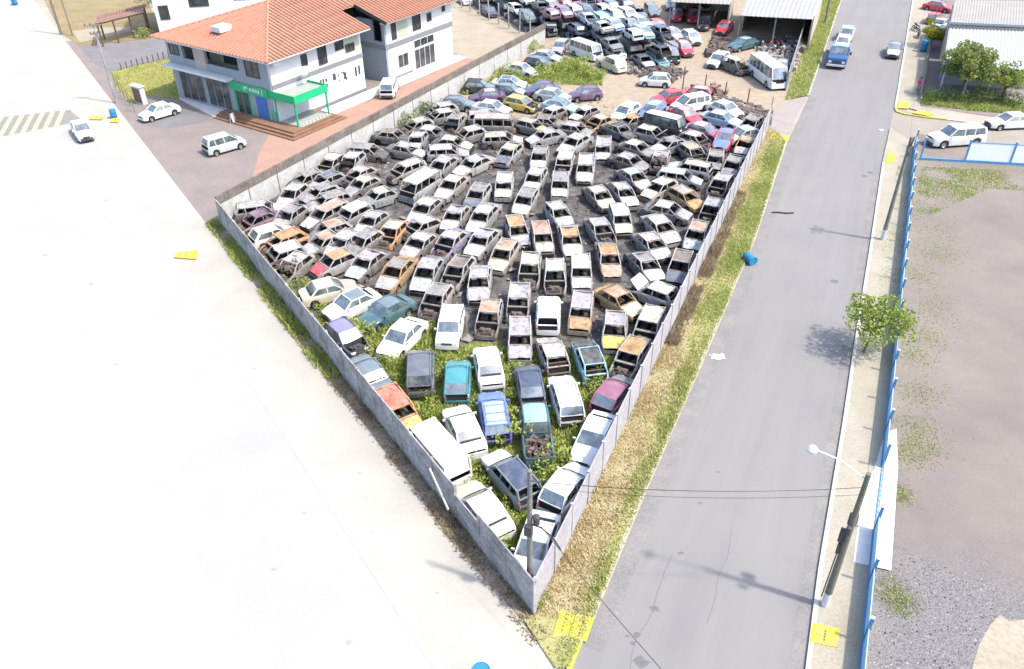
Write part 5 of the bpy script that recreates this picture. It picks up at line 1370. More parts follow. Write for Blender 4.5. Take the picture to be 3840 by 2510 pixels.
CARS = [
 (0.88,22.93,0,-107,0,0.92,'sedan','i','white','white','white','','unburnt cars in the scrapyard','white sedan right beneath the front utility pole'),
 (2.42,26.32,0,57,0,0.92,'hatch','i','white','white','white','','unburnt cars in the scrapyard','white hatchback with dark slate rear glass'),
 (4.02,29.62,0,-114,0,0.94,'sedan','i','aquawhite','aquawhite','white','','unburnt cars in the scrapyard','pale aqua white sedan facing the front corner'),
 (5.41,33.00,0,57,0,0.95,'hatch','i','maroon','maroon','grey','','unburnt cars in the scrapyard','maroon hatchback with grey windscreen'),
 (6.68,36.11,0,-119,0,0.94,'box','b','white','ochre','grey','n','burnt cars in the scrapyard','burnt hatchback with ochre roof and no bonnet, fifth along the right wall'),
 (8.15,39.24,0,-113,0,0.99,'box','b','white','cream','tan','n','burnt cars in the scrapyard','burnt hatchback with cream roof and no bonnet, sixth along the right wall'),
 (6.08,38.89,0,-99,0,0.98,'hatch','b','ash','lilac','yellow','','burnt cars in the scrapyard','burnt hatchback with lilac roof and yellow bonnet, ninth from left in second row'),
 (4.22,40.86,0,-99,0,1.06,'box','b','tan','lilac','ochre','','burnt cars in the scrapyard','burnt hatchback with lilac roof and ochre bonnet, seventh from left in second row'),
 (2.24,40.89,0,86,0,0.92,'wagon','i','white','white','white','g','unburnt cars in the scrapyard','white glassless estate car amid the burnt rows'),
 (2.25,36.73,0,101,0,0.92,'hatch','b','ash','cream','ash','t','burnt cars in the scrapyard','burnt mottled white hatchback with black open tailgate'),
 (4.33,36.20,0,98,0,1.05,'hatch','b','lightblue','black','black','t','burnt cars in the scrapyard','pale blue hatchback with burnt black roof'),
 (2.79,32.79,0,97,0,0.92,'wagon','i','white','white','white','k','unburnt cars in the scrapyard','white estate car with roof rails'),
 (0.91,34.04,0,95,0,0.92,'hatch','i','navy','navy','navy','','unburnt cars in the scrapyard','dark navy hatchback with bright rear glass'),
 (1.13,30.07,0,93,0,0.92,'pickup','i','darkteal','lightteal','lightteal','j','unburnt cars in the scrapyard','light teal pickup with brown scrap in its bed'),
 (-0.98,31.49,0,97,0,0.92,'wagon','i','blue','paleblue','blue','k','unburnt cars in the scrapyard','blue estate car with pale striped roof'),
 (-2.51,30.42,0,109,0,0.93,'sedan','i','white','white','white','r','unburnt cars in the scrapyard','white sedan with red tail light seen from behind'),
 (-0.19,27.09,0,121,0,0.92,'wagon','i','slate','navy','white','g','unburnt cars in the scrapyard','slate blue estate car with missing windows'),
 (-3.01,34.48,0,91,0,0.96,'hatch','i','teal','teal','teal','r','unburnt cars in the scrapyard','teal hatchback with grey rear glass'),
 (-5.10,35.31,0,94,0,0.95,'minivan','i','darkgrey','darkgrey','darkgrey','r','unburnt cars in the scrapyard','dark grey minivan with one red tail light'),
 (-1.35,35.64,0,98,0,0.92,'sedan','i','white','white','white','','unburnt cars in the scrapyard','white sedan parked just left of the burnt rows'),
 (-3.67,39.49,0,-95,0,0.99,'box','i','white','white','white','','unburnt cars in the scrapyard','boxy white hatchback at the edge of the grass'),
 (-6.44,38.53,0,-117,0,0.94,'sedan','i','white','white','white','','unburnt cars in the scrapyard','white sedan with black side windows parked askew'),
 (-5.99,31.95,0,-58,0,1.04,'box','b','orange','brick','yelloworange','','burnt cars in the scrapyard','orange red burnt hatchback with dark empty windscreen'),
 (-8.01,35.15,0,122,0,0.92,'sedan','i','slate','slate','slate','','unburnt cars in the scrapyard','slate grey sedan with bright roof reflection'),
 (-9.74,38.60,0,-52,0,0.92,'hatch','i','navy','violet','black','n','unburnt cars in the scrapyard','small violet blue car with bare engine bay'),
 (-7.70,41.28,0,-135,0,0.92,'sedan','i','darkteal','slate','darkteal','','unburnt cars in the scrapyard','dark teal sedan nosing towards the left fence'),
 (-9.96,42.16,0,-139,0,0.92,'sedan','i','white','slate','white','','unburnt cars in the scrapyard','white sedan with slate roof among tall weeds'),
 (-11.70,43.82,0,26,0,0.92,'sedan','i','cream','cream','tan','','unburnt cars in the scrapyard','dusty cream sedan with tan bonnet'),
 (-3.67,28.45,0,123,0,0.93,'van','i','white','white','white','w','unburnt cars in the scrapyard','white panel van with ribbed roof'),
 (-1.47,25.03,0,121,0,0.92,'sedan','i','white','white','cream','','unburnt cars in the scrapyard','white sedan with cream bonnet'),
 (-1.38,40.45,0,-97,0,0.94,'hatch','b','grey','tan','tan','n','burnt cars in the scrapyard','burnt hatchback with tan roof and no bonnet, third from left in second row'),
 (0.45,42.13,0,-95,0,0.92,'box','b','ash','lilac','grey','n','burnt cars in the scrapyard','burnt hatchback with lilac roof and no bonnet, sixth from left in third row'),
 (0.44,38.14,0,-91,0,1.06,'box','b','ash','lilac','lilac','','burnt cars in the scrapyard','burnt hatchback with lilac roof and lilac bonnet, fourth from left in second row'),
 (-4.73,42.44,0,-107,0,0.92,'hatch','b','ash','grey','grey','n','burnt cars in the scrapyard','burnt hatchback with grey roof and no bonnet, fourth from left in third row'),
 (-2.03,44.55,0,-92,0,1.02,'sedan','b','white','ash','lilac','','burnt cars in the scrapyard','burnt sedan with ashen roof and lilac bonnet, fifth from left in third row'),
 (-3.48,45.86,0,-109,0,1.01,'hatch','b','ash','brown','grey','n','burnt cars in the scrapyard','burnt hatchback with brown roof and no bonnet, fifth from left in fourth row'),
 (-5.52,45.86,0,-103,0,1.06,'sedan','b','grey','lilac','aqua','','burnt cars in the scrapyard','burnt sedan with lilac roof and aqua bonnet, fourth from left in fourth row'),
 (-7.59,45.99,0,-111,0,1.00,'sedan','b','ochre','grey','lilac','','burnt cars in the scrapyard','burnt sedan with grey roof and lilac bonnet, third from left in fourth row'),
 (-9.68,47.19,0,-117,0,0.96,'sedan','b','brown','pink','aqua','','burnt cars in the scrapyard','burnt sedan with pinkish roof and aqua bonnet, second from left in fourth row'),
 (-6.44,49.74,0,-115,0,0.92,'sedan','b','brown','ash','lilac','','burnt cars in the scrapyard','burnt sedan with ashen roof and lilac bonnet, fifth from left in fifth row'),
 (-4.22,49.96,0,-117,0,0.92,'sedan','b','violet','ash','grey','n','burnt cars in the scrapyard','burnt sedan with ashen roof and no bonnet, sixth from left in fifth row'),
 (-1.96,50.01,0,-113,0,1.00,'sedan','b','ash','lilac','white','','burnt cars in the scrapyard','burnt sedan with lilac roof and white bonnet, seventh from left in fifth row'),
 (-0.48,48.02,0,-108,0,1.06,'hatch','b','cream','tan','cream','','burnt cars in the scrapyard','burnt hatchback with tan roof and cream bonnet, sixth from left in fourth row'),
 (1.25,46.10,0,-95,0,1.06,'hatch','b','ash','cream','grey','n','burnt cars in the scrapyard','burnt hatchback with cream roof and no bonnet, seventh from left in fourth row'),
 (2.91,45.18,0,-93,0,1.03,'hatch','b','ash','cream','grey','n','burnt cars in the scrapyard','burnt hatchback with cream roof and no bonnet, seventh from left in third row'),
 (4.62,45.53,0,-93,0,1.06,'box','b','ash','cream','white','','burnt cars in the scrapyard','burnt hatchback with cream roof and white bonnet, eighth from left in third row'),
 (4.19,50.03,0,-86,0,1.04,'sedan','b','ash','orange','white','','burnt cars in the scrapyard','burnt sedan with orange roof and white bonnet, eighth from left in fifth row'),
 (6.57,47.33,0,-88,0,1.06,'sedan','b','brown','orange','tan','','burnt cars in the scrapyard','burnt sedan with orange roof and tan bonnet, eighth from left in fourth row'),
 (6.42,51.38,0,-76,0,0.92,'sedan','b','ash','lilac','grey','n','burnt cars in the scrapyard','burnt sedan with lilac roof and no bonnet, seventh from left in sixth row'),
 (3.60,53.93,0,-72,0,0.92,'hatch','b','white','ash','aqua','','burnt cars in the scrapyard','burnt hatchback with ashen roof and aqua bonnet, eighth from left in seventh row'),
 (0.50,51.59,0,-80,0,1.05,'hatch','b','ash','orange','lilac','','burnt cars in the scrapyard','burnt hatchback with orange roof and lilac bonnet, fifth from left in sixth row'),
 (2.25,50.34,0,-86,0,1.06,'box','b','tan','salmon','ash','','burnt cars in the scrapyard','burnt hatchback with salmon roof and ashen bonnet, sixth from left in sixth row'),
 (1.15,56.31,0,-106,0,1.06,'hatch','b','ash','grey','white','','burnt cars in the scrapyard','burnt hatchback with grey roof and white bonnet, seventh from left in seventh row'),
 (-0.44,58.97,0,-94,0,1.06,'box','b','white','white','cream','','burnt cars in the scrapyard','burnt hatchback with white roof and cream bonnet, fifth from left in ninth row'),
 (-1.97,53.77,0,-112,0,1.06,'sedan','b','ash','white','white','','burnt cars in the scrapyard','burnt sedan with white roof and white bonnet, sixth from left in seventh row'),
 (-4.04,53.76,0,-105,0,1.03,'sedan','b','grey','lilac','white','','burnt cars in the scrapyard','burnt sedan with lilac roof and white bonnet, fifth from left in seventh row'),
 (-2.51,57.31,0,-106,0,1.00,'hatch','b','white','grey','darkblue','','burnt cars in the scrapyard','burnt hatchback with grey roof and dark blue bonnet, fifth from left in eighth row'),
 (-6.43,55.20,0,-112,0,1.06,'sedan','b','grey','cream','ash','','burnt cars in the scrapyard','burnt sedan with cream roof and ashen bonnet, fourth from left in seventh row'),
 (-4.62,59.20,0,-113,0,1.06,'sedan','b','ash','cream','white','','burnt cars in the scrapyard','burnt sedan with cream roof and white bonnet, fourth from left in ninth row'),
 (-7.10,58.85,0,-120,0,0.92,'van','b','silver','silver','silver','','burnt cars in the scrapyard','silver glassless van among burnt cars'),
 (-8.62,62.31,0,-135,0,0.92,'wagon','b','ash','ash','grey','n','burnt cars in the scrapyard','burnt estate with ashen roof and no bonnet, first from left in tenth row'),
 (-5.58,63.09,0,-119,0,1.05,'sedan','b','grey','lilac','black','','burnt cars in the scrapyard','burnt sedan with lilac roof and blackened bonnet, second from left in tenth row'),
 (-2.97,63.28,0,-132,0,1.06,'sedan','b','white','silver','white','','burnt cars in the scrapyard','burnt sedan with silver roof and white bonnet, third from left in tenth row'),
 (-0.01,65.48,0,-113,0,1.06,'hatch','b','ash','yellowgrey','darkblue','','burnt cars in the scrapyard','burnt hatchback with yellowish roof and dark blue bonnet, third from left in eleventh row'),
 (3.34,69.24,0,-154,0,0.92,'sedan','b','silver','ash','silver','','burnt cars in the scrapyard','burnt sedan with ashen roof and silver bonnet, fifth from left in twelfth row'),
 (5.82,67.67,0,-127,0,1.06,'sedan','b','white','ash','white','','burnt cars in the scrapyard','burnt sedan with ashen roof and white bonnet, fifth from left in eleventh row'),
 (2.59,64.51,0,-98,0,1.06,'hatch','b','ash','grey','white','','burnt cars in the scrapyard','burnt hatchback with grey roof and white bonnet, fourth from left in eleventh row'),
 (2.10,60.20,0,-105,0,1.06,'hatch','b','ash','white','white','','burnt cars in the scrapyard','burnt hatchback with white roof and white bonnet, sixth from left in ninth row'),
 (4.64,63.35,0,-101,0,1.05,'box','b','white','cream','grey','n','burnt cars in the scrapyard','burnt hatchback with cream roof and no bonnet, fourth from left in tenth row'),
 (3.98,58.90,0,-95,0,1.06,'box','b','ash','grey','white','','burnt cars in the scrapyard','burnt hatchback with grey roof and white bonnet, seventh from left in ninth row'),
 (6.31,62.16,0,-98,0,1.06,'wagon','b','white','white','white','','burnt cars in the scrapyard','burnt estate with white roof and white bonnet, fifth from left in tenth row'),
 (8.20,66.12,0,-99,0,1.06,'box','b','grey','ash','lilac','','burnt cars in the scrapyard','burnt hatchback with ashen roof and lilac bonnet, sixth from left in eleventh row'),
 (6.91,56.83,0,-70,0,0.92,'sedan','b','brown','cream','cream','','burnt cars in the scrapyard','burnt sedan with cream roof and cream bonnet, sixth from left in eighth row'),
 (8.70,57.31,0,-74,0,1.06,'sedan','b','grey','ash','cream','','burnt cars in the scrapyard','burnt sedan with ashen roof and cream bonnet, seventh from left in eighth row'),
 (8.12,52.97,0,-88,0,1.06,'box','b','ash','white','cream','','burnt cars in the scrapyard','burnt hatchback with white roof and cream bonnet, eighth from left in sixth row'),
 (10.84,51.58,0,-72,0,1.04,'sedan','b','white','white','ash','','burnt cars in the scrapyard','burnt sedan with white roof and ashen bonnet, ninth from left in sixth row'),
 (9.77,49.06,0,-69,0,0.92,'sedan','b','grey','pink','silver','','burnt cars in the scrapyard','burnt sedan with pinkish roof and silver bonnet, ninth from left in fifth row'),
 (11.74,54.18,0,-29,0,0.92,'sedan','b','darkblue','silver','ash','','burnt cars in the scrapyard','burnt sedan with silver roof and ashen bonnet, ninth from left in seventh row'),
 (13.45,56.36,0,-58,0,0.92,'hatch','b','ochre','ash','ochre','','burnt cars in the scrapyard','burnt hatchback with ashen roof and ochre bonnet, ninth from left in eighth row'),
 (11.77,57.99,0,-139,0,0.92,'hatch','b','cream','cream','cream','','burnt cars in the scrapyard','burnt hatchback with cream roof and cream bonnet, eighth from left in eighth row'),
 (13.12,50.35,0,-112,0,1.06,'hatch','b','grey','tan','aqua','','burnt cars in the scrapyard','burnt hatchback with tan roof and aqua bonnet, ninth along the right wall'),
 (14.99,54.08,0,-114,0,0.96,'hatch','b','grey','lilac','grey','n','burnt cars in the scrapyard','burnt hatchback with lilac roof and no bonnet, tenth along the right wall'),
 (11.22,46.11,0,-110,0,1.06,'hatch','b','grey','brown','darkblue','','burnt cars in the scrapyard','burnt hatchback with brown roof and dark blue bonnet, eighth along the right wall'),
 (8.89,46.26,0,-70,0,0.92,'sedan','b','black','grey','white','','burnt cars in the scrapyard','burnt sedan with grey roof and white bonnet, ninth from left in fourth row'),
 (9.03,42.89,0,141,0,0.92,'hatch','b','white','white','white','o','burnt cars in the scrapyard','burnt dusty white hatchback with raised bonnet'),
 (6.66,42.05,0,-53,0,0.92,'sedan','b','ochre','tan','cream','','burnt cars in the scrapyard','burnt sedan with tan roof and cream bonnet, ninth from left in third row'),
 (16.65,58.45,0,-120,0,0.97,'hatch','b','grey','ash','grey','n','burnt cars in the scrapyard','burnt hatchback with ashen roof and no bonnet, eleventh along the right wall'),
 (18.46,62.06,0,-116,0,1.02,'hatch','b','grey','grey','grey','','burnt cars in the scrapyard','burnt hatchback with grey roof and grey bonnet, twelfth from front corner along the right wall'),
 (17.24,63.29,0,-106,0,0.92,'hatch','b','grey','grey','grey','','burnt cars in the scrapyard','burnt hatchback with grey roof and grey bonnet, ninth from left in tenth row'),
 (14.82,61.92,0,153,0,0.92,'wagon','b','silver','cream','silver','','burnt cars in the scrapyard','burnt estate with cream roof and silver bonnet, eighth from left in tenth row'),
 (13.69,59.99,0,-21,0,0.92,'wagon','b','darkblue','silver','ash','','burnt cars in the scrapyard','burnt estate with silver roof and ashen bonnet, ninth from left in ninth row'),
 (10.02,60.11,0,-63,0,0.93,'sedan','b','grey','paleblue','cream','','burnt cars in the scrapyard','burnt sedan with pale blue roof and cream bonnet, eighth from left in ninth row'),
 (10.05,63.33,0,-42,0,0.92,'sedan','b','black','lilac','grey','','burnt cars in the scrapyard','burnt sedan with lilac roof and grey bonnet, sixth from left in tenth row'),
 (12.64,63.34,0,-108,0,0.92,'hatch','b','brown','lilac','brown','nj','burnt cars in the scrapyard','burnt hatchback buried under brown scrap'),
 (11.06,66.11,0,-42,0,0.92,'sedan','b','brown','cream','grey','','burnt cars in the scrapyard','burnt sedan with cream roof and grey bonnet, seventh from left in eleventh row'),
 (12.81,69.43,0,-37,0,0.92,'hatch','b','ash','white','white','o','burnt cars in the scrapyard','burnt white hatchback with bonnet thrown up'),
 (14.10,66.77,0,-151,0,0.92,'sedan','b','grey','grey','white','','burnt cars in the scrapyard','burnt sedan with grey roof and white bonnet, eighth from left in eleventh row'),
 (16.54,67.81,0,-48,0,0.92,'hatch','b','grey','cream','brown','n','burnt cars in the scrapyard','burnt hatchback with cream roof and no bonnet, seventh from left in twelfth row'),
 (15.70,65.02,0,-67,0,0.92,'hatch','b','brown','tan','brown','n','burnt cars in the scrapyard','burnt hatchback with tan roof and no bonnet, ninth from left in eleventh row'),
 (19.19,68.20,0,-115,0,1.06,'sedan','i','red','blue','blue','','unburnt cars in the scrapyard','blue car with red nose beside the right wall'),
 (17.62,70.09,0,-40,0,0.92,'sedan','i','maroon','white','maroon','','unburnt cars in the scrapyard','maroon car with white roof panel'),
 (20.88,75.59,0,-53,0,0.92,'sedan','i','white','white','white','','unburnt cars in the scrapyard','white sedan rearmost near the gate'),
 (19.93,72.89,0,-41,0,1.04,'sedan','i','paleblue','white','white','','unburnt cars in the scrapyard','pale blue sedan with white roof near the gate'),
 (14.35,71.24,0,-39,0,0.92,'van','i','black','white','darkgrey','','unburnt cars in the scrapyard','dark van with long white roof behind the burnt cars'),
 (13.83,75.53,0,-125,0,1.06,'hatch','i','blue','lightblue','blue','','unburnt cars in the scrapyard','light blue hatchback at the edge of the sand track'),
 (11.24,75.14,0,-128,0,1.06,'hatch','i','white','white','white','','unburnt cars in the scrapyard','white hatchback left of the light blue one'),
 (17.80,77.05,0,-156,0,1.01,'minivan','i','white','white','white','','unburnt cars in the scrapyard','white minivan behind the crumpled red sedan'),
 (16.78,74.10,0,-62,0,0.92,'sedan','i','red','pink','red','','unburnt cars in the scrapyard','crumpled red sedan with pale pink glass'),
 (16.12,79.21,0,-158,0,0.92,'sedan','i','red','red','red','','unburnt cars in the scrapyard','red sedan nearest the sand track'),
 (19.03,80.36,0,155,0,0.92,'hatch','i','red','pink','red','','unburnt cars in the scrapyard','faded red hatchback behind the white minivan'),
 (1.27,78.00,0,-33,0,1.01,'hatch','i','yellow','yellow','yellow','n','unburnt cars in the scrapyard','yellow rounded hatchback with engine exposed'),
 (4.52,80.31,0,-28,0,0.92,'sedan','i','silver','silver','silver','','unburnt cars in the scrapyard','silver sedan behind the blue one'),
 (5.09,77.20,0,-31,0,0.92,'sedan','i','paleblue','blue','paleblue','','unburnt cars in the scrapyard','pale blue sedan beside the yellow car'),
 (7.87,80.73,0,-170,0,0.92,'hatch','i','plum','plum','plum','','unburnt cars in the scrapyard','plum purple hatchback by the sand track'),
 (3.51,82.47,0,-164,0,0.92,'sedan','i','plum','plum','navy','','unburnt cars in the scrapyard','dark plum sedan behind the silver sedan'),
 (0.12,81.95,0,-19,0,0.92,'hatch','i','navy','slate','paleblue','','unburnt cars in the scrapyard','navy hatchback with pale bonnet'),
 (0.14,84.36,0,-14,0,0.92,'sedan','i','white','navy','white','','unburnt cars in the scrapyard','white sedan with dark glass at the weeds'),
 (-2.12,80.42,0,-172,0,0.92,'sedan','i','plum','pink','plum','','unburnt cars in the scrapyard','dusty plum sedan near the block wall'),
 (-3.01,83.39,0,-9,0,0.92,'hatch','i','black','black','slate','','cars standing in the far yard','black hatchback in weeds by the block wall'),
 (-5.10,78.42,0,-9,0,0.92,'sedan','i','slate','slate','slate','','unburnt cars in the scrapyard','slate sedan closest to the block wall'),
 (-1.60,76.90,0,-24,0,0.97,'sedan','i','white','white','white','','unburnt cars in the scrapyard','white sedan left of the yellow car'),
 (-6.50,76.49,0,-155,0,0.92,'hatch','b','ash','pink','brown','n','burnt cars in the scrapyard','burnt hatchback with pinkish roof and no bonnet, third from left at the sand track end'),
 (-6.52,74.70,0,-154,0,0.92,'hatch','b','grey','white','black','n','burnt cars in the scrapyard','burnt hatchback with white roof and no bonnet, second from left at the sand track end'),
 (-8.52,72.30,0,-143,0,0.92,'hatch','b','grey','ash','brown','n','burnt cars in the scrapyard','burnt hatchback with ashen roof and no bonnet, first from left at the sand track end'),
 (-10.56,69.85,0,-13,0,0.92,'sedan','b','black','brown','black','','burnt cars in the scrapyard','burnt sedan with brown roof and blackened bonnet, seventh from the left along the block wall'),
 (-7.05,70.46,0,-21,0,0.92,'sedan','b','black','silver','black','','burnt cars in the scrapyard','burnt sedan with silver roof and blackened bonnet, first from left in thirteenth row'),
 (-12.26,66.34,0,-11,0,0.92,'wagon','b','black','grey','black','','burnt cars in the scrapyard','burnt estate with grey roof and blackened bonnet, sixth from the left along the block wall'),
 (-8.98,66.55,0,-22,0,0.92,'sedan','b','grey','ash','ash','','burnt cars in the scrapyard','burnt sedan with ashen roof and ashen bonnet, first from left in eleventh row'),
 (-8.12,68.56,0,-100,0,0.92,'hatch','b','grey','white','white','','burnt cars in the scrapyard','burnt hatchback with white roof and white bonnet, first from left in twelfth row'),
 (-5.06,72.84,0,-105,0,0.92,'hatch','b','grey','grey','white','o','burnt cars in the scrapyard','burnt grey hatchback with white bonnet standing up'),
 (-3.59,69.97,0,-152,0,0.92,'hatch','b','grey','pink','grey','n','burnt cars in the scrapyard','burnt hatchback with pinkish roof and no bonnet, third from left in twelfth row'),
 (-5.02,67.95,0,-18,0,0.92,'sedan','b','brown','cream','cream','','burnt cars in the scrapyard','burnt sedan with cream roof and cream bonnet, second from left in twelfth row'),
 (-5.30,65.96,0,7,0,0.92,'wagon','b','silver','silver','lilac','','burnt cars in the scrapyard','burnt estate with silver roof and lilac bonnet, second from left in eleventh row'),
 (-1.29,71.92,0,-3,0,0.92,'van','b','grey','pink','grey','','burnt cars in the scrapyard','burnt grey van with pinkish roof'),
 (-2.07,74.43,0,4,0,0.92,'wagon','b','black','ash','black','n','burnt cars in the scrapyard','burnt estate with ashen roof and no bonnet, seventh from left at the sand track end'),
 (-0.52,68.66,0,-1,0,0.92,'wagon','b','brown','yellowgrey','ash','','burnt cars in the scrapyard','burnt estate with yellowish roof and ashen bonnet, fourth from left in twelfth row'),
 (2.10,71.72,0,-35,0,0.92,'hatch','b','grey','yellowgrey','yellow','','burnt cars in the scrapyard','burnt hatchback with yellowish roof and yellow bonnet, third from left in thirteenth row'),
 (4.06,74.83,0,-138,0,0.92,'hatch','b','brown','ash','brown','n','burnt cars in the scrapyard','burnt hatchback with ashen roof and no bonnet, fourteenth from left at the sand track end'),
 (3.58,72.79,0,-16,0,0.92,'sedan','b','brown','brown','brown','','burnt cars in the scrapyard','burnt sedan with brown roof and brown bonnet, thirteenth from left at the sand track end'),
 (6.12,70.74,0,-29,0,0.92,'hatch','b','grey','lilac','grey','','burnt cars in the scrapyard','burnt hatchback with lilac roof and grey bonnet, fourth from left in thirteenth row'),
 (7.24,74.85,0,-136,0,0.92,'hatch','b','black','cream','cream','','burnt cars in the scrapyard','burnt hatchback with cream roof and cream bonnet, seventeenth from left at the sand track end'),
 (8.35,72.42,0,-135,0,0.92,'sedan','b','ochre','cream','brown','n','burnt cars in the scrapyard','burnt sedan with cream roof and no bonnet, nineteenth from left at the sand track end'),
 (11.44,72.64,0,-150,0,0.92,'sedan','b','black','orange','black','','burnt cars in the scrapyard','burnt sedan with orange roof and blackened bonnet, rearmost from left at the sand track end'),
 (9.97,70.36,0,-50,0,0.92,'sedan','b','black','black','black','','burnt cars in the scrapyard','burnt sedan with blackened roof and blackened bonnet, fifth from left in thirteenth row'),
 (22.32,71.46,0,-127,0,0.92,'hatch','b','white','grey','grey','n','burnt cars in the scrapyard','burnt hatchback with grey roof and no bonnet, fifteenth from front corner along the right wall'),
 (20.54,66.40,0,-116,0,0.98,'hatch','b','orange','tan','ash','','burnt cars in the scrapyard','burnt hatchback with tan roof and ashen bonnet, thirteenth along the right wall'),
 (21.00,68.90,0,-157,0,0.92,'sedan','i','silver','paleblue','silver','','unburnt cars in the scrapyard','silver blue sedan squeezed against the right wall'),
 (-18.92,55.50,0,15,0,0.96,'wagon','b','grey','ash','white','','burnt cars in the scrapyard','burnt estate with ashen roof and white bonnet, first from the left along the block wall'),
 (-18.70,53.70,0,-137,0,0.92,'sedan','b','plum','plum','violet','n','burnt cars in the scrapyard','burnt sedan with plum roof and no bonnet, ninth from front corner along the left fence'),
 (-17.06,51.47,0,36,0,0.92,'hatch','i','white','white','white','','unburnt cars in the scrapyard','clean white hatchback with rear to the left fence'),
 (-16.05,50.29,0,-138,0,1.04,'hatch','b','orange','orange','brown','n','burnt cars in the scrapyard','bright orange burnt hatchback'),
 (-15.78,48.47,0,-143,0,0.92,'box','b','black','white','black','n','burnt cars in the scrapyard','burnt hatchback with white roof and no bonnet, seventh along the left fence'),
 (-14.58,46.82,0,-116,0,0.92,'hatch','b','grey','ash','brown','nj','burnt cars in the scrapyard','burnt wreck buried in mottled scrap'),
 (-13.09,50.19,0,-134,0,0.92,'sedan','b','grey','tan','ash','','burnt cars in the scrapyard','burnt sedan with tan roof and ashen bonnet, second from left in fifth row'),
 (-11.91,47.28,0,-139,0,0.92,'hatch','b','white','orange','red','','burnt cars in the scrapyard','burnt white hatchback with red nose'),
 (-13.03,51.85,0,-143,0,0.92,'hatch','b','brown','tan','darkblue','','burnt cars in the scrapyard','burnt hatchback with tan roof and dark blue bonnet, first from left in sixth row'),
 (-11.84,54.44,0,-132,0,0.92,'box','b','ash','white','brown','n','burnt cars in the scrapyard','burnt hatchback with white roof and no bonnet, third from left in seventh row'),
 (-10.14,53.16,0,-115,0,0.92,'sedan','b','grey','lilac','white','','burnt cars in the scrapyard','burnt sedan with lilac roof and white bonnet, second from left in sixth row'),
 (-8.53,51.31,0,-108,0,0.92,'hatch','b','orange','aqua','brown','n','burnt cars in the scrapyard','burnt hatchback with aqua roof and no bonnet, third from left in sixth row'),
 (-6.53,52.13,0,-136,0,0.92,'hatch','b','ash','white','grey','n','burnt cars in the scrapyard','burnt hatchback with white roof and no bonnet, fourth from left in sixth row'),
 (-10.34,50.08,0,-125,0,0.92,'hatch','b','grey','grey','grey','','burnt cars in the scrapyard','burnt hatchback with grey roof and grey bonnet, fourth from left in fifth row'),
 (-11.77,49.98,0,-117,0,0.92,'hatch','b','grey','ash','ash','','burnt cars in the scrapyard','burnt hatchback with ashen roof and ashen bonnet, third from left in fifth row'),
 (-13.78,54.48,0,-129,0,1.03,'wagon','b','brown','salmon','white','','burnt cars in the scrapyard','burnt estate with salmon roof and white bonnet, second from left in seventh row'),
 (-14.04,56.62,0,-143,0,0.92,'wagon','b','grey','grey','ash','','burnt cars in the scrapyard','burnt estate with grey roof and ashen bonnet, second from left in eighth row'),
 (-14.90,58.13,0,-136,0,0.92,'hatch','b','white','grey','lilac','','burnt cars in the scrapyard','burnt hatchback with grey roof and lilac bonnet, first from left in eighth row'),
 (-16.49,60.86,0,-138,0,0.92,'hatch','b','black','grey','black','','burnt cars in the scrapyard','burnt hatchback with grey roof and blackened bonnet, third from the left along the block wall'),
 (-14.85,60.34,0,-128,0,0.92,'hatch','b','darkblue','darkblue','ash','','burnt cars in the scrapyard','burnt hatchback with dark blue roof and ashen bonnet, first from left in ninth row'),
 (-12.21,61.43,0,-128,0,0.92,'sedan','b','brown','pink','brown','n','burnt cars in the scrapyard','burnt sedan with pinkish roof and no bonnet, second from left in ninth row'),
 (-11.70,59.54,0,-130,0,0.92,'sedan','b','brown','cream','lilac','','burnt cars in the scrapyard','burnt sedan with cream roof and lilac bonnet, third from left in ninth row'),
 (-10.17,57.37,0,-141,0,0.92,'sedan','b','aqua','cream','grey','','burnt cars in the scrapyard','burnt sedan with cream roof and grey bonnet, third from left in eighth row'),
 (-15.05,63.89,0,-114,0,0.92,'hatch','b','ash','cream','grey','n','burnt cars in the scrapyard','burnt hatchback with cream roof and no bonnet, fourth from the left along the block wall'),
 (-13.31,64.17,0,-106,0,0.92,'hatch','b','ash','white','tan','o','burnt cars in the scrapyard','burnt pale hatchback with crumpled upright bonnet'),
 (-16.99,57.92,0,-110,0,0.92,'hatch','b','ash','ash','white','','burnt cars in the scrapyard','burnt hatchback with ashen roof and white bonnet, second from the left along the block wall'),
 (-16.50,54.24,0,-112,0,0.92,'hatch','b','grey','grey','ash','','burnt cars in the scrapyard','burnt hatchback with grey roof and ashen bonnet, first from left in seventh row'),
 (6.28,97.46,0,-109,0,1.06,'hatch','i','lilac','silver','lilac','','cars standing in the far yard','lilac grey hatchback against the block wall end'),
 (9.11,95.10,0,-55,0,1.06,'van','i','white','white','white','','cars standing in the far yard','long white van beside the weeds'),
 (11.59,90.49,0,-61,0,0.92,'pickup','i','cream','white','cream','','cars standing in the far yard','cream pickup in front of the long white van'),
 (4.39,93.56,0,-27,0,0.92,'sedan','i','silver','silver','silver','','cars standing in the far yard','silver sedan in weeds beyond the track'),
 (3.53,91.23,0,-29,0,0.92,'hatch','i','navy','slate','navy','','cars standing in the far yard','navy hatchback in weeds beyond the track'),
 (1.42,88.90,0,-28,0,0.92,'sedan','i','white','white','white','','cars standing in the far yard','white sedan in weeds closest to the block wall'),
 (15.56,84.63,0,167,0,0.92,'hatch','i','white','white','white','','cars standing in the far yard','white hatchback alone on the sand track'),
 (22.55,111.30,0,-102,0,1.06,'hatch','i','red','pink','red','','cars standing in the far yard','left red hatchback of the pair beyond the track'),
 (24.53,110.48,0,-103,0,1.06,'hatch','i','red','red','red','','cars standing in the far yard','right red hatchback of the pair beyond the track'),
 (25.32,106.83,0,-110,0,1.06,'hatch','i','plum','grey','black','','cars standing in the far yard','dark plum hatchback beside the red pair'),
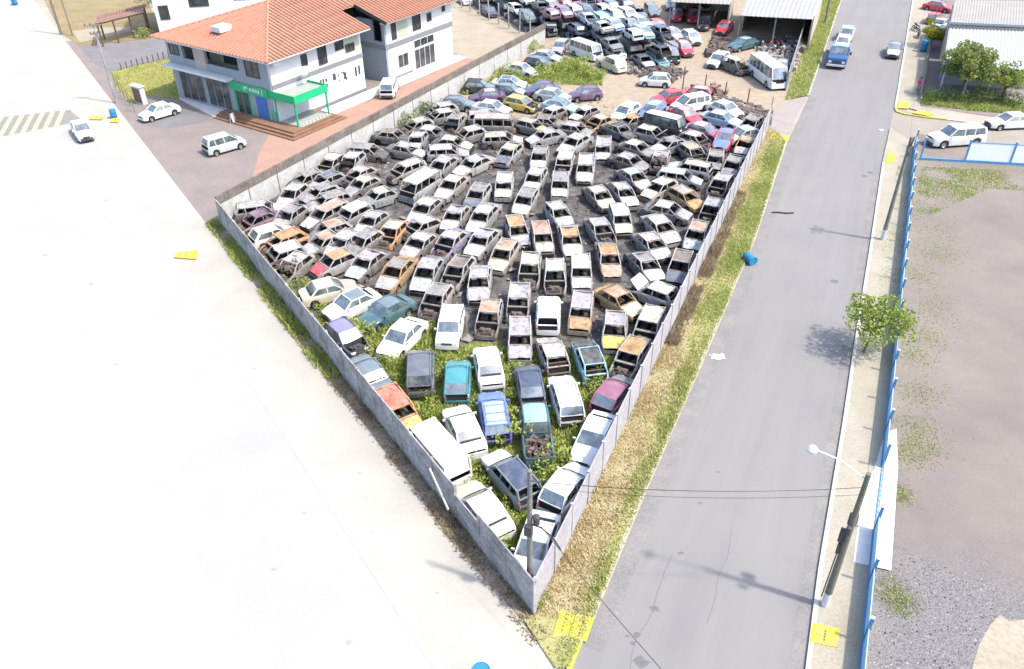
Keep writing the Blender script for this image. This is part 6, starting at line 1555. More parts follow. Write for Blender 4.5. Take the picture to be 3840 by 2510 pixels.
 (27.39,104.75,0,-118,0,1.06,'sedan','i','red','red','red','','cars standing in the far yard','shiny red sedan in front of the shed'),
 (27.98,97.48,0,-147,0,1.06,'sedan','i','darkteal','lightteal','darkteal','','cars standing in the far yard','dark teal sedan parked before the shed'),
 (23.66,91.36,0,-125,0,1.06,'hatch','i','white','white','white','','cars standing in the far yard','white hatchback beside the wrecked dark jeep'),
 (27.56,85.44,0,-81,0,1.06,'bus','i','white','white','white','','cars standing in the far yard','white minibus by the yard gate'),
 (29.82,88.07,0,-107,0,1.06,'hatch','i','navy','lilac','navy','','cars standing in the far yard','navy car squeezed behind the white minibus'),
 (20.70,95.91,0,-83,0,1.06,'hatch','i','red','pink','red','','cars standing in the far yard','red hatchback at the heap end'),
 (18.85,93.34,0,-91,0,1.06,'hatch','i','black','grey','black','n','cars standing in the far yard','wrecked black hatchback leaning at the heap end'),
 (22.42,100.57,0,-79,0,1.06,'hatch','i','white','aquawhite','white','','cars standing in the far yard','white hatchback behind the red one at the heap'),
 (24.99,88.95,0,-65,0,0.98,'minivan','b','brown','cream','brown','nj','cars standing in the far yard','crushed brown wreck with cream roof on sand'),
 (-39.97,72.96,0,-57,0,1.06,'sedan','i','white','white','white','','cars and vans outside the yard','white sedan driving on the pale avenue'),
 (-34.38,77.65,0,-133,0,0.96,'sedan','i','white','white','white','','cars and vans outside the yard','white sedan parked beside the white shop steps'),
 (-25.47,68.85,0,41,0,0.92,'minivan','i','silver','white','silver','','cars and vans outside the yard','silver and white minivan parked on the reddish forecourt'),
 (-12.38,83.65,0,88,0,1.06,'minivan','i','white','white','white','','cars and vans outside the yard','white minivan driving along the brick lane'),
 (44.60,94.22,0,-116,0,1.06,'sedan','i','darkgrey','grey','silver','','cars and vans outside the yard','dark grey car driving on the road'),
 (39.43,67.58,0,-172,0,1.06,'suv','i','white','white','white','','cars and vans outside the yard','white off-road car parked behind the blue panel fence'),
 (22.88,117.39,0,-102,0,1.06,'hatch','i','silver','silver','silver','','cars standing in the far yard','silver hatchback behind the left red one of the pair'),
 (24.51,117.79,0,-104,0,1.06,'sedan','i','white','white','white','','cars standing in the far yard','white sedan between and behind the red pair'),
 (26.31,117.70,0,-103,0,1.06,'hatch','i','maroon','white','maroon','','cars standing in the far yard','maroon hatchback with white roof behind the right red one'),
 (27.53,116.77,0,-105,0,1.06,'hatch','i','silver','silver','black','','cars standing in the far yard','silver hatchback at the left end of the lean-to shed'),
 (19.60,113.86,0,-86,0,1.06,'wagon','i','slate','slate','slate','','cars standing in the far yard','slate estate car end on at the heap right edge'),
 (17.50,107.59,0,-81,0,1.06,'sedan','i','black','black','slate','','cars standing in the far yard','black sedan at the right foot of the heap'),
 (19.20,105.98,0,-73,0,0.98,'hatch','i','red','brick','red','','cars standing in the far yard','orange red hatchback at the right foot of the heap'),
 (20.33,102.22,0,-67,0,0.97,'sedan','i','silver','silver','ash','','cars standing in the far yard','silver sedan leaning at the right foot of the heap'),
 (55.07,107.76,0,57,0,1.02,'hatch','i','red','red','red','','cars and vans outside the yard','small red car behind the house fence'),
 (54.67,104.80,0,45,0,0.92,'sedan','i','silver','silver','silver','','cars and vans outside the yard','silver car nose to the beige roofed house'),
 (53.40,101.05,0,49,0,0.92,'hatch','i','maroon','maroon','maroon','','cars and vans outside the yard','maroon car beside the small yellow green tree'),
 (58.21,113.60,0,-41,0,0.92,'sedan','i','red','grey','red','','cars and vans outside the yard','red car with grey roof in the far right yard'),
 (46.22,71.30,0,-176,0,1.06,'sedan','i','white','white','white','','cars and vans outside the yard','white sedan cut by the right edge on side street'),
 (7.22,131.40,2.04,-70,-0.03,0.95,'hatch','i','navy','navy','navy','p','cars piled in the far heap','navy scrapped hatchback in top layer, third from left of those at heap far end'),
 (-3.47,131.94,2.04,-75,-0.02,0.99,'sedan','i','silver','silver','silver','p','cars piled in the far heap','silver scrapped sedan in top layer, first from left of those at heap far end'),
 (15.74,129.89,2.04,-66,0.06,0.94,'hatch','i','white','white','black','p','cars piled in the far heap','white scrapped hatchback in top layer, sixth from left of those at heap far end'),
 (6.21,130.55,2.04,-67,-0.04,1.02,'hatch','i','darkgrey','darkgrey','darkgrey','p','cars piled in the far heap','dark grey scrapped hatchback in top layer, at heap far end'),
 (-5.09,131.18,2.04,-67,-0.04,1.00,'hatch','i','navy','navy','navy','p','cars piled in the far heap','navy scrapped hatchback in top layer, first from left of those at heap far end'),
 (3.83,130.21,2.04,-69,-0.06,1.00,'box','i','maroon','maroon','maroon','p','cars piled in the far heap','maroon scrapped boxy hatchback in top layer, at heap far end'),
 (14.02,129.25,2.04,-68,-0.03,0.97,'box','i','slate','slate','slate','p','cars piled in the far heap','slate boxy hatchback in top layer, at heap far end'),
 (2.39,129.93,2.04,109,0.02,0.94,'hatch','i','silver','silver','silver','p','cars piled in the far heap','silver scrapped hatchback in top layer, third from left of those at heap far end'),
 (-7.22,130.37,2.04,-76,-0.06,0.97,'box','i','black','black','black','p','cars piled in the far heap','black scrapped boxy hatchback in top layer, first from left of those at heap far end'),
 (12.11,128.73,2.04,109,-0.03,1.01,'sedan','i','slate','slate','slate','p','cars piled in the far heap','slate sedan in top layer, at heap far end'),
 (1.13,129.26,2.04,-72,0.06,0.94,'hatch','i','black','black','ash','p','cars piled in the far heap','black scrapped hatchback in top layer, at heap far end'),
 (-8.67,129.97,2.04,-75,-0.01,0.95,'hatch','i','pink','pink','pink','p','cars piled in the far heap','pink scrapped hatchback in top layer, first from left of those at heap far end'),
 (10.55,128.37,2.04,-68,0.04,0.98,'wagon','i','silver','silver','silver','p','cars piled in the far heap','silver scrapped estate car in top layer, at heap far end'),
 (-0.38,128.87,2.04,-73,0.06,0.97,'hatch','i','silver','silver','ash','p','cars piled in the far heap','silver scrapped hatchback in top layer, second from left of those at heap far end'),
 (8.98,127.56,2.04,-74,0.07,1.02,'wagon','i','black','black','black','p','cars piled in the far heap','black scrapped estate car in top layer, second from left of those at heap far end'),
 (-2.19,127.87,2.04,-66,-0.05,0.95,'wagon','i','black','black','black','p','cars piled in the far heap','black scrapped estate car in top layer, first from left of those at heap far end'),
 (7.23,127.15,2.04,110,-0.06,0.97,'hatch','i','white','white','white','p','cars piled in the far heap','white scrapped hatchback in top layer, second from left of those at heap far end'),
 (-4.26,127.25,2.04,-68,-0.03,1.01,'box','i','navy','navy','navy','p','cars piled in the far heap','navy scrapped boxy hatchback in top layer, at heap far end'),
 (5.52,126.47,2.04,-68,0.07,0.97,'sedan','i','paleblue','paleblue','paleblue','p','cars piled in the far heap','pale blue scrapped sedan in top layer, first from left of those at heap far end'),
 (-5.92,126.74,2.04,-67,-0.05,0.98,'box','i','paleblue','paleblue','ash','p','cars piled in the far heap','pale blue scrapped boxy hatchback in top layer, at heap far end'),
 (3.69,125.96,2.04,-69,0.05,0.96,'sedan','i','white','white','white','p','cars piled in the far heap','white scrapped sedan in top layer, first from left of those at heap far end'),
 (13.46,124.96,2.04,111,-0.06,1.01,'sedan','i','pink','pink','black','p','cars piled in the far heap','pink scrapped sedan in top layer, second from left of those at heap far end'),
 (-7.61,126.28,2.04,-70,-0.03,0.95,'sedan','i','black','black','black','p','cars piled in the far heap','black scrapped sedan in top layer, at heap far end'),
 (2.34,125.36,2.04,-69,-0.02,1.01,'sedan','i','pink','pink','pink','p','cars piled in the far heap','pink scrapped sedan in top layer, first from left of those at heap far end'),
 (11.70,124.58,2.04,-67,-0.06,0.94,'hatch','i','maroon','maroon','maroon','p','cars piled in the far heap','maroon scrapped hatchback in top layer, at heap far end'),
 (0.50,124.71,2.04,-69,-0.03,0.96,'sedan','i','lightteal','lightteal','lightteal','p','cars piled in the far heap','light teal scrapped sedan in top layer, at heap far end'),
 (10.16,123.69,2.04,111,0.03,0.94,'hatch','i','silver','silver','silver','p','cars piled in the far heap','silver scrapped hatchback in top layer, fifth from left of those at heap far end'),
 (-0.88,123.99,2.04,-70,0.05,0.97,'hatch','i','silver','silver','black','p','cars piled in the far heap','silver scrapped hatchback in top layer, first from left of those at heap far end'),
 (8.41,123.23,2.04,-77,-0.04,1.02,'hatch','i','white','white','white','p','cars piled in the far heap','white scrapped hatchback in top layer, fourth from left of those at heap far end'),
 (7.09,122.75,2.04,-66,0.01,0.95,'hatch','i','white','white','ash','p','cars piled in the far heap','white scrapped hatchback in top layer, third from left of those at heap far end'),
 (-2.73,123.43,2.04,-75,-0.03,0.96,'hatch','i','grey','grey','grey','p','cars piled in the far heap','grey scrapped hatchback in top layer, at heap far end'),
 (5.02,122.22,2.04,-76,0.01,0.94,'hatch','i','red','red','ash','p','cars piled in the far heap','red scrapped hatchback in top layer, at heap far end'),
 (14.55,121.04,2.04,109,0.07,1.01,'hatch','i','silver','silver','silver','p','cars piled in the far heap','silver scrapped hatchback in top layer, sixth from left of those at heap far end'),
 (14.98,125.78,1.02,-73,-0.02,0.99,'sedan','i','darkgrey','darkgrey','ash','p','cars piled in the far heap','dark grey scrapped sedan in middle layer, at heap far end'),
 (3.11,121.64,2.04,105,-0.04,1.00,'hatch','i','navy','navy','navy','p','cars piled in the far heap','navy scrapped hatchback in top layer, second from left of those at heap far end'),
 (12.82,120.50,2.04,-67,-0.04,0.95,'sedan','i','white','white','ash','p','cars piled in the far heap','white scrapped sedan in top layer, third from left of those at heap far end'),
 (11.85,120.32,2.04,108,0.02,1.01,'sedan','i','grey','grey','grey','p','cars piled in the far heap','grey scrapped sedan in top layer, at heap far end'),
 (1.58,120.77,2.04,-70,0.05,0.95,'box','i','black','black','black','p','cars piled in the far heap','black scrapped boxy hatchback in top layer, second from left of those at heap far end'),
 (-0.07,120.41,2.04,-68,0.02,0.99,'wagon','i','paleblue','paleblue','paleblue','p','cars piled in the far heap','pale blue scrapped estate car in top layer, at heap far end'),
 (10.11,119.28,2.04,112,0.04,0.99,'sedan','i','silver','silver','silver','p','cars piled in the far heap','silver scrapped sedan in top layer, second from left of those at heap far end'),
 (-1.60,119.78,2.04,-69,-0.03,0.98,'hatch','i','white','white','ash','p','cars piled in the far heap','white scrapped hatchback in top layer, first from left of those at heap far end'),
 (8.12,118.71,2.04,107,0.06,0.98,'hatch','i','ash','ash','ash','p','cars piled in the far heap','pale grey scrapped hatchback in top layer, at heap far end'),
 (6.14,118.24,2.04,-68,0.01,0.99,'sedan','i','paleblue','paleblue','black','p','cars piled in the far heap','pale blue scrapped sedan in top layer, second from left of those at heap far end'),
 (-4.35,123.11,1.02,108,-0.04,0.99,'hatch','i','white','white','white','p','cars piled in the far heap','white scrapped hatchback in middle layer, at heap far end'),
 (4.34,117.73,2.04,-73,-0.03,1.01,'hatch','i','silver','silver','silver','p','cars piled in the far heap','silver scrapped hatchback in top layer, fourth from left of those at heap far end'),
 (14.77,116.95,2.04,113,-0.05,0.99,'hatch','i','pink','pink','ash','p','cars piled in the far heap','pink scrapped hatchback in top layer, second from left of those at heap far end'),
 (3.15,117.14,2.04,-66,-0.02,0.97,'sedan','i','ash','ash','ash','p','cars piled in the far heap','pale grey scrapped sedan in top layer, first from left of those at heap far end'),
 (12.87,116.18,2.04,-71,-0.03,1.02,'sedan','i','white','white','white','p','cars piled in the far heap','white scrapped sedan in top layer, fourth from left of those at heap far end'),
 (10.90,116.17,2.04,114,0.06,1.01,'wagon','i','navy','navy','navy','p','cars piled in the far heap','navy scrapped estate car in top layer, at heap far end'),
 (1.38,116.44,2.04,-66,0.06,0.95,'wagon','i','ash','ash','ash','p','cars piled in the far heap','pale grey scrapped estate car in top layer, at heap far end'),
 (-0.07,116.24,2.04,114,-0.02,0.94,'hatch','i','lightteal','lightteal','lightteal','p','cars piled in the far heap','light teal scrapped hatchback in top layer, at heap far end'),
 (7.90,114.97,2.04,-76,0.05,1.02,'sedan','i','ash','ash','ash','p','cars piled in the far heap','pale grey scrapped sedan in top layer, second from left of those at heap far end'),
 (9.46,114.69,2.04,-72,0.07,0.94,'hatch','i','white','white','ash','p','cars piled in the far heap','white scrapped hatchback in top layer, fifth from left of those at heap far end'),
 (5.98,114.31,2.04,112,0.05,0.96,'sedan','i','white','white','ash','p','cars piled in the far heap','white scrapped sedan in top layer, second from left of those at heap far end'),
 (-3.17,119.34,1.02,-75,0.03,0.95,'hatch','i','slate','slate','slate','p','cars piled in the far heap','slate hatchback in middle layer, at heap far end'),
 (16.38,122.14,0.00,-76,0.07,1.02,'sedan','i','black','black','black','p','cars piled in the far heap','black scrapped sedan in bottom layer, at heap far end'),
 (14.25,112.75,2.04,109,-0.05,0.96,'wagon','i','silver','silver','silver','p','cars piled in the far heap','silver scrapped estate car in top layer, at heap middle'),
 (15.82,117.09,1.02,-71,0.02,0.99,'wagon','i','slate','slate','slate','p','cars piled in the far heap','slate estate car in middle layer, at heap far end'),
 (4.12,113.36,2.04,112,0.03,1.01,'box','i','silver','silver','ash','p','cars piled in the far heap','silver scrapped boxy hatchback in top layer, first from left of those at heap middle'),
 (-6.01,122.63,0.00,107,-0.05,1.02,'sedan','i','white','white','white','p','cars piled in the far heap','white scrapped sedan in bottom layer, at heap far end'),
 (2.64,112.93,2.04,-70,0.05,0.95,'hatch','i','white','white','ash','p','cars piled in the far heap','white scrapped hatchback in top layer, at heap middle'),
 (10.35,111.59,2.04,110,0.03,1.02,'box','i','slate','slate','slate','p','cars piled in the far heap','slate boxy hatchback in top layer, first from left of those at heap middle'),
 (12.26,111.42,2.04,-74,-0.04,0.99,'box','i','maroon','maroon','maroon','p','cars piled in the far heap','maroon scrapped boxy hatchback in top layer, at heap middle'),
 (8.72,111.20,2.04,-71,0.04,0.99,'wagon','i','maroon','maroon','maroon','p','cars piled in the far heap','maroon scrapped estate car in top layer, at heap middle'),
 (7.29,110.39,2.04,112,0.00,0.97,'hatch','i','red','red','red','p','cars piled in the far heap','red scrapped hatchback in top layer, at heap middle'),
 (5.61,109.57,2.04,114,-0.01,0.96,'sedan','i','ash','ash','ash','p','cars piled in the far heap','pale grey scrapped sedan in top layer, at heap middle'),
 (15.38,108.84,2.04,-76,-0.03,0.94,'box','i','black','black','black','p','cars piled in the far heap','black scrapped boxy hatchback in top layer, at heap middle'),
 (15.99,113.06,1.02,-72,0.03,1.00,'box','i','darkgrey','darkgrey','darkgrey','p','cars piled in the far heap','dark grey scrapped boxy hatchback in middle layer, at heap middle'),
 (4.24,109.04,2.04,108,0.02,0.99,'sedan','i','black','black','black','p','cars piled in the far heap','black scrapped sedan in top layer, at heap middle'),
 (13.42,108.21,2.04,-71,0.00,1.01,'box','i','slate','slate','ash','p','cars piled in the far heap','slate boxy hatchback in top layer, second from left of those at heap middle'),
 (12.01,107.42,2.04,111,-0.03,1.00,'hatch','i','ash','ash','ash','p','cars piled in the far heap','pale grey scrapped hatchback in top layer, at heap middle'),
 (1.21,111.96,1.02,-67,-0.06,0.98,'hatch','i','white','white','ash','p','cars piled in the far heap','white scrapped hatchback in middle layer, at heap middle'),
 (9.92,106.85,2.04,-67,-0.06,0.94,'hatch','i','navy','navy','navy','p','cars piled in the far heap','navy scrapped hatchback in top layer, at heap middle'),
 (8.62,106.31,2.04,-71,-0.02,1.01,'box','i','silver','silver','black','p','cars piled in the far heap','silver scrapped boxy hatchback in top layer, second from left of those at heap middle'),
 (-2.45,115.27,0.00,-66,-0.03,0.98,'wagon','i','navy','navy','navy','p','cars piled in the far heap','navy scrapped estate car in bottom layer, at heap far end'),
 (7.15,105.89,2.04,-70,0.03,1.00,'hatch','i','maroon','maroon','ash','p','cars piled in the far heap','maroon scrapped hatchback in top layer, second from left of those at heap middle'),
 (17.15,113.57,0.00,-67,0.02,0.95,'hatch','i','darkgrey','darkgrey','ash','p','cars piled in the far heap','dark grey scrapped hatchback in bottom layer, at heap middle'),
 (16.86,109.19,1.02,-73,-0.05,0.96,'sedan','i','slate','slate','slate','p','cars piled in the far heap','slate sedan in middle layer, at heap middle'),
 (5.43,105.23,2.04,113,-0.05,0.99,'hatch','i','maroon','maroon','maroon','p','cars piled in the far heap','maroon scrapped hatchback in top layer, first from left of those at heap middle'),
 (15.05,104.33,2.04,-69,0.01,0.95,'wagon','i','white','white','white','p','cars piled in the far heap','white scrapped estate car in top layer, at heap middle'),
 (13.40,103.74,2.04,-71,-0.03,0.98,'box','i','ash','ash','ash','p','cars piled in the far heap','pale grey scrapped boxy hatchback in top layer, at heap near edge'),
 (2.68,108.10,1.02,-74,0.01,0.96,'wagon','i','slate','slate','slate','p','cars piled in the far heap','slate estate car in middle layer, at heap middle'),
 (11.32,103.15,2.04,110,-0.06,0.97,'wagon','i','lightteal','lightteal','black','p','cars piled in the far heap','light teal scrapped estate car in top layer, at heap near edge'),
 (9.91,102.23,2.04,-74,-0.04,0.99,'sedan','i','silver','silver','black','p','cars piled in the far heap','silver scrapped sedan in top layer, at heap near edge'),
 (16.89,104.69,1.02,-72,0.06,1.00,'box','i','slate','slate','black','p','cars piled in the far heap','slate boxy hatchback in middle layer, at heap middle'),
 (5.09,105.25,1.02,-77,-0.07,0.99,'sedan','i','navy','navy','ash','p','cars piled in the far heap','navy scrapped sedan in middle layer, at heap middle'),
 (15.95,100.54,2.04,-66,-0.02,0.96,'sedan','i','ash','ash','ash','p','cars piled in the far heap','pale grey scrapped sedan in top layer, second from left of those at heap near edge'),
 (14.61,99.83,2.04,105,0.03,0.96,'sedan','i','grey','grey','grey','p','cars piled in the far heap','grey scrapped sedan in top layer, at heap near edge'),
 (12.75,99.58,2.04,-68,0.05,0.95,'hatch','i','paleblue','paleblue','paleblue','p','cars piled in the far heap','pale blue scrapped hatchback in top layer, at heap near edge'),
 (11.18,98.85,2.04,110,-0.06,0.98,'sedan','i','ash','ash','ash','p','cars piled in the far heap','pale grey scrapped sedan in top layer, first from left of those at heap near edge'),
 (18.08,105.62,0.00,-71,-0.06,1.02,'box','i','grey','grey','black','p','cars piled in the far heap','grey scrapped boxy hatchback in bottom layer, at heap middle'),
 (8.40,102.07,1.02,108,0.05,0.99,'wagon','i','navy','navy','ash','p','cars piled in the far heap','navy scrapped estate car in middle layer, at heap near edge'),
 (17.95,101.33,1.02,-74,0.06,0.95,'hatch','i','grey','grey','grey','p','cars piled in the far heap','grey scrapped hatchback in middle layer, first from left of those at heap near edge'),
 (16.62,104.69,0.00,114,0.02,1.00,'hatch','i','grey','grey','grey','p','cars piled in the far heap','grey scrapped hatchback in bottom layer, at heap middle'),
 (5.06,105.26,0.00,112,0.04,0.97,'hatch','i','slate','slate','ash','p','cars piled in the far heap','slate hatchback in bottom layer, at heap middle'),
 (17.72,96.68,2.04,109,-0.06,0.97,'hatch','i','navy','navy','navy','p','cars piled in the far heap','navy scrapped hatchback in top layer, at heap near edge'),
 (3.71,104.73,0.00,106,0.06,1.01,'hatch','i','black','black','black','p','cars piled in the far heap','black scrapped hatchback in bottom layer, at heap middle'),
 (15.68,95.96,2.04,-68,-0.04,1.00,'hatch','i','lightteal','lightteal','ash','p','cars piled in the far heap','light teal scrapped hatchback in top layer, at heap near edge'),
 (14.48,95.40,2.04,106,-0.05,0.94,'hatch','i','silver','silver','silver','p','cars piled in the far heap','silver scrapped hatchback in top layer, at heap near edge'),
 (11.11,98.76,1.02,-74,-0.03,1.01,'hatch','i','slate','slate','slate','p','cars piled in the far heap','slate hatchback in middle layer, at heap near edge'),
 (8.15,102.18,0.00,104,0.03,0.98,'hatch','i','darkgrey','darkgrey','darkgrey','p','cars piled in the far heap','dark grey scrapped hatchback in bottom layer, at heap near edge'),
 (17.87,100.90,0.00,-67,-0.04,1.00,'box','i','white','white','white','p','cars piled in the far heap','white scrapped boxy hatchback in bottom layer, at heap near edge'),
 (17.36,96.86,1.02,-67,-0.04,1.01,'hatch','i','grey','grey','black','p','cars piled in the far heap','grey scrapped hatchback in middle layer, second from left of those at heap near edge'),
 (11.05,99.12,0.00,114,0.05,0.98,'hatch','i','navy','navy','navy','p','cars piled in the far heap','navy scrapped hatchback in bottom layer, at heap near edge'),
 (12.09,95.06,1.02,-73,0.07,0.96,'sedan','i','grey','grey','grey','p','cars piled in the far heap','grey scrapped sedan in middle layer, at heap near edge'),
 (9.09,98.05,0.00,114,-0.03,0.95,'box','i','darkgrey','darkgrey','darkgrey','p','cars piled in the far heap','dark grey scrapped boxy hatchback in bottom layer, at heap near edge'),
 (19.59,97.17,0.00,103,0.00,0.98,'box','i','grey','grey','black','p','cars piled in the far heap','grey scrapped boxy hatchback in bottom layer, at heap near edge'),
 (17.79,96.75,0.00,113,-0.06,0.96,'wagon','i','silver','silver','silver','p','cars piled in the far heap','silver scrapped estate car in bottom layer, at heap near edge'),
 (17.04,92.33,1.02,112,-0.03,0.98,'hatch','i','black','black','black','p','cars piled in the far heap','black scrapped hatchback in middle layer, at heap near edge'),
 (12.50,95.25,0.00,107,-0.07,0.97,'sedan','i','white','white','white','p','cars piled in the far heap','white scrapped sedan in bottom layer, at heap near edge'),
 (16.94,92.31,0.00,-68,-0.02,0.95,'box','i','lightteal','lightteal','lightteal','p','cars piled in the far heap','light teal scrapped boxy hatchback in bottom layer, at heap near edge'),
 (15.31,91.71,0.00,-73,0.02,0.98,'sedan','i','darkgrey','darkgrey','ash','p','cars piled in the far heap','dark grey scrapped sedan in bottom layer, at heap near edge'),
]
HULKS = [(-8.84, 129.99, 0.05, -71), (-8.84, 129.99, 1.05, -71), (-7.31, 130.64, 0.05, -71), (-7.31, 130.64, 1.05, -71), (-5.36, 131.39, 0.05, -71), (-5.36, 131.39, 1.05, -71), (-3.58, 131.8, 0.05, -71), (-3.58, 131.8, 1.05, -71), (-7.68, 126.27, 0.05, -71), (-7.68, 126.27, 1.05, -71), (-6.05, 127.03, 0.05, -71), (-6.05, 127.03, 1.05, -71), (-3.98, 127.35, 0.05, -71), (-3.98, 127.35, 1.05, -71), (-2.47, 127.99, 0.05, -71), (-2.47, 127.99, 1.05, -71), (-0.65, 128.72, 0.05, -71), (-0.65, 128.72, 1.05, -71), (0.93, 129.23, 0.05, -71), (0.93, 129.23, 1.05, -71), (2.46, 129.88, 0.05, -71), (2.46, 129.88, 1.05, -71), (4.11, 130.49, 0.05, -71), (4.11, 130.49, 1.05, -71), (5.97, 130.81, 0.05, -71), (5.97, 130.81, 1.05, -71), (7.47, 131.25, 0.05, -71), (7.47, 131.25, 1.05, -71), (-4.52, 122.97, 0.05, -71), (-2.95, 123.47, 0.05, -71), (-2.95, 123.47, 1.05, -71), (-1.12, 124.03, 0.05, -71), (-1.12, 124.03, 1.05, -71), (0.54, 124.85, 0.05, -71), (0.54, 124.85, 1.05, -71), (2.13, 125.35, 0.05, -71), (2.13, 125.35, 1.05, -71), (3.84, 126.13, 0.05, -71), (3.84, 126.13, 1.05, -71), (5.51, 126.39, 0.05, -71), (5.51, 126.39, 1.05, -71), (7.09, 127.08, 0.05, -71), (7.09, 127.08, 1.05, -71), (9.07, 127.7, 0.05, -71), (9.07, 127.7, 1.05, -71), (10.77, 128.2, 0.05, -71), (10.77, 128.2, 1.05, -71), (12.13, 128.85, 0.05, -71), (12.13, 128.85, 1.05, -71), (13.91, 129.26, 0.05, -71), (13.91, 129.26, 1.05, -71), (15.64, 129.98, 0.05, -71), (15.64, 129.98, 1.05, -71), (-3.39, 119.43, 0.05, -71), (-1.77, 120.06, 0.05, -71), (-1.77, 120.06, 1.05, -71), (-0.13, 120.31, 0.05, -71), (-0.13, 120.31, 1.05, -71), (1.83, 121.05, 0.05, -71), (1.83, 121.05, 1.05, -71), (3.41, 121.42, 0.05, -71), (3.41, 121.42, 1.05, -71), (4.94, 121.96, 0.05, -71), (4.94, 121.96, 1.05, -71), (6.98, 122.7, 0.05, -71), (6.98, 122.7, 1.05, -71), (8.33, 123.28, 0.05, -71), (8.33, 123.28, 1.05, -71), (10.03, 123.85, 0.05, -71), (10.03, 123.85, 1.05, -71), (11.7, 124.48, 0.05, -71), (11.7, 124.48, 1.05, -71), (13.71, 125.07, 0.05, -71), (13.71, 125.07, 1.05, -71), (15.19, 125.6, 0.05, -71), (-0.23, 116.05, 0.05, -71), (-0.23, 116.05, 1.05, -71), (1.16, 116.46, 0.05, -71), (1.16, 116.46, 1.05, -71), (3.12, 117.06, 0.05, -71), (3.12, 117.06, 1.05, -71), (4.61, 117.88, 0.05, -71), (4.61, 117.88, 1.05, -71), (6.41, 118.46, 0.05, -71), (6.41, 118.46, 1.05, -71), (8.19, 118.77, 0.05, -71), (8.19, 118.77, 1.05, -71), (9.93, 119.49, 0.05, -71), (9.93, 119.49, 1.05, -71), (11.65, 120.24, 0.05, -71), (11.65, 120.24, 1.05, -71), (13.01, 120.53, 0.05, -71), (13.01, 120.53, 1.05, -71), (14.65, 121.24, 0.05, -71), (14.65, 121.24, 1.05, -71), (1.07, 112.1, 0.05, -71), (2.78, 112.95, 0.05, -71), (2.78, 112.95, 1.05, -71), (4.33, 113.32, 0.05, -71), (4.33, 113.32, 1.05, -71), (6.04, 114.04, 0.05, -71), (6.04, 114.04, 1.05, -71), (7.71, 114.76, 0.05, -71), (7.71, 114.76, 1.05, -71), (9.44, 114.94, 0.05, -71), (9.44, 114.94, 1.05, -71), (11.17, 115.88, 0.05, -71), (11.17, 115.88, 1.05, -71), (12.79, 116.33, 0.05, -71), (12.79, 116.33, 1.05, -71), (14.49, 116.7, 0.05, -71), (14.49, 116.7, 1.05, -71), (15.97, 117.34, 0.05, -71), (2.41, 108.38, 0.05, -71), (4.11, 109.08, 0.05, -71), (4.11, 109.08, 1.05, -71), (5.6, 109.48, 0.05, -71), (5.6, 109.48, 1.05, -71), (7.39, 110.37, 0.05, -71), (7.39, 110.37, 1.05, -71), (8.81, 110.94, 0.05, -71), (8.81, 110.94, 1.05, -71), (10.54, 111.51, 0.05, -71), (10.54, 111.51, 1.05, -71), (12.14, 111.72, 0.05, -71), (12.14, 111.72, 1.05, -71), (14.03, 112.51, 0.05, -71), (14.03, 112.51, 1.05, -71), (15.72, 113.06, 0.05, -71), (7.04, 105.94, 0.05, -71), (7.04, 105.94, 1.05, -71), (8.58, 106.47, 0.05, -71), (8.58, 106.47, 1.05, -71), (10.05, 107.12, 0.05, -71), (10.05, 107.12, 1.05, -71), (11.86, 107.67, 0.05, -71), (11.86, 107.67, 1.05, -71), (13.46, 108.31, 0.05, -71), (13.46, 108.31, 1.05, -71), (15.38, 108.58, 0.05, -71), (15.38, 108.58, 1.05, -71), (17.01, 109.46, 0.05, -71), (9.67, 102.44, 0.05, -71), (9.67, 102.44, 1.05, -71), (11.36, 103.13, 0.05, -71), (11.36, 103.13, 1.05, -71), (13.34, 103.86, 0.05, -71), (13.34, 103.86, 1.05, -71), (14.84, 104.5, 0.05, -71), (14.84, 104.5, 1.05, -71), (12.74, 99.34, 0.05, -71), (12.74, 99.34, 1.05, -71), (14.56, 99.94, 0.05, -71), (14.56, 99.94, 1.05, -71), (16.2, 100.73, 0.05, -71), (16.2, 100.73, 1.05, -71), (14.21, 95.61, 0.05, -71), (14.21, 95.61, 1.05, -71), (15.85, 96.23, 0.05, -71), (15.85, 96.23, 1.05, -71)]
for row in CARS: car(*row)
# hulks crushed flat under the top layer of the heap
mb = MB()
for x, y, z, d in HULKS:
    M = Matrix.Translation((x, y, z)) @ Matrix.Rotation(math.radians(d), 4, 'Z')
    for L, w, z0, z1, x0 in ((3.9, 1.62, .05, .55, 0), (2.0, 1.5, .55, .98, -.2)):
        k = len(mb.v); mb.box((x0, 0, (z0 + z1) / 2), (L, w, z1 - z0), 0, .86)
        for i in range(k, len(mb.v)): mb.v[i] = tuple(M @ Vector(mb.v[i]))
mb.obj('crushed_cars', 'hulk', None, kind='stuff')

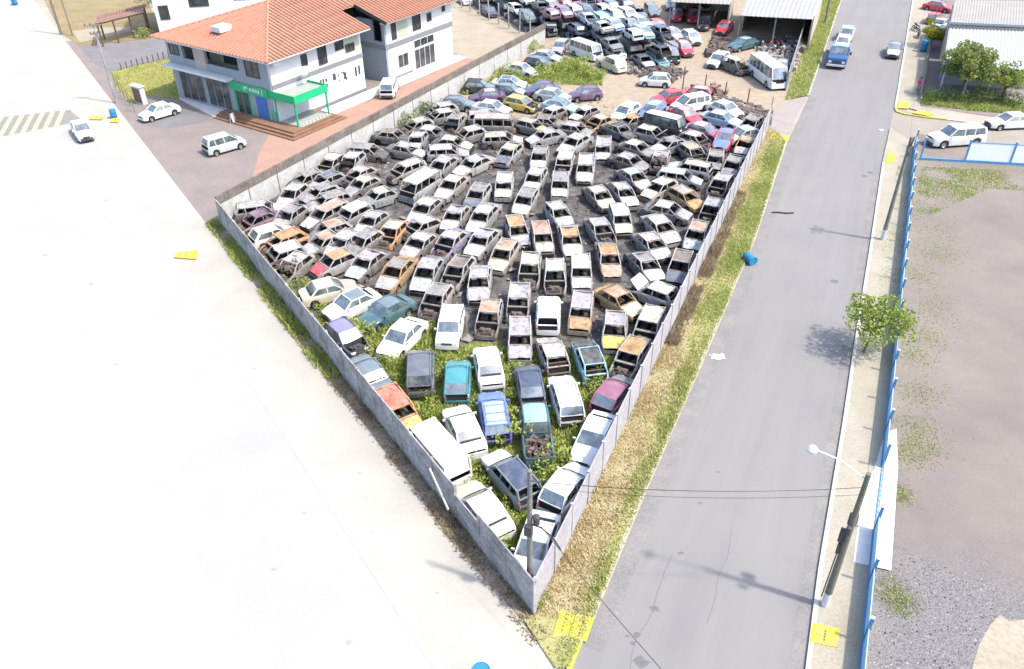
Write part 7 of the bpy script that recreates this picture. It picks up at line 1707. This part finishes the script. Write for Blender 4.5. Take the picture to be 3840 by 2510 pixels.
# ------------------------------------------------------------------ flatbed truck carrying cars, down the road
rd = Vector((-.41, -.912)); ha = math.degrees(math.atan2(rd.y, rd.x))
tp = Vector((36.13,89.08)) - rd * 3.6
t = thing('flatbed_truck', 'blue flatbed tow truck with a white car on its bed', 'truck', (tp.x, tp.y, 0), math.radians(ha))
def P(nm, mat, fn, par=None, smooth=False, **k):
    mb = MB(); fn(mb); return mb.obj(nm, mat, par or t, smooth, **k)
BL = (.012, .065, .18)
def cab(mb):
    sec = [(3.55, .95, .55, 1.0), (3.5, 1.0, .5, 1.25), (2.75, 1.02, .5, 1.38), (2.35, 1.02, .5, 1.45), (1.3, 1.02, .5, 1.5), (1.2, 1.02, .5, 1.5)]
    rows = [[Vector((x, -w, b)), Vector((x, -w, h - .08)), Vector((x, -w * .93, h)), Vector((x, w * .93, h)), Vector((x, w, h - .08)), Vector((x, w, b))] for x, w, b, h in sec]; mb.grid(rows); mb.face(rows[0]); mb.face(rows[-1])
    for s in (1, -1):
        mb.beam((2.45, s * .96, 1.44), (2.0, s * .86, 2.12), .08, .08, (1, 0, 0)); mb.beam((1.26, s * .97, 1.48), (1.3, s * .86, 2.12), .08, .12, (1, 0, 0)); mb.beam((2.0, s * .87, 2.1), (1.3, s * .87, 2.1), .07, .07)
P('cab', 'tinted_metal', cab, col=(*BL, 1))
P('cab_roof', 'tinted_metal', lambda mb: mb.grid([[Vector((x, y, 2.16 - .05 * abs(y) + dz)) for y in (-.9, -.4, 0, .4, .9)] for x, dz in ((2.02, 0), (1.65, .03), (1.25, 0))]), smooth=True, col=(.12, .26, .42, 1))
P('windscreen', 'glass', lambda mb: mb.grid([[Vector((2.43, y * .92, 1.46)), Vector((2.02, y * .84, 2.1))] for y in (-1, -.4, .4, 1)]))
for s in (1, -1):
    P('side_window', 'glass', lambda mb: mb.face([(2.35, s * .95, 1.48), (1.34, s * .96, 1.5), (1.36, s * .86, 2.1), (1.96, s * .86, 2.1)]))
    P('headlight', 'light_clear', lambda mb: mb.box((3.55, s * .7, .85), (.06, .3, .2)))
    P('mirror', 'trim', lambda mb: mb.box((2.45, s * 1.22, 1.6), (.1, .2, .32)))
P('grille', 'trim', lambda mb: mb.box((3.56, 0, .85), (.05, .9, .26)))
P('bumper', 'frame_white', lambda mb: mb.box((3.62, 0, .5), (.14, 1.95, .2)))
P('bed', 'steel', lambda mb: (mb.box((-1.5, 0, .95), (5.0, 2.1, .12)), mb.box((-1.5, 0, .75), (4.8, .9, .3))))
P('headboard', 'tinted_metal', lambda mb: (mb.box((1.02, 0, 1.35), (.1, 2.1, .7)), mb.box((1.02, 0, 1.8), (.14, 1.6, .14))), col=(.55, .2, .12, 1))
P('warning_light', 'yellow_paint', lambda mb: mb.box((1.05, 0, 1.93), (.2, 1.1, .12)))
mb = MB(); mb.lathe([(0, -.14), (.25, -.14), (.42, -.12), (.44, 0), (.42, .12), (.25, .14), (0, .14)], (0, 0, 0), 'y', 16); wm = mb.mesh('wheel', 'tyre', True)
mb = MB(); mb.lathe([(0, -.15), (.2, -.15), (.24, -.141)], (0, 0, 0), 'y', 12); mb.lathe([(0, .15), (.2, .15), (.24, .141)], (0, 0, 0), 'y', 12); rm = mb.mesh('rim', 'rim')
for x in (2.75, -2.2):
    for s in (1, -1): o = link('wheel', wm, t, (x, s * .85, .44)); link('rim', rm, o)
q = tp - rd * 1.3
car(q.x, q.y, 1.03, ha, 0, 1, 'hatch', 'i', 'white', 'white', 'white', '', 'cars and vans outside the yard', 'white hatchback riding on the blue tow truck bed')
q = tp - rd * 9.8
car(q.x, q.y, 0, ha, 0, 1, 'pickup', 'i', 'silver', 'silver', 'grey', '', 'cars and vans outside the yard', 'silver pickup right behind the tow truck')

# motorbikes
mb = MB(); 
for i in range(14):
    a, b = i / 14 * 6.283, (i + 1) / 14 * 6.283; mb.tube((math.cos(a) * .27, 0, math.sin(a) * .27), (math.cos(b) * .27, 0, math.sin(b) * .27), .05, n=5, cap=False)
for i in range(6): a = i / 6 * 6.283; mb.tube((0, 0, 0), (math.cos(a) * .26, 0, math.sin(a) * .26), .012, n=3, cap=False)
MW = mb.mesh('wheel', 'tyre')
mb = MB(); mb.tube((.62, 0, .3), (.42, 0, .95), .03); mb.tube((.42, 0, .8), (-.1, 0, .55), .03); mb.tube((.3, 0, .45), (-.6, 0, .35), .03); mb.tube((-.6, 0, .3), (-.45, 0, .75), .025); mb.box((.05, 0, .45), (.34, .22, .3)); mb.tube((.1, .14, .3), (-.7, .16, .36), .035)
MF = mb.mesh('frame', 'steel')
mb = MB(); mb.tube((.4, -.34, 1.0), (.44, 0, .96), .016); mb.tube((.44, 0, .96), (.4, .34, 1.0), .016); mb.box((.52, 0, .88), (.12, .18, .16)); MH = mb.mesh('handlebar', 'trim')
mb = MB(); mb.lathe([(0, -.22), (.09, -.2), (.14, -.05), (.13, .1), (.06, .22), (0, .23)], (.2, 0, .8), 'x', 10); MT = mb.mesh('fuel_tank', 'tinted_metal', True)
mb = MB(); mb.box((-.25, 0, .78), (.62, .24, .1), 0, .8); mb.box((-.6, 0, .74), (.22, .2, .06)); MS = mb.mesh('seat', 'trim')
def motorbike(x, y, deg, label, col, group=None, lean=.12, z=0):
    t = thing('motorbike', label, 'motorbike', (x, y, z), math.radians(deg), group); t.rotation_euler = (lean, 0, math.radians(deg))
    for wx in (.66, -.62): link('wheel', MW, t, (wx, 0, .31))
    link('frame', MF, t); link('handlebar', MH, t); link('fuel_tank', MT, t, col=(*col, 1)); link('seat', MS, t)
    return t
mr = random.Random(9); bx0, by0 = Vector((30.14,95.25)), Vector((32.30,95.49))
mcol = ((.4, .03, .04), 'red'), ((.03, .03, .035), 'black'), ((.3, .31, .32), 'silver'), ((.05, .08, .25), 'blue'), ((.5, .5, .5), 'white')
c0 = Vector((32.19,96.95)); ct = {}
for r_ in range(3):
    for k in range(6):
        cc, cn = mcol[mr.randint(0, 4)]
        p = c0 + Vector((-1.9 + k * .8 + mr.uniform(-.1, .1), -1.6 + r_ * 2.0 + mr.uniform(-.15, .15)))
        motorbike(p.x, p.y, 75 + mr.uniform(-18, 18), f"{cn} scrapped motorbike, {['first', 'second', 'third', 'fourth', 'fifth', 'sixth'][k]} from left in the {['near', 'middle', 'back'][r_]} row before the shed", cc, 'scrapped motorbikes before the shed', mr.uniform(-.25, .25))
p = Vector((-7.49,95.71)); motorbike(p.x, p.y, 60, 'dark motorbike parked against the white block end wall', (.06, .06, .08))
p = Vector((50.20,100.93)); motorbike(p.x, p.y, 70, 'dark motorbike on the far right pavement by the fence', (.03, .04, .07))
p = Vector((51.15,103.85)); motorbike(p.x, p.y, 95, 'second dark motorbike just behind the first on that pavement', (.08, .02, .03))

# drums, bin, litter
def drum(label, xy, lying=False, rot=0.0, r=.33, h=.88, cat='drum', z=0.0):
    t = thing('blue_drum', label, cat, (xy[0], xy[1], z + (r if lying else 0)), rot)
    if lying: t.rotation_euler = (math.radians(90), 0, rot)
    mb = MB(); z0 = -h / 2 if lying else 0
    mb.lathe([(0, z0), (r * .93, z0), (r, z0 + .04), (r, z0 + h * .3), (r * 1.04, z0 + h * .33), (r, z0 + h * .36), (r, z0 + h * .63), (r * 1.04, z0 + h * .66), (r, z0 + h * .69), (r, z0 + h - .04), (r * .93, z0 + h)], (0, 0, 0), 'z', 20); mb.obj('shell', 'drum_blue', t, smooth=True)
    mb = MB(); mb.lathe([(r * .93, z0 + h - .001), (r * .9, z0 + h - .03), (0, z0 + h - .03)], (0, 0, 0), 'z', 20); mb.obj('lid', 'drum_blue', t)
drum('blue drum lying on the road by the left kerb', (16.29,47.58), True, math.radians(20))
drum('blue drum top standing on the avenue at the bottom edge', (-1.35,16.96), r=.36, h=.95)
drum('small dark blue bin on the yellow ramp by the avenue', (-38.91,77.55), r=.3, h=.8, cat='bin', z=.13)
drum('teal blue bin on the far pavement at the top left', ((-72.48,125.65)), r=.4, h=1.1, cat='bin', z=.1)
drum('blue bin on the far right pavement', (48.36,95.05), r=.38, h=1.3, cat='bin', z=.1)
mb = MB(); br = random.Random(3)
rows = [[Vector((i * .16 + br.uniform(-.05, .05), j * .14 + br.uniform(-.05, .05), br.uniform(.0, .28) * (1 if 0 < i < 5 and 0 < j < 3 else .1))) for j in range(4)] for i in range(6)]
mb.grid(rows); o = mb.obj('plastic_bag', 'bag_white', None, True, loc=(*(11.40,36.74), .015), label='crumpled white plastic bag on the road edge', cat='bag')
mb = MB(); rows = [[Vector((i * .16 + br.uniform(-.06, .06), j * .1, br.uniform(0, .1))) for j in range(3)] for i in range(4)]; mb.grid(rows); mb.obj('paper_scrap', 'bag_white', None, loc=(*(34.10,71.06), .015), label='white litter on the road by the side street', cat='litter')
mb = MB(); last = None
for i in range(9):
    p = Vector((i * .2, .05 * math.sin(i * .9), .05))
    if last is not None: mb.tube(last, p, .06, n=6)
    last = p
mb.obj('tyre_strip', 'rubber', None, loc=(*(19.84,54.89), .01), label='black strip of torn tyre lying on the road', cat='tyre strip', rotz=-.1)

# ------------------------------------------------------------------ cyclist on the far pavement
cp = (41.56,80.50)
bk_ = thing('bicycle', 'bicycle ridden by the person in pink', 'bicycle', (*cp, .1), math.radians(ha + 8))
mb = MB()
for i in range(18):
    a, b = i / 18 * 6.283, (i + 1) / 18 * 6.283; mb.tube((math.cos(a) * .33, 0, math.sin(a) * .33), (math.cos(b) * .33, 0, math.sin(b) * .33), .022, n=5, cap=False)
for i in range(8): a = i / 8 * 6.283; mb.tube((0, 0, 0), (math.cos(a) * .32, 0, math.sin(a) * .32), .004, n=3, cap=False)
cwm = mb.mesh('wheel', 'tyre')
for x in (.52, -.52): link('wheel', cwm, bk_, (x, 0, .35))
mb = MB()
for a, b in (((-.52, 0, .35), (-.16, 0, .82)), ((-.52, 0, .35), (-.05, 0, .3)), ((-.05, 0, .3), (-.2, 0, .88)), ((-.05, 0, .3), (.36, 0, .72)), ((-.16, 0, .8), (.34, 0, .82)), ((.34, 0, .9), (.52, 0, .35))): mb.tube(a, b, .018)
mb.obj('frame', 'steel', bk_)
mb = MB(); mb.tube((.33, -.28, 1.0), (.36, 0, .96), .014); mb.tube((.36, 0, .96), (.33, .28, 1.0), .014); mb.tube((.35, 0, .88), (.36, 0, .96), .016); mb.obj('handlebar', 'trim', bk_)
mb = MB(); mb.box((-.21, 0, .92), (.26, .15, .06), 0, .8); mb.obj('saddle', 'trim', bk_)
pe = thing('person', 'person in pink top and pale shorts riding the bicycle on the pavement', 'person', (*cp, .1), math.radians(ha + 8))
def skin_mesh(name, verts, edges, radii, mat, parent, sub=2, root=0):
    me = bpy.data.meshes.new(name); me.from_pydata(verts, edges, []); me.materials.append(MATS[mat])
    o = link(name, me, parent); md = o.modifiers.new('skin', 'SKIN')
    for i, r in enumerate(radii): me.skin_vertices[0].data[i].radius = (r, r); me.skin_vertices[0].data[i].use_root = i == root
    s2 = o.modifiers.new('subdivision', 'SUBSURF'); s2.levels = sub; s2.render_levels = sub
    return o
V = [(-.2, 0, .98), (-.14, 0, 1.2), (-.06, 0, 1.42), (-.03, 0, 1.52), (0, 0, 1.62), (.01, 0, 1.72),
     (-.05, .17, 1.42), (.08, .24, 1.2), (.3, .25, 1.03), (-.05, -.17, 1.42), (.08, -.24, 1.2), (.3, -.25, 1.03),
     (-.18, .1, .96), (.16, .12, .82), (.05, .12, .42), (.16, .12, .36), (-.18, -.1, .96), (.2, -.12, .66), (-.02, -.12, .26), (.1, -.12, .2)]
E_ = [(0, 1), (1, 2), (2, 3), (3, 4), (4, 5), (2, 6), (6, 7), (7, 8), (2, 9), (9, 10), (10, 11), (0, 12), (12, 13), (13, 14), (14, 15), (0, 16), (16, 17), (17, 18), (18, 19)]
R_ = [.14, .13, .14, .06, .1, .09, .07, .05, .035, .07, .05, .035, .1, .075, .05, .04, .1, .075, .05, .04]
skin_mesh('body', V, E_, R_, 'skin', pe)
skin_mesh('shirt', [(-.19, 0, 1.02), (-.14, 0, 1.2), (-.06, 0, 1.40), (-.05, .18, 1.41), (.04, .23, 1.27), (-.05, -.18, 1.41), (.04, -.23, 1.27)], [(0, 1), (1, 2), (2, 3), (3, 4), (2, 5), (5, 6)], [.165, .15, .16, .09, .07, .09, .07], 'pink_cloth', pe)
skin_mesh('shorts', [(-.2, 0, .98), (-.18, .1, .96), (.08, .12, .86), (-.18, -.1, .96), (.1, -.12, .76)], [(0, 1), (1, 2), (0, 3), (3, 4)], [.15, .12, .095, .12, .095], 'shorts_blue', pe)
mb = MB(); mb.lathe([(0, .09), (.07, .075), (.105, .02), (.1, -.06), (.0, -.07)], (-.012, 0, 1.70), 'z', 12); mb.obj('hair', 'hair', pe, smooth=True)
mb = MB(); mb.tube((.1, 0, 1.63), (.125, 0, 1.62), .018, .008); mb.obj('nose', 'skin', pe)
